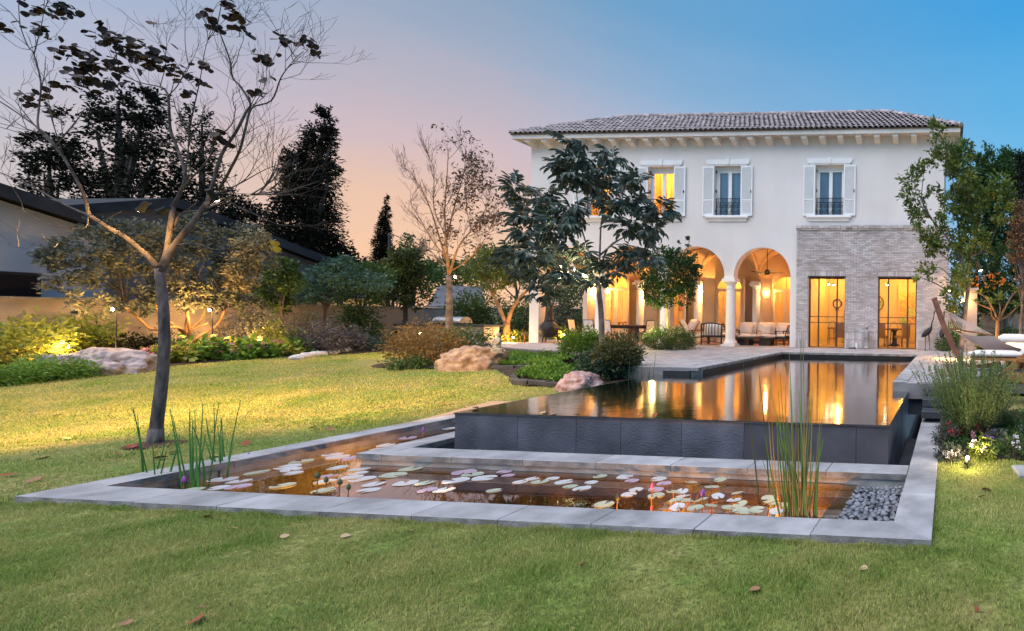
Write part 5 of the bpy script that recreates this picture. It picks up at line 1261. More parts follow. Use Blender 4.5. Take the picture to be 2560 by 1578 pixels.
# ------------------------------------------------------------------ the bare tree in front
ft = thing('bare_tree', 'forked front tree with bare twigs and dark leaf tufts at its tips', 'tree', atg(388, 1112))
base = atg(388, 1112); Y0 = base[1]
def q(px, py, dy=0.0): return at(px, py, Y0 + dy)
w = MB()
limb(w, [base - [0, 0, .1], q(392, 1060), q(404, 960), q(411, 860), q(408, 760), q(398, 672)], .062, .042, 12, 5)
w.tube([base - [0, 0, .08], base + [0.0, 0, .05], base + [0.01, 0, .22]], [.088, .072, .063], 12)
w.build('trunk', mat('front_trunk_bark', (.045, .036, .038), rough=.95, scale=16, bump=1.0, bscale=22, col2=(.16, .13, .13), stretch=(1, 1, .30), detail=12), ft, True)
LB = MB(); TW = MB(); tips = []
paths = [  # points, r0, r1, depth drift
 ([(396, 672), (362, 634), (310, 592), (262, 564), (222, 538)], .066, .040, [0, -.05, -.15, -.25, -.3]),
 ([(222, 538), (207, 481), (159, 393), (122, 344), (93, 318), (37, 278), (-30, 235)], .034, .010, [-.3, -.3, -.35, -.4, -.4, -.45, -.5]),
 ([(159, 393), (130, 360), (96, 318), (98, 265), (102, 207), (85, 137), (70, 115), (50, 60), (46, -20)], .022, .006, [-.35, -.3, -.3, -.2, -.2, -.15, -.1, -.1, 0]),
 ([(85, 137), (97, 90), (107, 45), (112, -10)], .010, .004, [-.15, -.2, -.25, -.3]), ([(70, 115), (40, 92), (5, 72)], .008, .003, [-.1, -.2, -.3]),
 ([(222, 538), (190, 525), (140, 500), (74, 463), (0, 432), (-50, 418)], .026, .008, [-.3, -.2, -.1, 0, .1, .1]),
 ([(150, 375), (74, 341), (0, 318), (-40, 310)], .014, .005, [-.35, -.5, -.6, -.6]),
 ([(160, 395), (130, 300), (122, 265), (105, 245)], .012, .004, [-.35, -.5, -.5, -.5]),
 ([(400, 680), (437, 613), (481, 557), (518, 505)], .078, .045, [0, .1, .2, .3]),
 ([(402, 668), (415, 635), (426, 561), (433, 517)], .058, .042, [0, .05, .15, .25]),
 ([(433, 517), (463, 444), (444, 374), (426, 322), (420, 241), (400, 218), (352, 207), (307, 185), (290, 150)], .040, .007, [.25, .3, .4, .4, .4, .5, .55, .6, .6]),
 ([(420, 241), (444, 214), (463, 178), (480, 150)], .013, .005, [.4, .3, .25, .2]),
 ([(352, 207), (320, 150), (305, 115)], .009, .004, [.55, .5, .4]), ([(400, 218), (415, 150), (395, 95), (391, 50)], .010, .003, [.5, .6, .6, .7]),
 ([(437, 520), (445, 490), (470, 455), (520, 400), (540, 350), (580, 310), (590, 260)], .030, .006, [.25, .3, .2, .1, .1, 0, 0]),
 ([(518, 505), (530, 465), (555, 385), (590, 330), (615, 281), (626, 259), (600, 215), (581, 193), (574, 148), (552, 89), (544, 67), (552, 18), (556, -10)], .042, .005, [.3, .35, .4, .4, .45, .45, .4, .4, .35, .3, .3, .2, .2]),
 ([(470, 330), (500, 200), (515, 115), (537, 70)], .011, .004, [.3, .2, .15, .1]), ([(463, 444), (470, 380), (475, 320), (500, 200)], .016, .010, [.3, .3, .3, .2]),
 ([(548, 474), (575, 425), (600, 374), (615, 315), (630, 270), (678, 252), (700, 200), (713, 178), (740, 145), (759, 128)], .032, .005, [.35, .2, .1, .1, .1, 0, 0, -.05, -.1, -.1]),
 ([(713, 178), (714, 145), (713, 105)], .007, .003, [-.05, 0, 0]), ([(630, 270), (660, 220), (667, 170), (665, 140)], .009, .003, [.1, .2, .3, .3]),
 ([(530, 490), (592, 463), (659, 426), (700, 411)], .020, .005, [.3, .2, .1, 0]), ([(520, 500), (600, 492), (650, 482), (700, 466)], .016, .004, [.3, .4, .5, .5]),
 ([(437, 613), (489, 609), (537, 624), (581, 617), (648, 591), (688, 602)], .020, .007, [.1, .05, 0, -.05, -.1, -.1]),
 ([(433, 570), (448, 540), (470, 525), (497, 502)], .026, .018, [.2, .22, .25, .28]),
 ([(222, 540), (215, 568), (180, 572), (120, 560), (60, 530), (0, 515)], .016, .004, [-.3, -.35, -.4, -.5, -.5, -.5]), ([(245, 555), (270, 545), (305, 528)], .010, .004, [-.3, -.35, -.4]), ([(270, 575), (292, 585), (298, 577)], .012, .007, [-.3, -.33, -.35]),
]
random.seed(21)
for k, (pp, r0, r1, dd) in enumerate(paths):
    c = limb(LB, [q(px, py, dy) for (px, py), dy in zip(pp, dd)], r0 * .52, r1 * .55, 8 if r0 > .03 else 6, 4)
    low = k in (22,)
    ln = sum(np.linalg.norm(c[i + 1] - c[i]) for i in range(len(c) - 1))
    if k in (0, 8, 9, 23, 26): continue
    for j in range(int(ln * ((1.8 if pp[-1][0] < 470 else 3.4) if not low else 11))):
        i = random.randint(max(1, int(len(c) * .2)), len(c) - 2); d = Vector(c[i + 1] - c[i]).normalized()
        ax = Vector((random.gauss(0, .4), random.gauss(0, 1), random.gauss(0, .4))).normalized()
        d = Matrix.Rotation(random.choice((-1, 1)) * random.uniform(.5, 1.0), 3, ax) @ d
        grow(TW, c[i], d, random.uniform(.35, .75), max(.004, r1 * .9) if not low else .009, 2, tips, .55, .35 if not low else .3, 3, random, 4, .66, .0016)
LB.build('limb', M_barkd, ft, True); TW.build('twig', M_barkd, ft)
# leaves of the front tree: heart shaped, hanging in tufts
L_tuft = leafmat('leaf_wine_dark', (.010, .010, .008), (.050, .022, .016), rough=.6, trans=.15, scale=2)
lv = [(0, 0, 0), (.32, .10, .05), (.52, .42, .06), (.34, .78, .02), (0, 1.02, -.06), (-.34, .78, .02), (-.52, .42, .06), (-.32, .10, .05), (0, .45, -.04)]
leaf_me = bpy.data.meshes.new('leaf'); leaf_me.from_pydata([(x * .078, y * .078, z * .078) for x, y, z in lv], [], [(8, i, i + 1) for i in range(7)] + [(8, 7, 0)]); leaf_me.materials.append(L_tuft)
leaf_y = leaf_me.copy(); leaf_y.materials.clear(); leaf_y.materials.append(mat('leaf_yellow', (.55, .33, .03), var=.2))
tufts = [(93, 18, 30), (156, 15, 25), (98, 74, 24), (15, 72, 15), (256, 55, 9), (296, 107, 44), (185, 130, 28), (204, 163, 25), (193, 187, 14), (270, 167, 40), (381, 148, 42), (163, 211, 17), (93, 248, 26), (255, 207, 22), (474, 193, 25), (470, 230, 14), (511, 159, 14), (559, 7, 18), (526, 41, 14), (593, 41, 20), (607, 67, 20), (544, 67, 14), (711, 96, 22), (763, 104, 25), (793, 133, 6), (663, 144, 22), (663, 200, 11), (641, 230, 18), (559, 341, 20), (385, 55, 6), (503, 28, 8)]
tot = sum(r * r for *_, r in tufts); cnt = 0; extra = MB(); R3 = random.Random(5)
for (px, py, r) in tufts:
    nl = max(2, int(520 * r * r / tot)); c0 = np.array(q(px, py, R3.uniform(-.3, .4))); k = ppm(c0)
    for i in range(nl):
        u = np.array([R3.gauss(0, .30), R3.gauss(0, .5), R3.gauss(0, .40)]) * r / k
        rot = Matrix.Rotation(R3.uniform(0, 2 * PI), 4, 'Z') @ Matrix.Rotation(R3.gauss(-.75, .45), 4, 'X') @ Matrix.Rotation(R3.gauss(0, .5), 4, 'Y')
        M_ = Matrix.Translation(c0 + u) @ rot @ Matrix.Scale(R3.uniform(.75, 1.3), 4)
        if cnt < 296:
            o = link('leaf', leaf_me, ft); o.matrix_basis = M_; cnt += 1
        else: extra.add([M_ @ v.co for v in leaf_me.vertices], [tuple(p.vertices) for p in leaf_me.polygons])
    # a few fine stalks that carry the tuft
    for i in range(3): TW2 = extra
if extra.v: tag(extra.build('leaf', L_tuft, ft), kind='stuff')
for px, py in ((672, 613), (686, 602), (690, 616), (640, 648)):
    o = link('leaf', leaf_y, ft); o.matrix_basis = Matrix.Translation(q(px, py, -.1)) @ Matrix.Rotation(R3.uniform(-1, 1), 4, 'Z') @ Matrix.Rotation(-1.2, 4, 'X') @ Matrix.Scale(1.1, 4); o['label'] = 'yellow leaf'
# sunken mulch ring at its foot
mr = MB(); mr.lathe([(.05, .03), (.18, .03), (.27, .010), (.28, -.02)], tuple(base), 18, .9); tag(mr.build('mulch_ring', mat('red_mulch', (.075, .035, .025), var=.5, scale=25, bump=.8, bscale=60)), 'ring of red bark mulch round the foot of the bare front tree', 'mulch')
# spotlights in the tree
for px, py, dy, aim, w_, lab in ((350, 526, .05, (-14.5, 6.4, -.6), 2400, 'left of the two small spotlights hung in the dark under the gable'), (400, 530, -.25, tuple(q(290, 590, -.15)), 200, 'right of the two small spotlights hung in the dark, by the upright limb'), (541, 500, .3, (-11.0, 9.2, -.5), 2400, 'small bright spotlight clamped at the fork of the right limb')):
    p = q(px, py, dy); t = thing('tree_spotlight', lab, 'lamp', p, 'spotlights hung in the bare tree'); d = (Vector(aim) - Vector(p)).normalized()
    MB().tube([Vector(p) - d * .16, Vector(p) - d * .03, Vector(p)], [.028, .034, .04], 10).build('housing', M_black, t); MB().tube([Vector(p) + d * .001, Vector(p) + d * .008], [.034, .030], 10).build('lens', emit('spot_lens', (1, .80, .50), 45) if 'spot_lens' not in bpy.data.materials else bpy.data.materials['spot_lens'], t)
    MB().tube([Vector(p) - d * .10, Vector(p) + Vector((.10, .05, .10))], .010, 5).build('bracket', M_black, t)
    lamp('light', Vector(p) + d * .05, w_, (1, .56, .15), 'SPOT', .03, t, 95, aim, .9)

# ------------------------------------------------------------------ dark leaved tree before the villa
dt = thing('dark_leaved_tree', 'slender tree with drooping dark glossy compound leaves in front of the villa', 'tree', at(1507, 850, 14.3)); DB = at(1507, 850, 14.3); DB[2] = -.12
w = MB(); r_ = lambda px, py, dy=0: at(px, py, 14.3 + dy)
limb(w, [DB, r_(1503, 790), r_(1498, 735), r_(1494, 690)], .085, .060, 10)
w.build('trunk', M_barkg, dt, True); w = MB()
for pp in ([(1494, 690), (1475, 640), (1452, 560), (1440, 470), (1432, 380)], [(1496, 690), (1500, 623), (1503, 560), (1518, 480), (1530, 400)], [(1494, 700), (1520, 620), (1570, 580), (1585, 480)], [(1498, 640), (1540, 605), (1600, 570), (1645, 530)], [(1480, 660), (1420, 620), (1370, 560), (1310, 510)], [(1490, 700), (1430, 680), (1360, 650), (1290, 630)], [(1492, 716), (1450, 715), (1380, 715), (1340, 705)], [(1496, 700), (1540, 680), (1580, 650), (1620, 645)], [(1440, 480), (1400, 470), (1350, 490)], [(1503, 560), (1550, 510), (1560, 465)]):
    limb(w, [r_(px, py, random.uniform(-.5, .5) if i else 0) for i, (px, py) in enumerate(pp)], .032, .010, 6)
w.build('limb', M_barkg, dt, True)
def compound(npair, L_, lw, ll, seed):
    R = random.Random(seed); mb = MB(); P = [Vector((0, 0, 0))]; d = Vector((0, 1, .25)).normalized()
    for i in range(npair + 1): d = (d + Vector((0, 0, -.09))).normalized(); P.append(P[-1] + d * L_ / (npair + 1))
    mb.tube(P, .006, 3, False)
    def lf(p, dr):
        dr = dr.normalized(); s = dr.cross(Vector((0, 0, 1))).normalized(); nn = s.cross(dr)
        mb.add([p, p + dr * ll * .35 + s * lw + nn * .012, p + dr * ll * .75 + s * lw * .7 - nn * .012, p + dr * ll - nn * .07, p + dr * ll * .75 - s * lw * .7 - nn * .012, p + dr * ll * .35 - s * lw + nn * .012], [(0, 1, 2, 3), (0, 3, 4, 5)])
    for i in range(1, npair + 1):
        dd = (P[i + 1] - P[i]).normalized()
        for s in (-1, 1): lf(P[i], dd * .75 + Vector((s * .8, 0, -.30 + R.uniform(-.25, .25))))
    lf(P[-1], d + Vector((0, 0, -.3))); return mb
cms = [compound(3, .34, .046, .25, i).mesh('leaf', L_teal) for i in range(4)]
cl = [(1431, 352, 24), (1440, 400, 38), (1415, 420, 25), (1431, 442, 45), (1463, 460, 35), (1528, 398, 32), (1500, 425, 30), (1290, 471, 30), (1310, 500, 32), (1357, 495, 42), (1313, 540, 30), (1381, 539, 42), (1430, 525, 35), (1551, 465, 34), (1592, 455, 28), (1577, 509, 40), (1651, 524, 24), (1630, 568, 38), (1605, 595, 36), (1563, 568, 35), (1577, 636, 42), (1621, 650, 24), (1328, 597, 40), (1387, 583, 48), (1284, 627, 35), (1343, 641, 48), (1401, 641, 48), (1460, 636, 40), (1489, 665, 38), (1533, 671, 38), (1299, 677, 33), (1357, 686, 38), (1416, 686, 38), (1346, 716, 30), (1367, 738, 20), (1486, 705, 25), (1270, 655, 25), (1405, 560, 30), (1530, 520, 28), (1500, 480, 25)]
cnt = 0; ex = MB(); R4 = random.Random(9); items = []
for (px, py, r) in cl:
    c0 = np.array(r_(px, py, R4.uniform(-.9, .9))); k = ppm(c0)
    for i in range(int(6 + r * .36)):
        u = Vector((R4.gauss(0, 1), R4.gauss(0, 1), R4.gauss(0, .8))).normalized(); p = c0 + np.array(u) * r / k * R4.uniform(.05, .50)
        yaw = math.atan2(u.y, u.x) - PI / 2 + R4.gauss(0, .5); items.append((p[1], Matrix.Translation(p) @ Matrix.Rotation(yaw, 4, 'Z') @ Matrix.Rotation(R4.gauss(.12, .55), 4, 'X') @ Matrix.Rotation(R4.gauss(0, .4), 4, 'Y') @ Matrix.Scale(R4.uniform(.75, 1.2), 4)))
items.sort(key=lambda z: z[0])
for y_, M_ in items:
    me = cms[cnt % 4]
    if cnt < 300: o = link('leaf', me, dt); o.matrix_basis = M_; o.matrix_parent_inverse = wm(dt).inverted()
    else: ex.add([M_ @ v.co for v in me.vertices], [tuple(p.vertices) for p in me.polygons])
    cnt += 1
if ex.v: tag(ex.build('leaf', L_teal, dt), kind='stuff')

# ------------------------------------------------------------------ small round tree in an oval shrub on the terrace
rt = thing('round_tree', 'small round headed tree growing out of the oval shrub before the arches', 'tree', at(1670, 845, 18)); RB = at(1670, 862, 18.2); RB[2] = 0
w = MB(); limb(w, [RB, at(1669, 800, 18.2), at(1667, 750, 18.2), at(1670, 690, 18.2)], .05, .03, 8); 
for px, py in ((1620, 690), (1720, 690), (1690, 640), (1725, 600), (1650, 660)): limb(w, [at(1668, 750, 18.2), at((1668 + px) / 2, (750 + py) / 2 - 8, 18.2), at(px, py, 18.2)], .02, .008, 5)
w.build('trunk', M_barkt, rt)
foliage('crown', blobs_px([(1672, 680, 60, 55), (1620, 700, 28, 45), (1640, 735, 30, 38), (1712, 690, 34, 50), (1715, 735, 25, 32), (1725, 606, 9, 18), (1722, 640, 16, 25), (1694, 618, 6, 16), (1652, 640, 22, 26), (1685, 648, 26, 24), (1745, 675, 12, 12), (1612, 695, 14, 12), (1670, 750, 30, 20)], 18.2), 9500, .095, leafmat('leaf_pine_green', (.012, .045, .016), (.05, .11, .03), trans=.2, rough=.5), rt, .17, 22, .3, .48)
shrub('oval_shrub', 'clipped oval dark shrub ringing the small round tree', 'shrub', 1672, 876, 128, 60, leafmat('leaf_feather', (.02, .055, .02), (.08, .14, .045)), .075, 7000, z=.0, clump=.14, ratio=.3, depth=.8, outw=1.2)
lamp_t = thing('uplight', 'small uplight hidden in the oval shrub lighting the round tree', 'lamp', (RB[0] - .15, RB[1] - .7, .3)); MB().lathe([(.03, 0), (.04, .10), (.035, .12)], (RB[0] - .15, RB[1] - .7, .26), 8).build('housing', M_black, lamp_t); lamp('light', (RB[0] - .15, RB[1] - .75, 1.0), 190, (1, .75, .25), 'POINT', .05, lamp_t)

# ------------------------------------------------------------------ bare tree in the middle distance
P = atg(1123, 815); P = np.array(at(1123, 830, 17.0)); P[2] = -.2
mt = thing('bare_tree', 'slender bare tree with fine reddish twigs against the pink sky', 'tree', P); w = MB(); T2 = MB(); tp = []
r2 = lambda px, py, dy=0: at(px, py, 17 + dy)
limb(w, [P, r2(1123, 760), r2(1122, 688)], .115, .085, 9); w.build('trunk', M_barkg, mt, True); w = MB(); random.seed(4)
for pp, r0 in (([(1122, 690), (1118, 640), (1114, 590), (1112, 520), (1118, 430), (1122, 370)], .05), ([(1120, 660), (1100, 600), (1075, 520), (1040, 450), (1000, 405)], .04), ([(1122, 690), (1145, 620), (1178, 575), (1215, 520), (1230, 450)], .04), ([(1116, 600), (1135, 520), (1160, 430), (1165, 360)], .03), ([(1114, 590), (1085, 520), (1085, 430), (1070, 385)], .025), ([(1120, 650), (1080, 600), (1040, 530), (1020, 500)], .022), ([(1178, 575), (1165, 500), (1190, 420)], .02), ([(1124, 680), (1170, 650), (1210, 600), (1235, 550)], .022), ([(1122, 670), (1090, 640), (1060, 610)], .018)):
    c = limb(w, [r2(px, py, random.uniform(-.5, .5) if i else 0) for i, (px, py) in enumerate(pp)], r0, .006, 6)
    for j in range(15):
        i = random.randint(len(c) // 4, len(c) - 2); d = Vector(c[i + 1] - c[i]).normalized(); d = Matrix.Rotation(random.choice((-1, 1)) * random.uniform(.35, .8), 3, Vector((random.gauss(0, .3), random.gauss(0, 1), random.gauss(0, .3))).normalized()) @ d
        grow(T2, c[i], d, random.uniform(.35, .75), .009, 2, tp, .5, .3, 3, random, 4, .65, .0035)
w.build('limb', M_barkt, mt, True); T2.build('twig', mat('twig_red', (.14, .085, .085), var=.2), mt)
pts = np.array([np.array(p) for p, d, k in tp if p.x > P[0] - .1 and random.random() < .5]); pts = np.repeat(pts, 3, 0) + rng.normal(size=(len(pts) * 3, 3)) * .10
V, F = leaf_arrays(pts, .13, None, .45); mesh_np('crown', V, F, leafmat('leaf_brown', (.05, .035, .03), (.16, .10, .06)), mt)

# ------------------------------------------------------------------ Y shaped tree left of the veranda
P = np.array(at(1268, 850, 20.5)); P[2] = -.1
yt = thing('forked_tree', 'Y shaped tree with lit orange trunk left of the veranda pier', 'tree', P); w = MB(); r3 = lambda px, py, dy=0: at(px, py, 20.5 + dy)
limb(w, [P, r3(1266, 830), r3(1267, 808)], .16, .12, 9); limb(w, [r3(1266, 812), r3(1248, 770), r3(1232, 735), r3(1215, 700)], .085, .05, 8); limb(w, [r3(1268, 810), r3(1280, 775), r3(1300, 745), r3(1322, 722), r3(1345, 690)], .08, .04, 8); limb(w, [r3(1232, 735), r3(1240, 712), r3(1250, 690)], .04, .02, 6); limb(w, [r3(1215, 700), r3(1200, 670), r3(1190, 640)], .04, .015, 6)
w.build('trunk', M_barkt, yt, True)
foliage('crown', blobs_px([(1210, 660, 40, 35), (1245, 640, 40, 28), (1190, 690, 30, 25), (1275, 670, 40, 30), (1235, 700, 35, 22), (1310, 660, 35, 30), (1285, 705, 25, 15), (1330, 700, 25, 20)], 20.5), 5200, .12, leafmat('leaf_olive_bright', (.06, .10, .02), (.20, .24, .05)), yt, .17, 20, .3)
# ------------------------------------------------------------------ tree on the right with upright branches
P = np.array(at(2400, 905, 14.6)); P[2] = -.02
gt = thing('evergreen_sapling', 'upright evergreen with yellow green leaf tufts in front of the brick corner', 'tree', P); w = MB(); r4 = lambda px, py, dy=0: at(px, py, 14.6 + dy)
limb(w, [P, r4(2404, 850), r4(2412, 790), r4(2418, 740), r4(2422, 700)], .085, .052, 10); w.build('trunk', M_barkg, gt, True); w = MB(); random.seed(8)
gp = [[(2422, 705), (2404, 640), (2395, 560), (2388, 490), (2375, 420), (2345, 375), (2336, 330)], [(2422, 705), (2428, 640), (2450, 560), (2475, 500)], [(2420, 700), (2400, 680), (2370, 650), (2340, 625)], [(2415, 680), (2370, 600), (2330, 550), (2300, 510), (2285, 460)], [(2418, 730), (2385, 700), (2350, 670), (2318, 675)], [(2414, 760), (2385, 740), (2350, 715), (2318, 700), (2300, 692)], [(2412, 600), (2420, 550), (2420, 480), (2405, 410)], [(2428, 640), (2470, 620), (2500, 540)], [(2330, 550), (2305, 500), (2310, 430)], [(2395, 560), (2390, 480), (2400, 400)], [(2408, 790), (2385, 770), (2370, 755)]]
gpts = []
for pp in gp: c = limb(w, [r4(px, py, random.uniform(-.35, .35) if i else 0) for i, (px, py) in enumerate(pp)], .030, .008, 6); gpts.append(c)
w.build('limb', M_barkg, gt, True)
gcl = [(2336, 322, 18), (2336, 366, 18), (2338, 397, 20), (2372, 383, 28), (2393, 400, 30), (2412, 372, 22), (2375, 420, 25), (2403, 423, 28), (2427, 407, 20), (2274, 450, 24), (2293, 430, 20), (2308, 412, 10), (2274, 485, 24), (2284, 521, 20), (2289, 550, 18), (2312, 478, 14), (2315, 515, 14), (2305, 540, 16), (2365, 478, 22), (2368, 507, 20), (2362, 532, 18), (2353, 547, 12), (2367, 568, 18), (2408, 483, 25), (2415, 452, 22), (2427, 519, 26), (2439, 535, 20), (2474, 459, 28), (2498, 470, 28), (2515, 492, 24), (2508, 530, 20), (2498, 550, 14), (2460, 500, 22), (2331, 590, 28), (2324, 614, 22), (2350, 630, 11), (2391, 590, 26), (2403, 614, 24), (2379, 630, 20), (2450, 597, 20), (2462, 633, 17), (2422, 657, 22), (2315, 673, 20), (2331, 685, 16), (2298, 692, 16), (2408, 685, 22), (2379, 700, 20), (2391, 716, 20), (2379, 739, 20), (2363, 759, 16), (2383, 771, 14), (2400, 540, 24), (2420, 580, 22)]
foliage('crown', blobs_px([(a, b, r * 1.05, r, random.uniform(-.5, .5)) for a, b, r in gcl], 14.6), 8500, .13, leafmat('leaf_evergreen', (.030, .085, .020), (.22, .25, .045), rough=.4, scale=1.6), gt, .30, 16, .2, .42, outw=.9)

# ------------------------------------------------------------------ right background
bg_tree('evergreen_tree', 'big dark evergreen behind the right sapling, against the blue sky', 2480, 760, 25, [(2440, 420, 40, 32), (2480, 395, 40, 35), (2530, 405, 45, 35), (2500, 450, 70, 50), (2440, 500, 60, 50), (2520, 560, 70, 70), (2440, 600, 60, 70), (2580, 480, 50, 80), (2400, 450, 25, 30)], 13000, .19, leafmat('leaf_deep_green', (.012, .045, .015), (.06, .13, .035)), .25, clump=.15, per=26)
bg_tree('cypress', 'dark narrow conifer at the right edge of the picture', 2550, 760, 21, [(2548, 420, 12, 40), (2552, 480, 20, 50), (2552, 560, 24, 60), (2552, 640, 28, 60)], 5000, .13, L_sil, .14, clump=.13, ratio=.3)
bg_tree('flowering_tree', 'dense dark tree dotted with orange blossom behind the hammock', 2500, 800, 20, [(2460, 690, 50, 50), (2510, 660, 60, 60), (2560, 700, 55, 70), (2500, 740, 70, 45), (2440, 740, 30, 40), (2400, 690, 26, 60)], 10000, .12, leafmat('leaf_dense_dark', (.014, .040, .012), (.06, .11, .025)), .15, clump=.13, per=22)
ot = [o for o in bpy.data.objects if o.name.startswith('flowering_tree')][0]; pts = []
for px, py, r in ((2438, 698, 8), (2500, 700, 14), (2490, 705, 14), (2510, 705, 8), (2475, 712, 10), (2440, 713, 8), (2475, 690, 6), (2550, 690, 10)):
    for _ in range(11): pts.append(np.array(at(px + random.gauss(0, r), py + random.gauss(0, r * .6), 18.7 + random.uniform(-.3, .3))))
V, F = leaf_arrays(np.array(pts), .10, None, .8); BL = mesh_np('blossom', V, F, leafmat('petal_orange', (.60, .12, .02), (.75, .30, .04)), ot); BL['kind'] = 'stuff'
bg_tree('copper_tree', 'small tree with coppery leaves at the right edge', 2548, 800, 14.5, [(2540, 560, 28, 26), (2565, 590, 34, 36), (2535, 600, 22, 22), (2560, 520, 30, 26), (2535, 645, 18, 10), (2570, 640, 22, 20)], 2600, .09, L_cop, .06, clump=.2)
for px, py, w_, h_, m, lab in ((2400, 840, 70, 110, L_mid, 'dense green shrub behind the striped hammock net, left'), (2440, 810, 70, 70, L_yg, 'sunlit looking yellow green shrub behind the hammock'), (2380, 890, 80, 60, L_mid, 'low green shrub beneath the hammock, left of the grey trunk'), (2450, 880, 90, 60, L_yg, 'low yellow green shrub beneath the hammock'), (2520, 880, 90, 70, L_mid, 'low green shrub below the frangipani'), (2540, 820, 60, 90, L_mid, 'green shrub behind the frangipani')):
    shrub('shrub', lab, 'shrub', px, py, w_, h_, m, .11, 1500, 'shrubs behind the hammock', Y=19.5 if py > 850 else 21)
# frangipani
P = np.array(at(2492, 840, 16)); P[2] = 0
fg = thing('frangipani', 'frangipani with bare forked stems and large bright leaves behind the hammock', 'tree', P); w = MB(); r5 = lambda px, py, dy=0: at(px, py, 16 + dy)
limb(w, [P, r5(2494, 815), r5(2496, 800)], .07, .055, 8); ends = []
for pp in ([(2496, 805), (2484, 775), (2465, 745), (2450, 735)], [(2496, 805), (2510, 775), (2530, 740), (2545, 728)], [(2494, 812), (2500, 780), (2498, 750)], [(2498, 800), (2520, 790), (2545, 765)], [(2485, 775), (2470, 770), (2440, 757)], [(2497, 803), (2480, 790), (2478, 760)]): limb(w, [r5(px, py, random.uniform(-.4, .4) if i else 0) for i, (px, py) in enumerate(pp)], .04, .018, 7); ends.append(pp[-1])
w.build('trunk', M_barkt, fg, True)
V, F = [], []
lm = MB(); lm.add([(0, 0, 0), (.045, .10, .012), (.055, .22, .0), (.03, .33, -.03), (0, .38, -.05), (-.03, .33, -.03), (-.055, .22, 0), (-.045, .10, .012), (0, .2, -.012)], [(8, i, i + 1) for i in range(7)] + [(8, 7, 0)]); lme = lm.mesh('leaf', L_yg)
for (px, py), nn in zip(ends, (5, 16, 9, 12, 3, 8)):
    c = np.array(r5(px, py))
    for i in range(nn): o = link('leaf', lme, fg); o.matrix_parent_inverse = wm(fg).inverted(); o.matrix_basis = Matrix.Translation(c) @ Matrix.Rotation(i * 2.4, 4, 'Z') @ Matrix.Rotation(random.uniform(-.1, .9), 4, 'X') @ Matrix.Scale(random.uniform(.7, 1.15), 4)
# ================================================================== GARDEN BEDS, LEFT
M_rockp = mat('boulder_stone', (.17, .14, .16), rough=.9, scale=7.5, bump=1.0, bscale=22, col2=(.42, .36, .36), detail=12)
M_rocko = mat('boulder_ochre', (.20, .11, .085), rough=.9, scale=6.0, bump=1.0, bscale=22, col2=(.46, .33, .22), detail=12)
M_rockr = mat('boulder_rose', (.26, .13, .12), rough=.9, scale=7.0, bump=1.0, bscale=24, col2=(.50, .35, .33), detail=12)
rock('boulder', 'long low pale boulder at the edge of the left lawn', 95, 392, 932, 869, M_rockp, 1.0, 3.1)
rock('boulder', 'big rounded ochre boulder with the little statue on its shoulder', 1098, 1257, 925, 865, M_rocko, 1.3, 8.4, flat=.75)
rock('boulder', 'small pink slanted boulder beside the far corner of the pool', 1404, 1503, 976, 930, M_rockr, .7, 5.7)
SB = [ ('thin sparse shrub climbing the lit wall left of the fresh green tree', 610, 872, 90, 125, L_grey, .08, 700),
 ('sparse rosy stemmed shrub against the lit wall right of the fresh green tree', 745, 866, 80, 110, L_mid, .08, 700),
 ('loose grey green shrub right of the long pale boulder in the shade of the stems', 400, 885, 90, 70, L_grey, .08, 900),
 ('sparse pale shrub in front of the lit wall under the straw coloured foliage', 575, 875, 70, 90, leafmat('leaf_pale_sage', (.14, .14, .11), (.32, .31, .25)), .08, 800),
  # label, px, py, w, h, material, leaf, n, kwargs
 ('low juniper mound at the far left edge of the lawn', 28, 966, 100, 54, L_green, .07, 2600),
 ('bright green juniper mound in front of the long pale boulder', 140, 950, 150, 50, L_green, .07, 3600),
 ('tall variegated yellow green shrub at the left picture edge', 62, 925, 150, 135, L_yg, .12, 2400),
 ('bright yellow green shrub standing behind the long pale boulder', 228, 900, 115, 120, L_yg, .11, 2400),
 ('narrow yellow green shrub between the two larger variegated ones', 150, 905, 70, 110, L_yg, .11, 1200),
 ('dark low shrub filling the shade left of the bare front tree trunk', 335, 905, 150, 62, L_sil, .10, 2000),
 ('dark shrub against the boundary wall above the yellow shrubs', 125, 860, 110, 100, L_mid, .11, 1600),
 ('thin grey leaved shrub before the lit wall', 640, 880, 110, 110, L_grey, .09, 1000),
 ('yellow green shrub glowing in front of the lit wall', 690, 885, 70, 90, L_yg, .09, 1300),
 ('purple grey rounded shrub with white stones at its foot', 790, 888, 110, 80, L_purp, .09, 2600),
 ('second purple grey shrub beside the dark tree', 855, 882, 90, 75, L_purp, .09, 2000),
 ('low blue green shrub near the far end of the lawn', 900, 878, 90, 42, L_blue, .08, 1900),
 ('low blue green shrub before the lit back wall', 955, 870, 70, 32, L_blue, .08, 1400),
 ('grey green shrub in the bed below the lavender flowers', 745, 880, 60, 50, L_grey, .08, 900),
]
for lab, px, py, w_, h_, m, lf, n_ in SB: shrub('shrub', lab, 'shrub', px, py, w_, h_, m, lf, n_, 'shrubs of the left garden beds', depth=.55)
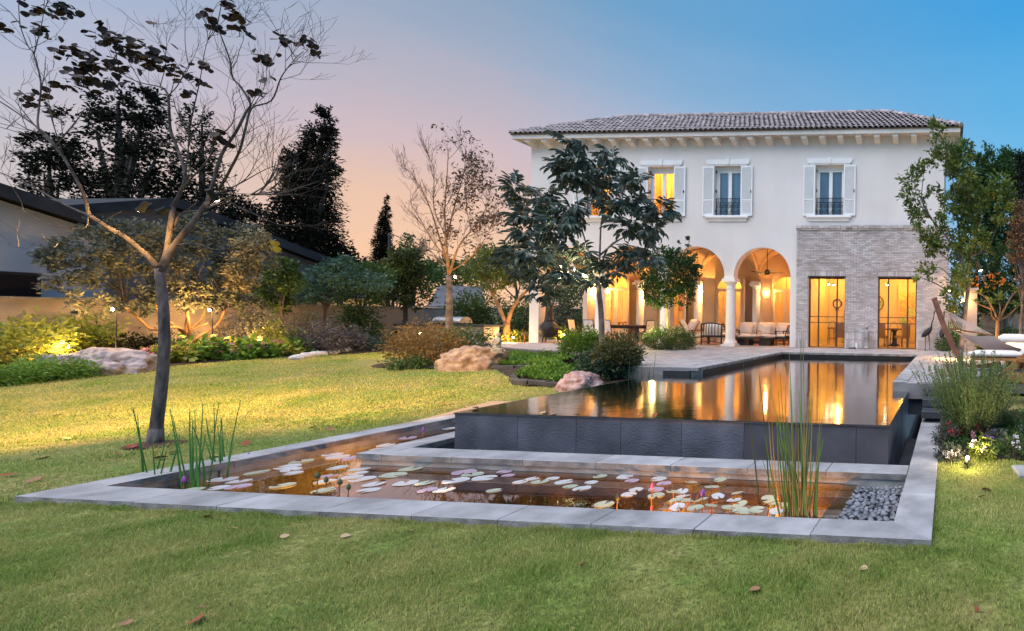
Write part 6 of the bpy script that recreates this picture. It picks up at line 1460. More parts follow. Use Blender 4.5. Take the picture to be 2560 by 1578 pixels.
# multi stemmed grey leaved tree lit from below
XW = -22.0
P = atx(478, 862, XW); P[2] = -.15
st = thing('multi_stem_tree', 'spreading grey leaved tree with pale orange lit stems before the ochre wall', 'tree', P); w = MB(); r6 = lambda px, py, dx=0: atx(px, py, XW + dx)
for pp, r0 in (([(470, 862), (462, 835), (440, 818), (400, 823), (375, 822), (345, 795), (315, 770)], .085), ([(475, 862), (470, 830), (490, 812), (508, 790), (512, 770)], .06), ([(478, 864), (500, 840), (540, 815), (558, 785), (565, 765)], .075), ([(472, 855), (465, 820), (468, 790), (470, 765)], .05), ([(440, 818), (420, 800), (395, 780), (388, 755)], .05), ([(462, 840), (480, 825), (520, 808)], .04), ([(476, 850), (472, 800), (462, 770)], .06)):
    limb(w, [r6(px, py, random.uniform(-.25, .35) if 0 < i else 0) for i, (px, py) in enumerate(pp)], r0 * .62, .022, 8)
w.build('trunk', M_barkt, st, True)
def bx6(lst):
    out = []
    for q_ in lst:
        P_ = atx(q_[0], q_[1], XW + (q_[4] if len(q_) > 4 else 0)); k = ppm(P_); out.append((P_[0], P_[1], P_[2], q_[2] / k * .45, q_[2] / k * .62, q_[3] / k))
    return out
w = MB(); R8 = random.Random(12)
for i in range(26):                      # thin arching branches that carry the foliage and stick out of it
    px0_, py0_ = R8.choice(((388, 755), (470, 765), (512, 770), (565, 765), (315, 770), (462, 770))); a_ = R8.uniform(-1, 1)
    px1_, py1_ = px0_ + a_ * 150 - 40, R8.uniform(560, 650)
    w.tube(curve([r6(px0_, py0_), r6((px0_ * .6 + px1_ * .4), (py0_ + py1_) / 2 - 12, R8.uniform(-.2, .4)), r6(px1_, py1_, R8.uniform(-.2, .6))], 4), [.018 - .0018 * k for k in range(9)], 4, False)
w.build('branch', M_bark, st)
foliage('crown', bx6([(200, 640, 75, 40, .1), (250, 600, 70, 35), (170, 690, 50, 35, .2), (260, 690, 70, 45), (330, 650, 70, 45), (350, 700, 60, 45), (330, 745, 50, 28, .2), (420, 610, 70, 45), (430, 680, 70, 50), (430, 745, 60, 32, .2), (500, 660, 60, 50), (510, 735, 60, 32, .2), (560, 610, 60, 45), (590, 680, 50, 45), (620, 600, 45, 35), (340, 590, 80, 35), (600, 650, 45, 30), (480, 600, 60, 40), (560, 740, 45, 30), (235, 765, 40, 28, .3), (150, 735, 45, 40, .2), (625, 765, 40, 35, .3), (385, 765, 30, 22, .3), (300, 565, 45, 28), (480, 562, 40, 26), (140, 640, 40, 30, .2), (655, 640, 35, 45, .2)]), 13500, .105, L_grey, st, .20, 42, .5, .5)
foliage('crown', bx6([(610, 640, 40, 40, .5), (600, 690, 40, 40, .5), (640, 600, 30, 30, .4)]), 2600, .11, leafmat('leaf_pale_straw', (.20, .17, .10), (.42, .36, .22)), st, .18, 16, .3)
# small trees further along
def small_tree(lab, px, py, Y, bl, n, leaf, m, r=.06):
    P = np.array(at(px, py, Y)); P[2] = -.15; t = thing('small_tree', lab, 'tree', P, 'small trees along the left wall'); B = blobs_px(bl, Y); w = MB()
    c0 = B[0]; w.tube(curve([P, (P[0] + .05, P[1], (P[2] + c0[2]) * .5), c0[:3]], 4), [r - r * .06 * i for i in range(9)], 7)
    for b in B[1:]: w.tube([(P[0] + .05, P[1], (P[2] + c0[2]) * .5), ((P[0] + b[0]) / 2, b[1], (c0[2] + b[2]) / 2 - .1), b[:3]], [r * .5, r * .35, r * .15], 5)
    w.build('trunk', M_bark, t); foliage('crown', B, n, leaf, m, t, .17, 18, .3)
small_tree('small fresh green tree before the grey gable', 700, 870, 15.5, [(700, 690, 35, 35), (715, 665, 30, 20), (680, 730, 35, 35), (725, 710, 25, 22), (690, 760, 30, 20)], 3600, .11, L_mid)
small_tree('small tree with layered blue green leaves right of the grey gable', 808, 870, 17, [(835, 680, 45, 25), (760, 735, 50, 18), (880, 700, 50, 22), (820, 735, 40, 20), (930, 710, 45, 16), (790, 700, 30, 25), (860, 660, 30, 20)], 5200, .12, leafmat('leaf_blue_layered', (.020, .060, .045), (.09, .17, .11)))
small_tree('dark dense small tree left of the lit back wall', 900, 860, 18.5, [(900, 750, 45, 50), (890, 810, 45, 45), (930, 690, 50, 30), (870, 700, 40, 40), (915, 830, 35, 35)], 5200, .12, L_mid, .08)
small_tree('dark tree with yellow lit leaves behind the outdoor kitchen', 1010, 830, 20.5, [(1010, 680, 45, 40), (985, 730, 40, 35), (1040, 740, 35, 40), (1015, 640, 32, 30), (1000, 700, 50, 50)], 6500, .13, leafmat('leaf_dark_lamplit', (.012, .025, .010), (.11, .13, .025)), .1)  # yellow light on the dark crown is put into the leaf colour
# hydrangeas
for i, (px, py, w_, h_, fl, lab) in enumerate(((425, 910, 70, 48, L_pink, 'leafy green hydrangea with pink heads just right of the front tree trunk'), (475, 905, 75, 55, L_pink, 'tall light green hydrangea with pink heads, second from the front tree trunk'), (525, 902, 70, 45, L_pink, 'green hydrangea with a pale pink head between two taller ones'), (560, 898, 60, 42, L_purple, 'green hydrangea with a violet head in the middle of the flower bed'), (600, 900, 75, 45, L_pink, 'hydrangea with the widest pink heads in the flower bed'), (650, 897, 70, 48, L_pink, 'yellow green hydrangea with pink heads near the yellow shrub'), (690, 893, 65, 42, L_pink, 'green hydrangea with few pink heads near the right end of the bed'), (730, 890, 60, 34, L_pink, 'low plain green hydrangea at the right end of the bed'))):
    shrub('hydrangea', lab, 'flower', px, py, w_, h_, L_green if i % 3 else L_yg, .13, 750, 'hydrangeas of the left flower bed', depth=.5, ratio=.75, flowers=(fl, 6 if i not in (7,) else 2, .085), stems=6)
# white stones along the edge
sm_ = []
for k in range(4):
    import bmesh as _b
    bm = _b.new(); _b.ops.create_icosphere(bm, subdivisions=2, radius=1)
    for v in bm.verts: v.co *= 1 + .22 * mnoise.noise(v.co * 1.3 + Vector((k * 3, 0, 0)))
    me = bpy.data.meshes.new('edge_stone'); bm.to_mesh(me); bm.free(); me.shade_smooth(); me.materials.append(mat('white_stone', (.45, .46, .50), var=.2, scale=5, bump=.4) if k == 0 else bpy.data.materials['white_stone']); sm_.append(me)
ORD = 'leftmost second third fourth fifth sixth seventh eighth ninth tenth eleventh twelfth thirteenth fourteenth fifteenth sixteenth'.split()
def nth(i): return 'leftmost' if i == 0 else ORD[i] + ' from the left'
for i, px in enumerate(np.linspace(742, 868, 13)):
    p = atg(px, 898 - (px - 742) * .15 + random.uniform(-2, 2)); o = link('edge_stone', sm_[i % 4]); o.location = p + np.array([0, 0, .05]); o.scale = (random.uniform(.10, .16), random.uniform(.12, .2), random.uniform(.08, .12)); o.rotation_euler = (0, 0, random.uniform(0, 3))
    tag(o, nth(i) + ' of the white stones lining the lawn below the purple grey shrubs', 'stone', 'white edging stones of the left bed')
# garden lamps of the beds (small fittings with visible bulbs)
def garden_lamp(p, w_, lab, col=(1, .55, .16), stake=True, rad=.06):
    t = thing('garden_lamp', lab, 'lamp', p, 'small garden lamps'); p = Vector(p)
    MB().lathe([(.0, -.02), (.02, -.015), (.024, .02), (.012, .05)], tuple(p), 8).build('bulb', emit('garden_bulb', (1, .80, .50), 40) if 'garden_bulb' not in bpy.data.materials else bpy.data.materials['garden_bulb'], t)
    MB().lathe([(.05, .05), (.045, .07), (.02, .10)], tuple(p), 8).build('cap', M_black, t)
    if stake: MB().tube([(p.x, p.y + .06, float(ground(p.x, p.y)) - .05), (p.x, p.y + .06, p.z + .08)], .012, 5).build('stake', M_black, t)
    lamp('light', (p.x, p.y - .14, p.z), w_ * 4.5, col, 'POINT', rad, t)
garden_lamp(r6(282, 775, .9), 22, 'small lamp on a stake left of the trunk, at the dark shrub')
garden_lamp(r6(524, 777, .9), 46, 'bright small lamp on a stake among the pale stems')
p = r6(560, 872, .9); garden_lamp(p, 42, 'low lamp hidden among the hydrangeas before the lit wall')
p = at(660, 850, 15); garden_lamp(p, 62, 'low lamp lighting the ochre wall behind the thin grey shrub')
p = at(170, 868, 10.9); garden_lamp(p, 26, 'low lamp behind the yellow green shrubs at the left edge')
p = at(968, 830, 24); garden_lamp(p, 110, 'lamp lighting the back wall left of the barbecue counter')
p = at(1050, 835, 15.5); garden_lamp(p, 32, 'low lamp beside the orange shrub at the barbecue counter')
p = at(1283, 845, 20.2); garden_lamp(p, 26, 'low lamp at the foot of the Y shaped tree')
p = at(1410, 838, 23.5); garden_lamp(p, 16, 'low lamp in the yellow grass behind the chiminea')
p = at(1138, 694, 15.6); garden_lamp(p, 34, 'small lamp hung at the fork of the slender bare tree', stake=False)
p = at(1458, 690, 14.0); garden_lamp(p, 26, 'small white lamp hung in the dark leaved tree', stake=False, col=(1, .75, .4))
# shrubs with yellow light by the pier and behind the chiminea
for lab, px, py, w_, h_, m, Y in (('yellow lit grass tuft left of the veranda pier', 1295, 856, 50, 26, L_yg, 20.6), ('yellow lit tuft behind the chiminea', 1410, 852, 50, 30, L_yg, 23.6), ('dark green bamboo clump behind the Y shaped tree', 1215, 850, 110, 140, L_mid, 23), ('green shrub between the bare tree and the Y shaped tree', 1170, 830, 90, 110, L_mid, 22.5), ('grey green olive shrub seen through the open veranda end', 1385, 850, 80, 150, L_grey, 25), ('tall green shrub seen through the open veranda end, right part', 1445, 850, 90, 170, L_mid, 25.5), ('dark green shrub left of the veranda pier', 1300, 840, 70, 110, L_mid, 23.5)):
    shrub('shrub', lab, 'shrub', px, py, w_, h_, m, .13, 2600 if h_ > 60 else 900, 'shrubs round the veranda end', Y=Y, depth=.7, outw=1.0)
t = thing('path_lamp', 'small copper path lamp beside the yellow grass tuft', 'lamp', at(1311, 855, 20.3)); p = at(1311, 855, 20.3); MB().tube([(p[0], p[1], -.2), (p[0], p[1], .33)], .018, 6).build('post', M_mwood, t); MB().lathe([(.12, .33), (.10, .37), (.03, .42)], (p[0], p[1], 0), 10).build('hood', M_mwood, t)

# ------------------------------------------------------------------ outdoor kitchen, barbecue, ornament
kx0, kx1 = at(1000, 850, 19.5)[0], at(1210, 850, 19.5)[0]; 
t = thing('outdoor_kitchen', 'stone clad outdoor kitchen counter with dark top behind the orange shrub', 'counter', ((kx0 + kx1) / 2, 19.8, -.2))
MB().box((kx0, 19.5, -.3), (kx1, 20.2, .66)).build('base', M_conc, t); MB().box((kx0 - .15, 19.35, .66), (kx1 + .15, 20.35, .74)).build('worktop', M_slate, t)
for j in range(8):
    for i in range(7):
        a = kx0 + (kx1 - kx0) * (i + (.5 if j % 2 else 0)) / 7.5; MB().boxc((a + .2, 19.49, -.12 + j * .105), ((kx1 - kx0) / 7.5 - .015, .04, .09)).build('cladding_stone', M_coping, t)
bxc = at(1125, 790, 19.7)
t = thing('barbecue', 'steel barbecue with domed hood on the outdoor kitchen counter', 'barbecue', (bxc[0], 19.8, .74)); hd = MB(); W2 = .62
hd.prism([(19.5, .80)] + [(19.8 - .30 * math.cos(PI * k / 10), .80 + .26 * math.sin(PI * k / 10)) for k in range(1, 10)] + [(20.1, .80)], 0, bxc[0] - W2, bxc[0] + W2); hd.build('hood', M_steel, t); MB().box((bxc[0] - W2, 19.48, .742), (bxc[0] + W2, 20.12, .798)).build('body', M_black, t); MB().tube([(bxc[0] - .45, 19.44, .90), (bxc[0] + .45, 19.44, .90)], .018, 6).build('handle', M_steel, t)
p = at(962, 862, 21); t = thing('garden_ornament', 'dark wrought metal garden ornament in front of the lit back wall', 'sculpture', (p[0], p[1], -.2)); w = MB()
w.tube(curve([(p[0] - .5, p[1], .20), (p[0] - .1, p[1], .12), (p[0] + .3, p[1], .18), (p[0] + .6, p[1], .42)], 4), .035, 6); w.tube([(p[0], p[1], -.25), (p[0] + .02, p[1], .14)], .05, 6); w.tube([(p[0] + .25, p[1], -.25), (p[0] + .3, p[1], .18)], .04, 6); w.lathe([(.02, .28), (.14, .36), (.12, .48), (.02, .55)], (p[0] + .55, p[1], -.05), 8); w.build('frame', M_iron, t)

# ------------------------------------------------------------------ island bed: orange and green shrubs, statue, ground cover
shrub('shrub', 'orange tinged shrub behind the big ochre boulder', 'shrub', 1062, 915, 145, 110, L_or, .075, 5200, depth=.9, clump=.16)
shrub('shrub', 'bright green shrub behind the big ochre boulder, right of the orange one', 'shrub', 1160, 895, 110, 88, L_mid, .075, 4200, depth=.8, clump=.16)
shrub('shrub', 'small dark green shrub at the foot of the orange shrub', 'shrub', 1025, 925, 70, 30, L_mid, .07, 1200, depth=.4)
p = at(1243, 873, 12.45); sz = p[2]; sx0, sy0 = p[0], p[1]
t = thing('garden_statue', 'small pale stone statue of a kneeling figure on the ochre boulder', 'statue', (sx0, sy0, sz - .06)); M_st = mat('statue_stone', (.40, .36, .30), rough=.9, var=.3, scale=14, bump=.5)
MB().lathe([(.13, -.08), (.14, .0), (.10, .03)], (sx0, sy0, sz), 10).build('base', M_st, t)
MB().tube(curve([(sx0 - .02, sy0, sz + .02), (sx0 + .0, sy0, sz + .12), (sx0 + .02, sy0, sz + .22), (sx0 + .03, sy0, sz + .31)], 3), [.10, .10, .09, .075, .07, .075, .08, .07, .06, .03], 10).build('body', M_st, t, True)
MB().lathe([(.01, .31), (.045, .34), (.052, .39), (.04, .43), (.01, .45)], (sx0 + .03, sy0, sz), 10).build('head', M_st, t, True)
MB().tube([(sx0 - .03, sy0 - .06, sz + .28), (sx0 - .08, sy0 - .09, sz + .18), (sx0 - .02, sy0 - .11, sz + .12)], [.03, .025, .022], 6).build('arm', M_st, t, True); MB().tube([(sx0 + .09, sy0 - .03, sz + .28), (sx0 + .11, sy0 - .08, sz + .18), (sx0 + .04, sy0 - .11, sz + .12)], [.03, .025, .022], 6).build('arm', M_st, t, True)
MB().tube([(sx0 - .06, sy0 + .02, sz + .05), (sx0 - .02, sy0 - .12, sz + .05), (sx0 - .08, sy0 + .05, sz + .02)], [.055, .05, .04], 7).build('leg', M_st, t, True)
def cover(name, lab, poly, n, hgt, leaf, m, z0=.03):
    xs_ = [p[0] for p in poly]; ys2 = [p[1] for p in poly]; pts = []
    while len(pts) < n:
        x, y = rng.uniform(min(xs_), max(xs_)), rng.uniform(min(ys2), max(ys2))
        if inside(x, y, poly): pts.append((x, y, float(ground(x, y)) + z0 + hgt * rng.uniform(.2, 1) ** .7 * (.6 + .5 * math.sin(x * 5.1 + 1) * math.cos(y * 6.3))))
    V, F = leaf_arrays(np.array(pts), leaf, np.array([[0, 0, .8]]), .4); return tag(mesh_np(name, V, F, m), lab, 'ground cover', kind='stuff')
G = lambda px, py: tuple(atg(px, py)[:2])
cover('ground_cover', 'feathery green ground cover in the tier beside the ochre boulder', [G(1236, 922), G(1350, 918), G(1410, 905), G(1440, 893), G(1265, 893)], 5200, .16, .10, L_green)
cover('ground_cover', 'fern like green ground cover in the lowest tier behind the curved stone edging', [G(1290, 952), G(1405, 962), G(1450, 935), G(1440, 905), G(1350, 918)], 6500, .17, .10, L_green)
cover('ground_cover', 'blue green ground cover at the top of the tiers by the terrace kerb', [G(1330, 905), G(1420, 905), G(1440, 888), G(1350, 888)], 2200, .14, .09, L_blue)
def edging(lab, pts, zt=.12, h=.26, wd=.16, st=.42):
    P = [np.array([*G(*p)]) for p in pts]; t = thing('stone_edging', lab, 'edging', (P[0][0], P[0][1], float(ground(*P[0]))), 'dark stone edgings of the tiered bed'); c = curve([(*p, 0) for p in P], 8); dist = 0; last = np.array(c[0])
    for a, b in zip(c, c[1:]):
        pass
    L_ = [0]; 
    for a, b in zip(c, c[1:]): L_.append(L_[-1] + np.linalg.norm(np.array(b) - np.array(a)))
    n = max(2, int(L_[-1] / st)); at_ = lambda s: np.array([np.interp(s, L_, [p[k] for p in c]) for k in (0, 1)])
    for i in range(n):
        a, b = at_(L_[-1] * i / n), at_(L_[-1] * (i + 1) / n); m_ = (a + b) / 2; d = b - a; g = float(ground(*m_))
        MB().slab((m_[0], m_[1], g + zt - h / 2 + random.uniform(-.012, .012)), (np.linalg.norm(d) - .012, wd + random.uniform(-.02, .02), h), .015, math.atan2(d[1], d[0]) + random.uniform(-.03, .03)).build('edging_stone', M_slate, t)
edging('curved dark stone edging in front of the lowest fern tier', [(1330, 938), (1292, 945), (1284, 958), (1310, 963), (1360, 966), (1412, 970)])
edging('straight dark stone edging below the tier beside the ochre boulder', [(1234, 924), (1290, 923), (1345, 920)], .10)
edging('short dark stone edging in the middle of the upper tier', [(1262, 907), (1300, 905), (1332, 903)], .10, .2)
edging('short dark stone edging under the bright bush', [(1392, 916), (1420, 915), (1450, 916)], .12, .2)
edging('short dark stone edging within the fern tier near the pink boulder', [(1340, 934), (1390, 938), (1430, 944)], .12, .2)
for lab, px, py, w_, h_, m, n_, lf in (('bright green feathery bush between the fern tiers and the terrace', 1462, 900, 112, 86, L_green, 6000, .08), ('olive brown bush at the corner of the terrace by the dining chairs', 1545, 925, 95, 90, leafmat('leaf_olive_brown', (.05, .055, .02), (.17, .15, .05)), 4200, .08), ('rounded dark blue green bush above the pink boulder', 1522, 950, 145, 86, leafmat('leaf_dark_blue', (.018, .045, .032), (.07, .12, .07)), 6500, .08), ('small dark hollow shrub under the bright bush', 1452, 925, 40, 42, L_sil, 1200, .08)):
    P_ = atg(px, py); shrub('bush', lab, 'bush', px, py, w_, h_, m, lf, n_, 'bushes of the tiered bed', Y=min(P_[1], 11.1) if px > 1500 else None, depth=.6, clump=.15, outw=1.0)
# thin dark reeds by the pool corner
def reeds(name, lab, stems, m, grp=None):
    b = stems[0][0]; t = thing(name, lab, 'reeds', b, grp)
    for (a, e, bend, wd, mm) in stems:
        a = np.array(a); e = np.array(e); c = [a + (e - a) * u + np.array(bend) * (u * u - u) for u in np.linspace(0, 1, 7)]
        MB().tube(c, [wd * (1 - .75 * u) for u in np.linspace(0, 1, 7)], 5).build('blade', mm, t)
M_reed = mat('reed_green', (.14, .22, .045), rough=.5, var=.3, scale=3, obj=.25); M_reed2 = mat('reed_straw', (.34, .22, .07), rough=.6, var=.3, scale=3, obj=.2); M_reed3 = mat('reed_dark', (.05, .075, .03), rough=.6, var=.3, obj=.2)
M_iris = mat('iris_green', (.06, .19, .04), rough=.45, var=.3, obj=.2)
st_ = []
for i in range(9):
    a = atz(1590 + i * 4, 945, -.3); a = np.array([-6.95 + .07 * i, 10.6 + random.uniform(-.2, .2), -.45]); st_.append((a, a + np.array([random.uniform(-.08, .08), 0, random.uniform(.5, .85)]), (random.uniform(-.2, .2), 0, 0), .010, M_reed3))
reeds('reed_clump', 'thin dark reeds growing at the far left pool corner below the terrace', st_, M_reed3)

# ================================================================== POND PLANTS
R5 = random.Random(14); pond_pt = lambda px, py, z=ZW: atz(px, py, z)
st_ = []
for i in range(44):
    bx_ = R5.gauss(2005, 16) if i < 38 else R5.uniform(1960, 2060); by_ = 1287 + R5.uniform(-26, 4); a = pond_pt(bx_, by_); a[2] = -1.15
    tx = bx_ + R5.gauss(-28, 34); h_ = R5.uniform(.45, 1.25)
    e = a + np.array([(tx - bx_) / 250, R5.gauss(0, .05), .43 + h_]); mm = M_reed if R5.random() < .68 else M_reed2
    st_.append((a, e, (R5.gauss(0, .05), 0, 0), R5.uniform(.009, .013), mm))
for (bx_, by_, tx, ty) in ((1905, 1230, 1858, 905), (1927, 1238, 1897, 935), (1950, 1242, 1920, 1020), (1958, 1240, 1930, 1050), (1975, 1250, 1950, 930), (2000, 1270, 1973, 880), (2010, 1275, 2002, 850), (2015, 1278, 2008, 870), (2030, 1285, 2056, 1040), (2040, 1290, 2050, 1060), (2043, 1280, 2052, 1095)):
    a = pond_pt(bx_, by_); yy_ = a[1]; a2 = a.copy(); a2[2] = -1.1; st_.append((a2, np.array(at(tx, ty, yy_)), (R5.gauss(0, .04), 0, 0), .0115, M_reed3 if tx < 1900 else M_reed if R5.random() < .5 else M_reed2))
reeds('reed_clump', 'tall green and straw coloured reeds rising from the pond near the pebbles', st_, M_reed)
for lab, cxs_, n_ in (('clump of green iris blades in the left pond corner, the biggest one', (485, 495, 1215), 14), ('narrow pair of iris blades at the far left of the pond', (378, 385, 1216), 6), ('loose iris blades right of the biggest clump', (540, 560, 1185), 9)):
    st_ = []
    for i in range(n_):
        bx_ = cxs_[0] + R5.gauss(0, 14); a = pond_pt(bx_, cxs_[2] + R5.uniform(-12, 6)); a[2] = -.95; h_ = R5.uniform(.35, .85)
        st_.append((a, a + np.array([R5.gauss(.02, .10), R5.gauss(0, .06), .25 + h_]), (R5.gauss(0, .12), 0, 0), R5.uniform(.008, .014), M_iris))
    reeds('iris_clump', lab, st_, M_iris, 'iris clumps in the left pond corner')
# lily pads
def pad_mesh(m, notch=.25, rim=.0):
    V = [(0, 0, 0)]; n = 18; F = []
    for k in range(n + 1):
        a = notch + (2 * PI - 2 * notch) * k / n; r = 1 + .03 * math.sin(5 * a); V.append((r * .8 * math.cos(a), r * .8 * math.sin(a), .0))
    for k in range(n + 1):
        a = notch + (2 * PI - 2 * notch) * k / n; r = 1 + .03 * math.sin(5 * a); V.append((r * math.cos(a), r * math.sin(a), rim + .02 * math.sin(3 * a)))
    for k in range(n): F += [(0, 1 + k, 2 + k), (1 + k, n + 2 + k, n + 3 + k, 2 + k)]
    me = bpy.data.meshes.new('lily_pad'); me.from_pydata(V, [], F); me.materials.append(m); me.shade_smooth(); return me
def padmat(nm, a, b):
    return leafmat(nm, a, b, rough=.28, spec=.55, trans=.12, scale=3)
pm_g = [pad_mesh(padmat('pad_green', (.28, .34, .24), (.48, .52, .42)), rim=.05), pad_mesh(padmat('pad_sky_sheen', (.44, .45, .46), (.62, .62, .64)), rim=.02), pad_mesh(padmat('pad_violet', (.36, .25, .36), (.48, .38, .46)), rim=.04)]  # silvery pads hold the sky's reflection in their base colour
M_pst = mat('pad_stalk', (.30, .12, .03), rough=.6, var=.3)
placed = []
def put_pad(px, py, r, lift, label, grp, stalk=None, mi=None, tilt=.05):
    p = pond_pt(px, py, ZW + lift); 
    if not (xl < p[0] - r * .6 and p[0] < -1.1 and yi - .02 < p[1]): return
    if p[1] > IY0 + .02 - r * .5 and p[0] > IX0 - r * .5: return
    for (x, y, rr) in placed:
        if math.hypot(x - p[0], y - p[1]) < (r + rr) * .82: return
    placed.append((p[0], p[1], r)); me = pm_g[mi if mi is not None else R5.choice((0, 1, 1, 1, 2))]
    if stalk is None:
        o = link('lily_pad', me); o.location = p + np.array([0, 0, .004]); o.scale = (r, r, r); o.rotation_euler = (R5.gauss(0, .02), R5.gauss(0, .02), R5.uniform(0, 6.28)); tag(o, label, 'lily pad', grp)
    else:
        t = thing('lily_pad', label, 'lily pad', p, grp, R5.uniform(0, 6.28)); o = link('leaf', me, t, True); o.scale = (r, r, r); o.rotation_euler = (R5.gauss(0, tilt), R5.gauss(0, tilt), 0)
        MB().tube([(0, 0, -.003), (R5.gauss(0, .03), R5.gauss(0, .03), -.08), (R5.gauss(0, .12), R5.gauss(0, .12), -.40)], .006, 5).build('stalk', M_pst, t, False, True)
LB_ = 'pale round lily pad lying flat on the left half of the pond'; LR_ = 'amber lit lily pad raised on its stalk near the reeds'; LM_ = 'silvery lily pad floating in the middle of the pond'
for (px, py) in ((520 / 2.6956 + 1650, 1233), (1795, 1240), (1794, 1246), (1848, 1245), (1850, 1261), (1923, 1249), (1728, 1206), (1733, 1214), (1780, 1218), (1800, 1227), (1800, 1200), (1816, 1199), (1683, 1230), (1705, 1228), (1708, 1240), (1690, 1250), (1716, 1251), (1750, 1250), (1778, 1264), (1803, 1258), (1820, 1269), (1850, 1276), (1892, 1275), (1891, 1282), (1935, 1260), (1945, 1259), (1960, 1265), (1940, 1278), (1865, 1280), (1738, 1270), (1694, 1267), (1960, 1280), (1835, 1250)):
    put_pad(px, py, R5.uniform(.060, .085), R5.uniform(.0, .05), LR_, 'raised lily pads near the reeds', True, R5.choice((0, 0, 1)), .12)
for (px, py) in ((1245, 1178), (1262, 1180), (1283, 1178), (1270, 1190), (1350, 1206), (1330, 1198), (1382, 1197), (1410, 1206), (1425, 1218), (1445, 1214), (1455, 1222), (1478, 1207), (1300, 1206), (1300, 1200), (1460, 1184), (1500, 1186), (1545, 1187), (1562, 1193), (1565, 1200), (1580, 1203), (1605, 1193), (1647, 1198), (1590, 1225), (1617, 1225), (1640, 1225), (1572, 1237), (1510, 1262), (1640, 1240), (1665, 1236), (1405, 1185), (1235, 1228), (1500, 1192), (1660, 1210)):
    put_pad(px, py, R5.uniform(.065, .095), 0, LM_, 'flat lily pads of the middle pond')
for k in range(190):
    px = R5.uniform(440, 1230); py = R5.uniform(1060, 1232); put_pad(px, py, R5.uniform(.08, .125), 0, LB_, 'flat lily pads of the left pond')
t_ = 0
M_bud = mat('bud', (.10, .11, .05), rough=.5, var=.2); M_budv = mat('bud_violet', (.32, .10, .42), rough=.5, var=.2); M_budr = mat('bud_pink', (.60, .12, .30), rough=.5, var=.2)
def bud(px, py, h_, m, lab, k=1.0):
    p = pond_pt(px, py); t = thing('lotus_bud', lab, 'flower', p, 'water lily buds'); MB().tube([(p[0], p[1], -1.1), (p[0] + .01, p[1], ZW), (p[0] + .015, p[1], ZW + h_)], .005, 5).build('stalk', M_pst, t)
    MB().lathe([(.004, 0), (.016 * k, .015), (.020 * k, .035), (.012 * k, .06), (.001, .078)], (p[0] + .015, p[1], ZW + h_), 8).build('bud', m, t, True)
for px, py, h_, m, lab in ((457, 1222, .06, M_budv, 'dark violet bud beside the biggest iris clump'), (618, 1165, .09, M_budv, 'violet bud at the left channel, nearest the iris blades'), (790, 1232, .14, M_bud, 'tall green bud in the left pond, first of a group of four'), (812, 1222, .06, M_bud, 'short green bud in the left pond, second of a group of four'), (846, 1238, .10, M_bud, 'plump green bud in the left pond, third of a group of four'), (868, 1238, .05, M_bud, 'small green bud in the left pond, fourth of a group of four'), (1056, 1088, .05, M_budv, 'bright violet flower in the side channel by the inner wall'), (1627, 1243, .08, M_budr, 'pink flower bud rising from the middle lily pads'), (1540, 1265, .05, M_bud, 'brown bud near the front coping'), (1753, 1272, .12, M_budv, 'violet bud standing among the raised lily pads'), (1690, 1283, .03, M_white, 'white bud near the front coping among the raised pads')):
    bud(px, py, h_, m, lab, 1.0 if h_ < .12 else 1.2)
# pebbles in the tray
PBM = []
for k in range(5):
    bm = _b.new(); _b.ops.create_icosphere(bm, subdivisions=2, radius=1)
    for v in bm.verts: v.co = Vector((v.co.x, v.co.y * .78, v.co.z * .55)) * (1 + .16 * mnoise.noise(v.co * 1.2 + Vector((k * 5, 1, 0))))
    me = bpy.data.meshes.new('pebble'); bm.to_mesh(me); bm.free(); me.shade_smooth(); me.materials.append(mat('pebble_stone', (.17, .175, .20), rough=.6, var=.25, scale=4, obj=.35, spec=.4) if k == 0 else bpy.data.materials['pebble_stone']); PBM.append(me)
pbs = []; tries = 0
while len(pbs) < 420 and tries < 60000:
    tries += 1; x, y = R5.uniform(-1.01, xr + .01), R5.uniform(yi + .03, IY0 - .02); s = R5.uniform(.024, .044); lay = 0 if len(pbs) < 230 else 1
    if all(math.hypot(x - a, y - b) > (s + c) * .80 for a, b, c, l in pbs if l == lay): pbs.append((x, y, s, lay))
ex = MB(); pbs.sort(key=lambda q_: (-q_[3], q_[1]))
for i, (x, y, s, lay) in enumerate(pbs):
    z = -.765 + lay * .040 + .012 * math.sin(x * 9) + R5.uniform(0, .012)
    if i < 300:
        o = link('pebble', PBM[i % 5]); o.location = (x, y, z); o.scale = (s, s, s); o.rotation_euler = (R5.gauss(0, .3), R5.gauss(0, .3), R5.uniform(0, 6.28)); tag(o, 'smooth grey river pebble in the square tray at the right pond end', 'pebble', 'grey pebbles in the pond tray')
    else:
        M_ = Matrix.Translation((x, y, z)) @ Matrix.Rotation(R5.uniform(0, 6.28), 4, 'Z') @ Matrix.Scale(s, 4); ex.add([M_ @ v.co for v in PBM[i % 5].vertices], [tuple(p.vertices) for p in PBM[i % 5].polygons])
if ex.v: tag(ex.build('pebble', bpy.data.materials['pebble_stone'], None, True), 'lower layer of grey pebbles in the pond tray', 'pebble', kind='stuff')

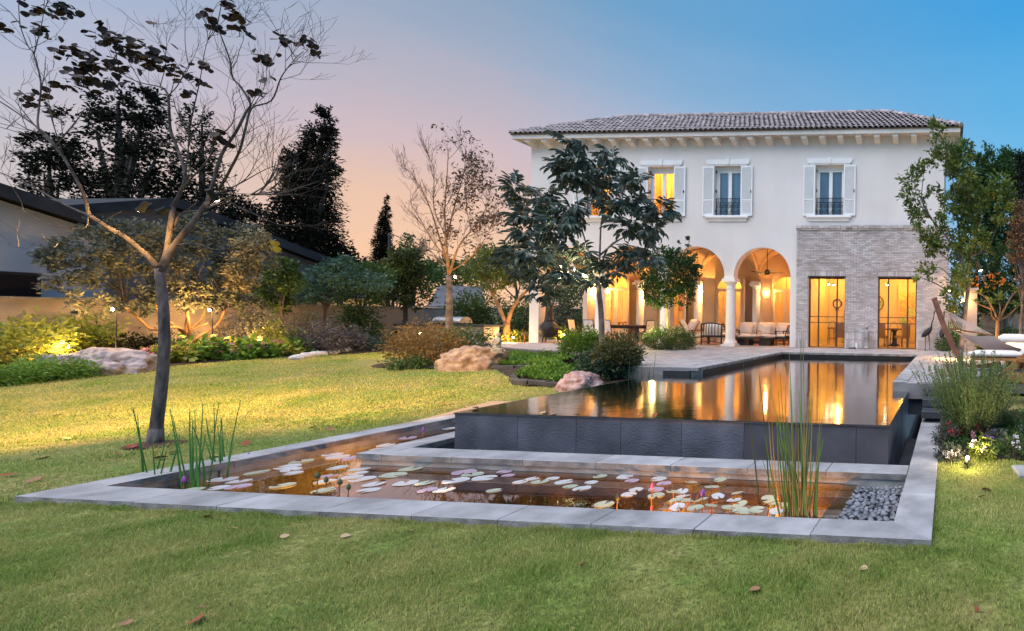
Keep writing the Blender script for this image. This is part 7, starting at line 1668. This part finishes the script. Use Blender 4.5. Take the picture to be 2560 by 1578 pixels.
# ================================================================== RIGHT FOREGROUND: rosemary, flowers, spotlight
RX, RY = .36, 7.6
t = thing('rosemary_bush', 'big upright rosemary bush at the right pond end', 'bush', (RX, RY, -.5)); nd_p, nd_d = [], []; w = MB(); R6 = random.Random(3)
for i in range(330):
    a = R6.uniform(0, 2 * PI); b0 = np.array([RX + .25 * math.cos(a) * R6.random() ** .5, RY + .25 * math.sin(a) * R6.random() ** .5, -.47]); ln = R6.uniform(.70, 1.22); tl = R6.uniform(.05, .80)
    d = np.array([math.cos(a) * tl, math.sin(a) * tl * .7, 1.0]); d /= np.linalg.norm(d); e = b0 + d * ln; c = [b0 + (e - b0) * u + np.array([0, 0, .42 * tl * (u * u - u)]) * 1.2 for u in np.linspace(0, 1, 6)]
    if i < 180: w.tube(c, [.006, .005, .004, .003, .003, .002], 3, False)
    for k in range(135):
        u = R6.uniform(.12, 1.0) ** .75; pt = np.array([np.interp(u, np.linspace(0, 1, 6), [q_[m_] for q_ in c]) for m_ in range(3)]); nd_p.append(pt); aa = R6.uniform(0, 6.28); nd_d.append(d * 1.4 + np.array([math.cos(aa), math.sin(aa), 0]) * .9)
w.build('stem', M_stem, t); V, F = leaf_arrays(np.array(nd_p), .036, np.array(nd_d) * .9, .26, fold=.03); mesh_np('foliage', V, F, L_rose, t)
ft2 = 'flowers round the garden spotlight'
for lab, px, py, w_, h_, m, fl, fn in (('grey leaved plant with deep red blooms between rosemary and coping', 2362, 1118, 60, 70, L_grey, L_red, 4), ('plant with tiny white blooms beside the pond coping', 2372, 1160, 70, 45, L_grey, L_white, 9), ('leafy plant with red bloom spikes behind the spotlight', 2425, 1110, 60, 60, L_mid, L_red, 5), ('bright lit plant with pale blooms right of the spotlight', 2455, 1155, 70, 60, L_yg, L_white, 5), ('green plant with lilac blooms at the right picture edge', 2530, 1150, 80, 70, L_mid, L_white, 6), ('low plant with lilac blooms in front of the rosemary', 2490, 1120, 60, 50, L_grey, L_purple, 6), ('spiky green plant with red tips at the right of the spotlight', 2520, 1080, 60, 60, L_mid, L_red, 4)):
    shrub('flower_clump', lab, 'flower', px, py, w_, h_, m, .040, 900, ft2, depth=.13, flowers=(fl, fn, .026), outw=1.0, ratio=.4)
for i, (px, h_) in enumerate(((2432, .22), (2455, .20))):
    p = atg(px, 1120); t = thing('snapdragon', ('taller' if i == 0 else 'shorter') + ' lit flower spike directly behind the garden spotlight', 'flower', p, 'lit flower spikes'); MB().tube([p, p + np.array([.01, 0, h_])], .005, 5).build('stem', M_reed, t)
    pts = np.array([p + np.array([R6.gauss(0, .012), R6.gauss(0, .012), h_ * R6.uniform(.35, 1.05)]) for _ in range(60)]); V, F = leaf_arrays(pts, .028, None, .7); tag(mesh_np('bloom', V, F, L_pink if i == 0 else L_yg, t), kind='stuff')
p = atg(2418, 1172); t = thing('garden_spotlight', 'bright garden spotlight among the flowers at the right lawn edge', 'lamp', p)
MB().tube([(p[0], p[1], p[2] - .05), (p[0], p[1], p[2] + .06)], .008, 6).build('stake', M_black, t); dd = Vector((.25, .5, .35)).normalized(); c = Vector((p[0], p[1], p[2] + .10))
MB().tube([c - dd * .05, c + dd * .045], [.024, .028], 10).build('housing', M_black, t); MB().lathe([(.0, -.02), (.016, -.012), (.02, 0), (.016, .012), (0, .02)], tuple(c + Vector((0, -.01, .035))), 10).build('bulb', emit('spot_bulb', (1, .88, .62), 220), t)
lamp('light', c + Vector((0, -.06, .10)), 14, (1, .74, .28), 'POINT', .03, t)
lamp('light', c + dd * .06, 60, (1, .80, .40), 'SPOT', .02, t, 80, c + dd, .8)
for px, py in ((2545, 1130), (2550, 1185), (2548, 1075)):
    p = atg(px, py); MB_ = MB().slab((p[0] + .25, p[1], p[2] + .03), (.62, .40, .06), .015, .1).build('stepping_stone', M_coping); tag(MB_, {1130: 'middle', 1185: 'nearest', 1075: 'farthest'}[py] + ' flat grey stepping stone at the right picture edge', 'stepping stone', 'stepping stones by the flowers')
cover('ground_cover', 'low mixed greenery round the flower clumps', [(-.05, 6.75), (1.2, 6.75), (1.8, 9.0), (-.05, 8.9)], 6500, .10, .05, L_mid)
sheet([(y, -.112, 2.6) for y in np.arange(6.6, 9.3, .2)], 'right_bed_soil', M_soil, .035)

# ================================================================== HAMMOCK, LOUNGER
A0, A1, A2, A3 = at(2335, 745, 13.6), at(2362, 820, 13.4), at(2395, 890, 13.2), at(2420, 920, 13.0)
t = thing('hammock_stand', 'arched red brown wooden hammock stand leaning up at the right', 'hammock stand', (A3[0], A3[1], 0))
def beam(pts, wd, th, nm, m, par):
    mb = MB(); c = [np.array(p) for p in curve(pts, 5)]; V = []; n = len(c)
    for i, p in enumerate(c):
        d = c[min(i + 1, n - 1)] - c[max(i - 1, 0)]; d /= np.linalg.norm(d); s = np.cross(d, [0, 1, 0]); s /= np.linalg.norm(s); k = np.array([0, 1, 0])
        V += [p - s * wd / 2 - k * th / 2, p + s * wd / 2 - k * th / 2, p + s * wd / 2 + k * th / 2, p - s * wd / 2 + k * th / 2]
    F = [(i * 4 + j, i * 4 + (j + 1) % 4, i * 4 + 4 + (j + 1) % 4, i * 4 + 4 + j) for i in range(n - 1) for j in range(4)] + [(3, 2, 1, 0), ((n - 1) * 4, (n - 1) * 4 + 1, (n - 1) * 4 + 2, (n - 1) * 4 + 3)]
    return mb.add(V, F).build(nm, m, par)
A4 = A3 + np.array([.8, -.2, -.14]); A4[2] = .12; B4 = A4 + np.array([2.0, 0, 0]); B3 = B4 + np.array([.9, 0, .45]); B0 = B4 + np.array([2.2, .2, 1.75])
beam([A0, A1, A2, A3, A4], .15, .13, 'beam', M_rwood, t); beam([A4 + [.12, 0, 0], (A4 + B4) / 2 + [0, 0, -.03], B4], .15, .12, 'base_beam', M_rwood, t); beam([B4 + [.1, 0, 0], B3, B0], .15, .13, 'beam', M_rwood, t)
for pnt in (A4 + np.array([-.1, 0, 0]), B4): MB().boxc((pnt[0], pnt[1], .05), (.14, 1.3, .10)).build('foot', M_rwood, t)
MB().tube([A0 + np.array([.05, -.07, -.10]), A0 + np.array([.07, -.085, -.10])], .02, 8).build('bolt', M_steel, t)
h = thing('hammock', 'cream rope hammock with spreader bars slung from the arched stand', 'hammock', at(2450, 840, 13.2)); M_rope = mat('rope', (.55, .46, .42), rough=.9, var=.08); M_net = mat('hammock_cloth', (.72, .60, .57), rough=.95, var=.12, scale=40, bump=.4, bscale=120)
S0, S1 = at(2376, 823, 12.7), at(2484, 838, 12.2)             # near and far ends of the first spreader bar
hook = at(2370, 780, 13.5); S0 = at(2376, 822, 13.9); S1 = at(2482, 838, 12.7)
MB().tube([S0, S1], .022, 8).build('spreader_bar', M_mwood, h); rp = MB()
for i in range(17): rp.tube([hook, S0 + (S1 - S0) * i / 16], .006, 4, False)
rp.build('cord', M_rope, h); w = MB(); E0, E1 = at(2575, 838, 13.9), at(2680, 850, 12.7); nU, nV = 14, 12; V = []
for i in range(nU + 1):
    u = i / nU; a, b = S0 + (E0 - S0) * u, S1 + (E1 - S1) * u
    for j in range(nV + 1):
        v = j / nV; p = a + (b - a) * v; p = p + np.array([0, 0, -.42 * math.sin(PI * u) ** .8 * (.75 + .35 * math.sin(PI * v)) - .10 * math.sin(PI * v)]); V.append(p)
w.add(V, [(i * (nV + 1) + j, i * (nV + 1) + j + 1, (i + 1) * (nV + 1) + j + 1, (i + 1) * (nV + 1) + j) for i in range(nU) for j in range(nV)]); w.build('net', M_net, h, True)
MB().tube([E0, E1], .022, 8).build('spreader_bar', M_mwood, h); rp = MB(); hk2 = B0
for i in range(17): rp.tube([hk2, E0 + (E1 - E0) * i / 16], .006, 4, False)
rp.build('cord', M_rope, h)
c = MB(); pp_ = at(2535, 848, 12.7); cushion(c, (pp_[0], pp_[1], pp_[2] + .02), (.75, .50, .20), 0, .1); o = c.build('pillow', M_cush, None, True); tag(o, 'plump cream pillow lying on the rope hammock', 'pillow')
LP = np.array(at(2480, 905, 12.2)); LP[2] = .012
t = thing('sun_lounger', 'teak sun lounger with thick cream pad below the hammock', 'lounger', LP); lx, ly = LP[0], LP[1]
f = MB(); f.boxc((lx + .25, ly, .30), (1.5, .70, .06)); f.build('frame', M_owood, t)
for sx_ in (-.45, .9):
    for sy in (-.3, .3): MB().boxc((lx + sx_, ly + sy, .14), (.06, .06, .28)).build('leg', M_owood, t)
c = MB(); cushion(c, (lx + .1, ly, .41), (1.35, .68, .17)); c.build('pad', M_cush, t, True); c = MB(); cushion(c, (lx + 1.0, ly, .72), (.95, .66, .15), 0, 0); 
c = MB(); m_ = Matrix.Translation((lx + 1.0, ly, .70)) @ Matrix.Rotation(math.radians(-42), 4, 'Y'); c0 = MB(); cushion(c0, (0, 0, 0), (.95, .66, .15)); c.add([m_ @ Vector(v) for v in c0.v], c0.f); c.build('back_pad', M_cush, t, True)
p = np.array(at(2520, 945, 9.9)); p[2] = 0
t = thing('wooden_bench', 'orange teak slanted bench frame at the right edge behind the rosemary', 'bench', p); MB().boxc((p[0] + .15, p[1], .36), (.12, .10, 1.0), 0, 0, math.radians(48)).build('brace', M_owood, t); MB().boxc((p[0] + .55, p[1], .12), (1.2, .5, .14)).build('seat', M_owood, t); MB().boxc((p[0] + .55, p[1], .025), (1.1, .4, .05)).build('base', M_owood, t); MB().boxc((p[0] + .62, p[1] - .02, .45), (.9, .4, .07)).build('armrest', M_owood, t)
p = np.array(at(2375, 925, 11.0)); p[2] = 0; t = thing('planter_box', 'low pinkish stone block on the paving behind the rosemary', 'planter', p); MB().slab((p[0], p[1], .13), (.32, .5, .24), .02).build('box', M_tile, t); MB().slab((p[0], p[1], .265), (.36, .54, .03), .01).build('lid', M_tile, t)
# pillar, low wall and lamps at the corner
p = np.array(at(2426, 800, 19.6)); t = thing('gate_pillar', 'pale pillar with cap glowing beside the villa corner', 'pillar', (p[0], p[1], 0)); zt = at(2426, 722, 19.6)[2]; MB().box((p[0] - .24, p[1] - .2, 0), (p[0] + .24, p[1] + .2, zt - .06)).build('shaft', mat('pillar_plaster', (.48, .36, .30), var=.1), t); MB().box((p[0] - .29, p[1] - .25, zt - .06), (p[0] + .29, p[1] + .25, zt + .02)).build('cap', M_coping, t)
p = np.array(at(2474, 840, 20.3)); t = thing('garden_wall', 'short grey garden wall between shrubs behind the hammock', 'wall', (p[0], p[1], 0)); zt = at(2474, 785, 20.3)[2]; MB().box((p[0] - .35, p[1], 0), (p[0] + 2.2, p[1] + .25, zt)).build('wall', M_conc, t); MB().box((p[0] - .38, p[1] - .03, zt + .002), (p[0] + 2.23, p[1] + .28, zt + .06)).build('cap', M_coping, t)
for px, py, Y, lab in ((2375, 728, 19.9, 'glowing wall lamp on the right edge of the brick corner'), (2406, 753, 19.3, 'glowing lamp on the pale pillar beside the grey trunk')):
    p = at(px, py, Y); t = thing('wall_lamp', lab, 'lamp', p, 'glowing lamps at the villa corner'); MB().boxc((p[0], p[1] + .09, p[2]), (.06, .10, .16)).build('bracket', M_black, t); MB().lathe([(0, -.06), (.05, -.05), (.06, .04), (0, .07)], tuple(p), 10).build('globe', emit('corner_lamp', (1, .72, .32), 30) if 'corner_lamp' not in bpy.data.materials else bpy.data.materials['corner_lamp'], t); lamp('light', (p[0] + .1, p[1] - .16, p[2]), 32, (1, .52, .14), 'POINT', .05, t)
p = at(2443, 655, 14.4); t = thing('tree_spotlight', 'cylindrical brass spotlight strapped to the right sapling', 'lamp', p, None); d = Vector((.35, -.1, -.9)).normalized(); MB().tube([Vector(p) - d * .02, Vector(p) + d * .26], [.055, .06], 10).build('housing', mat('bronze', (.16, .09, .05), rough=.35, metal=.6), t); MB().tube([Vector(p) + d * .262, Vector(p) + d * .27], [.05, .045], 10).build('lens', emit('spot_lens_white', (1, .9, .75), 18), t); MB().tube([Vector(p) + Vector((-.20, 0, .06)), Vector(p) + Vector((-.05, 0, .06)), Vector(p)], .012, 5).build('bracket', M_black, t); lamp('light', Vector(p) + d * .32, 160, (1, .72, .30), 'SPOT', .04, t, 110, Vector(p) + d, .9)
p = at(2470, 850, 13.8); garden_lamp(p, 26, 'low lamp under the hammock lighting the shrubs', stake=True); p = at(2380, 870, 15.8); garden_lamp(p, 40, 'low lamp at the foot of the right sapling')

# ================================================================== FALLEN LEAVES
M_fl = [mat('fallen_red', (.30, .075, .035), var=.3), mat('fallen_brown', (.30, .16, .09), var=.3), mat('fallen_tan', (.50, .34, .20), var=.3)]
flm = []
for m in M_fl: me = leaf_me.copy(); me.materials.clear(); me.materials.append(m); flm.append(me)
R7 = random.Random(2)
lv_px = [(151, 1040), (175, 1102), (418, 1138), (605, 1112), (545, 1145), (330, 1125), (308, 1140), (105, 1150), (10, 1196), (100, 1205), (382, 1153), (150, 1270), (510, 1300), (505, 1300), (325, 1270), (2170, 1427), (2435, 1530), (490, 1530), (850, 1350), (700, 1352), (1020, 1335), (2455, 1230), (2462, 1247), (485, 1560), (312, 1575), (880, 1105), (1122, 1012), (1108, 1013), (1140, 1000), (820, 1080), (780, 1075), (960, 1020), (700, 1010), (590, 1330), (1450, 1420), (1900, 1480)]
cnt3 = [0, 0, 0]; lv_px.sort()
for i, (px, py) in enumerate(lv_px):
    p = atg(px, py); p[2] += .028; 
    if PX0 < p[0] < PX1 and PY0 < p[1]: continue
    o = link('fallen_leaf', flm[i % 3]); o.location = p; s = R7.uniform(.55, .9) if p[1] < 4.2 else R7.uniform(.9, 1.4); o.scale = (s, s, s); o.rotation_euler = (R7.gauss(0, .3), R7.gauss(0, .3), R7.uniform(0, 6.28)); tag(o, nth(cnt3[i % 3]) + ' of the ' + ('red', 'brown', 'tan')[i % 3] + ' fallen leaves lying on the grass', 'leaf', 'fallen leaves on the lawn'); cnt3[i % 3] += 1
for px, py in ((1340, 1036), (1438, 1040), (1355, 1040), (1505, 1043), (1590, 1046), (2210, 1064), (1195, 1020), (1620, 1047)):
    p = atz(px, py, ZP + .012); p[1] = max(p[1], PFY + .02); o = link('fallen_leaf', flm[px % 3]); o.location = p; o.rotation_euler = (R7.gauss(0, .3), R7.gauss(0, .3), R7.uniform(0, 6)); tag(o, 'small dry leaf caught on the overflow edge of the pool', 'leaf', 'dry leaves on the pool edge')
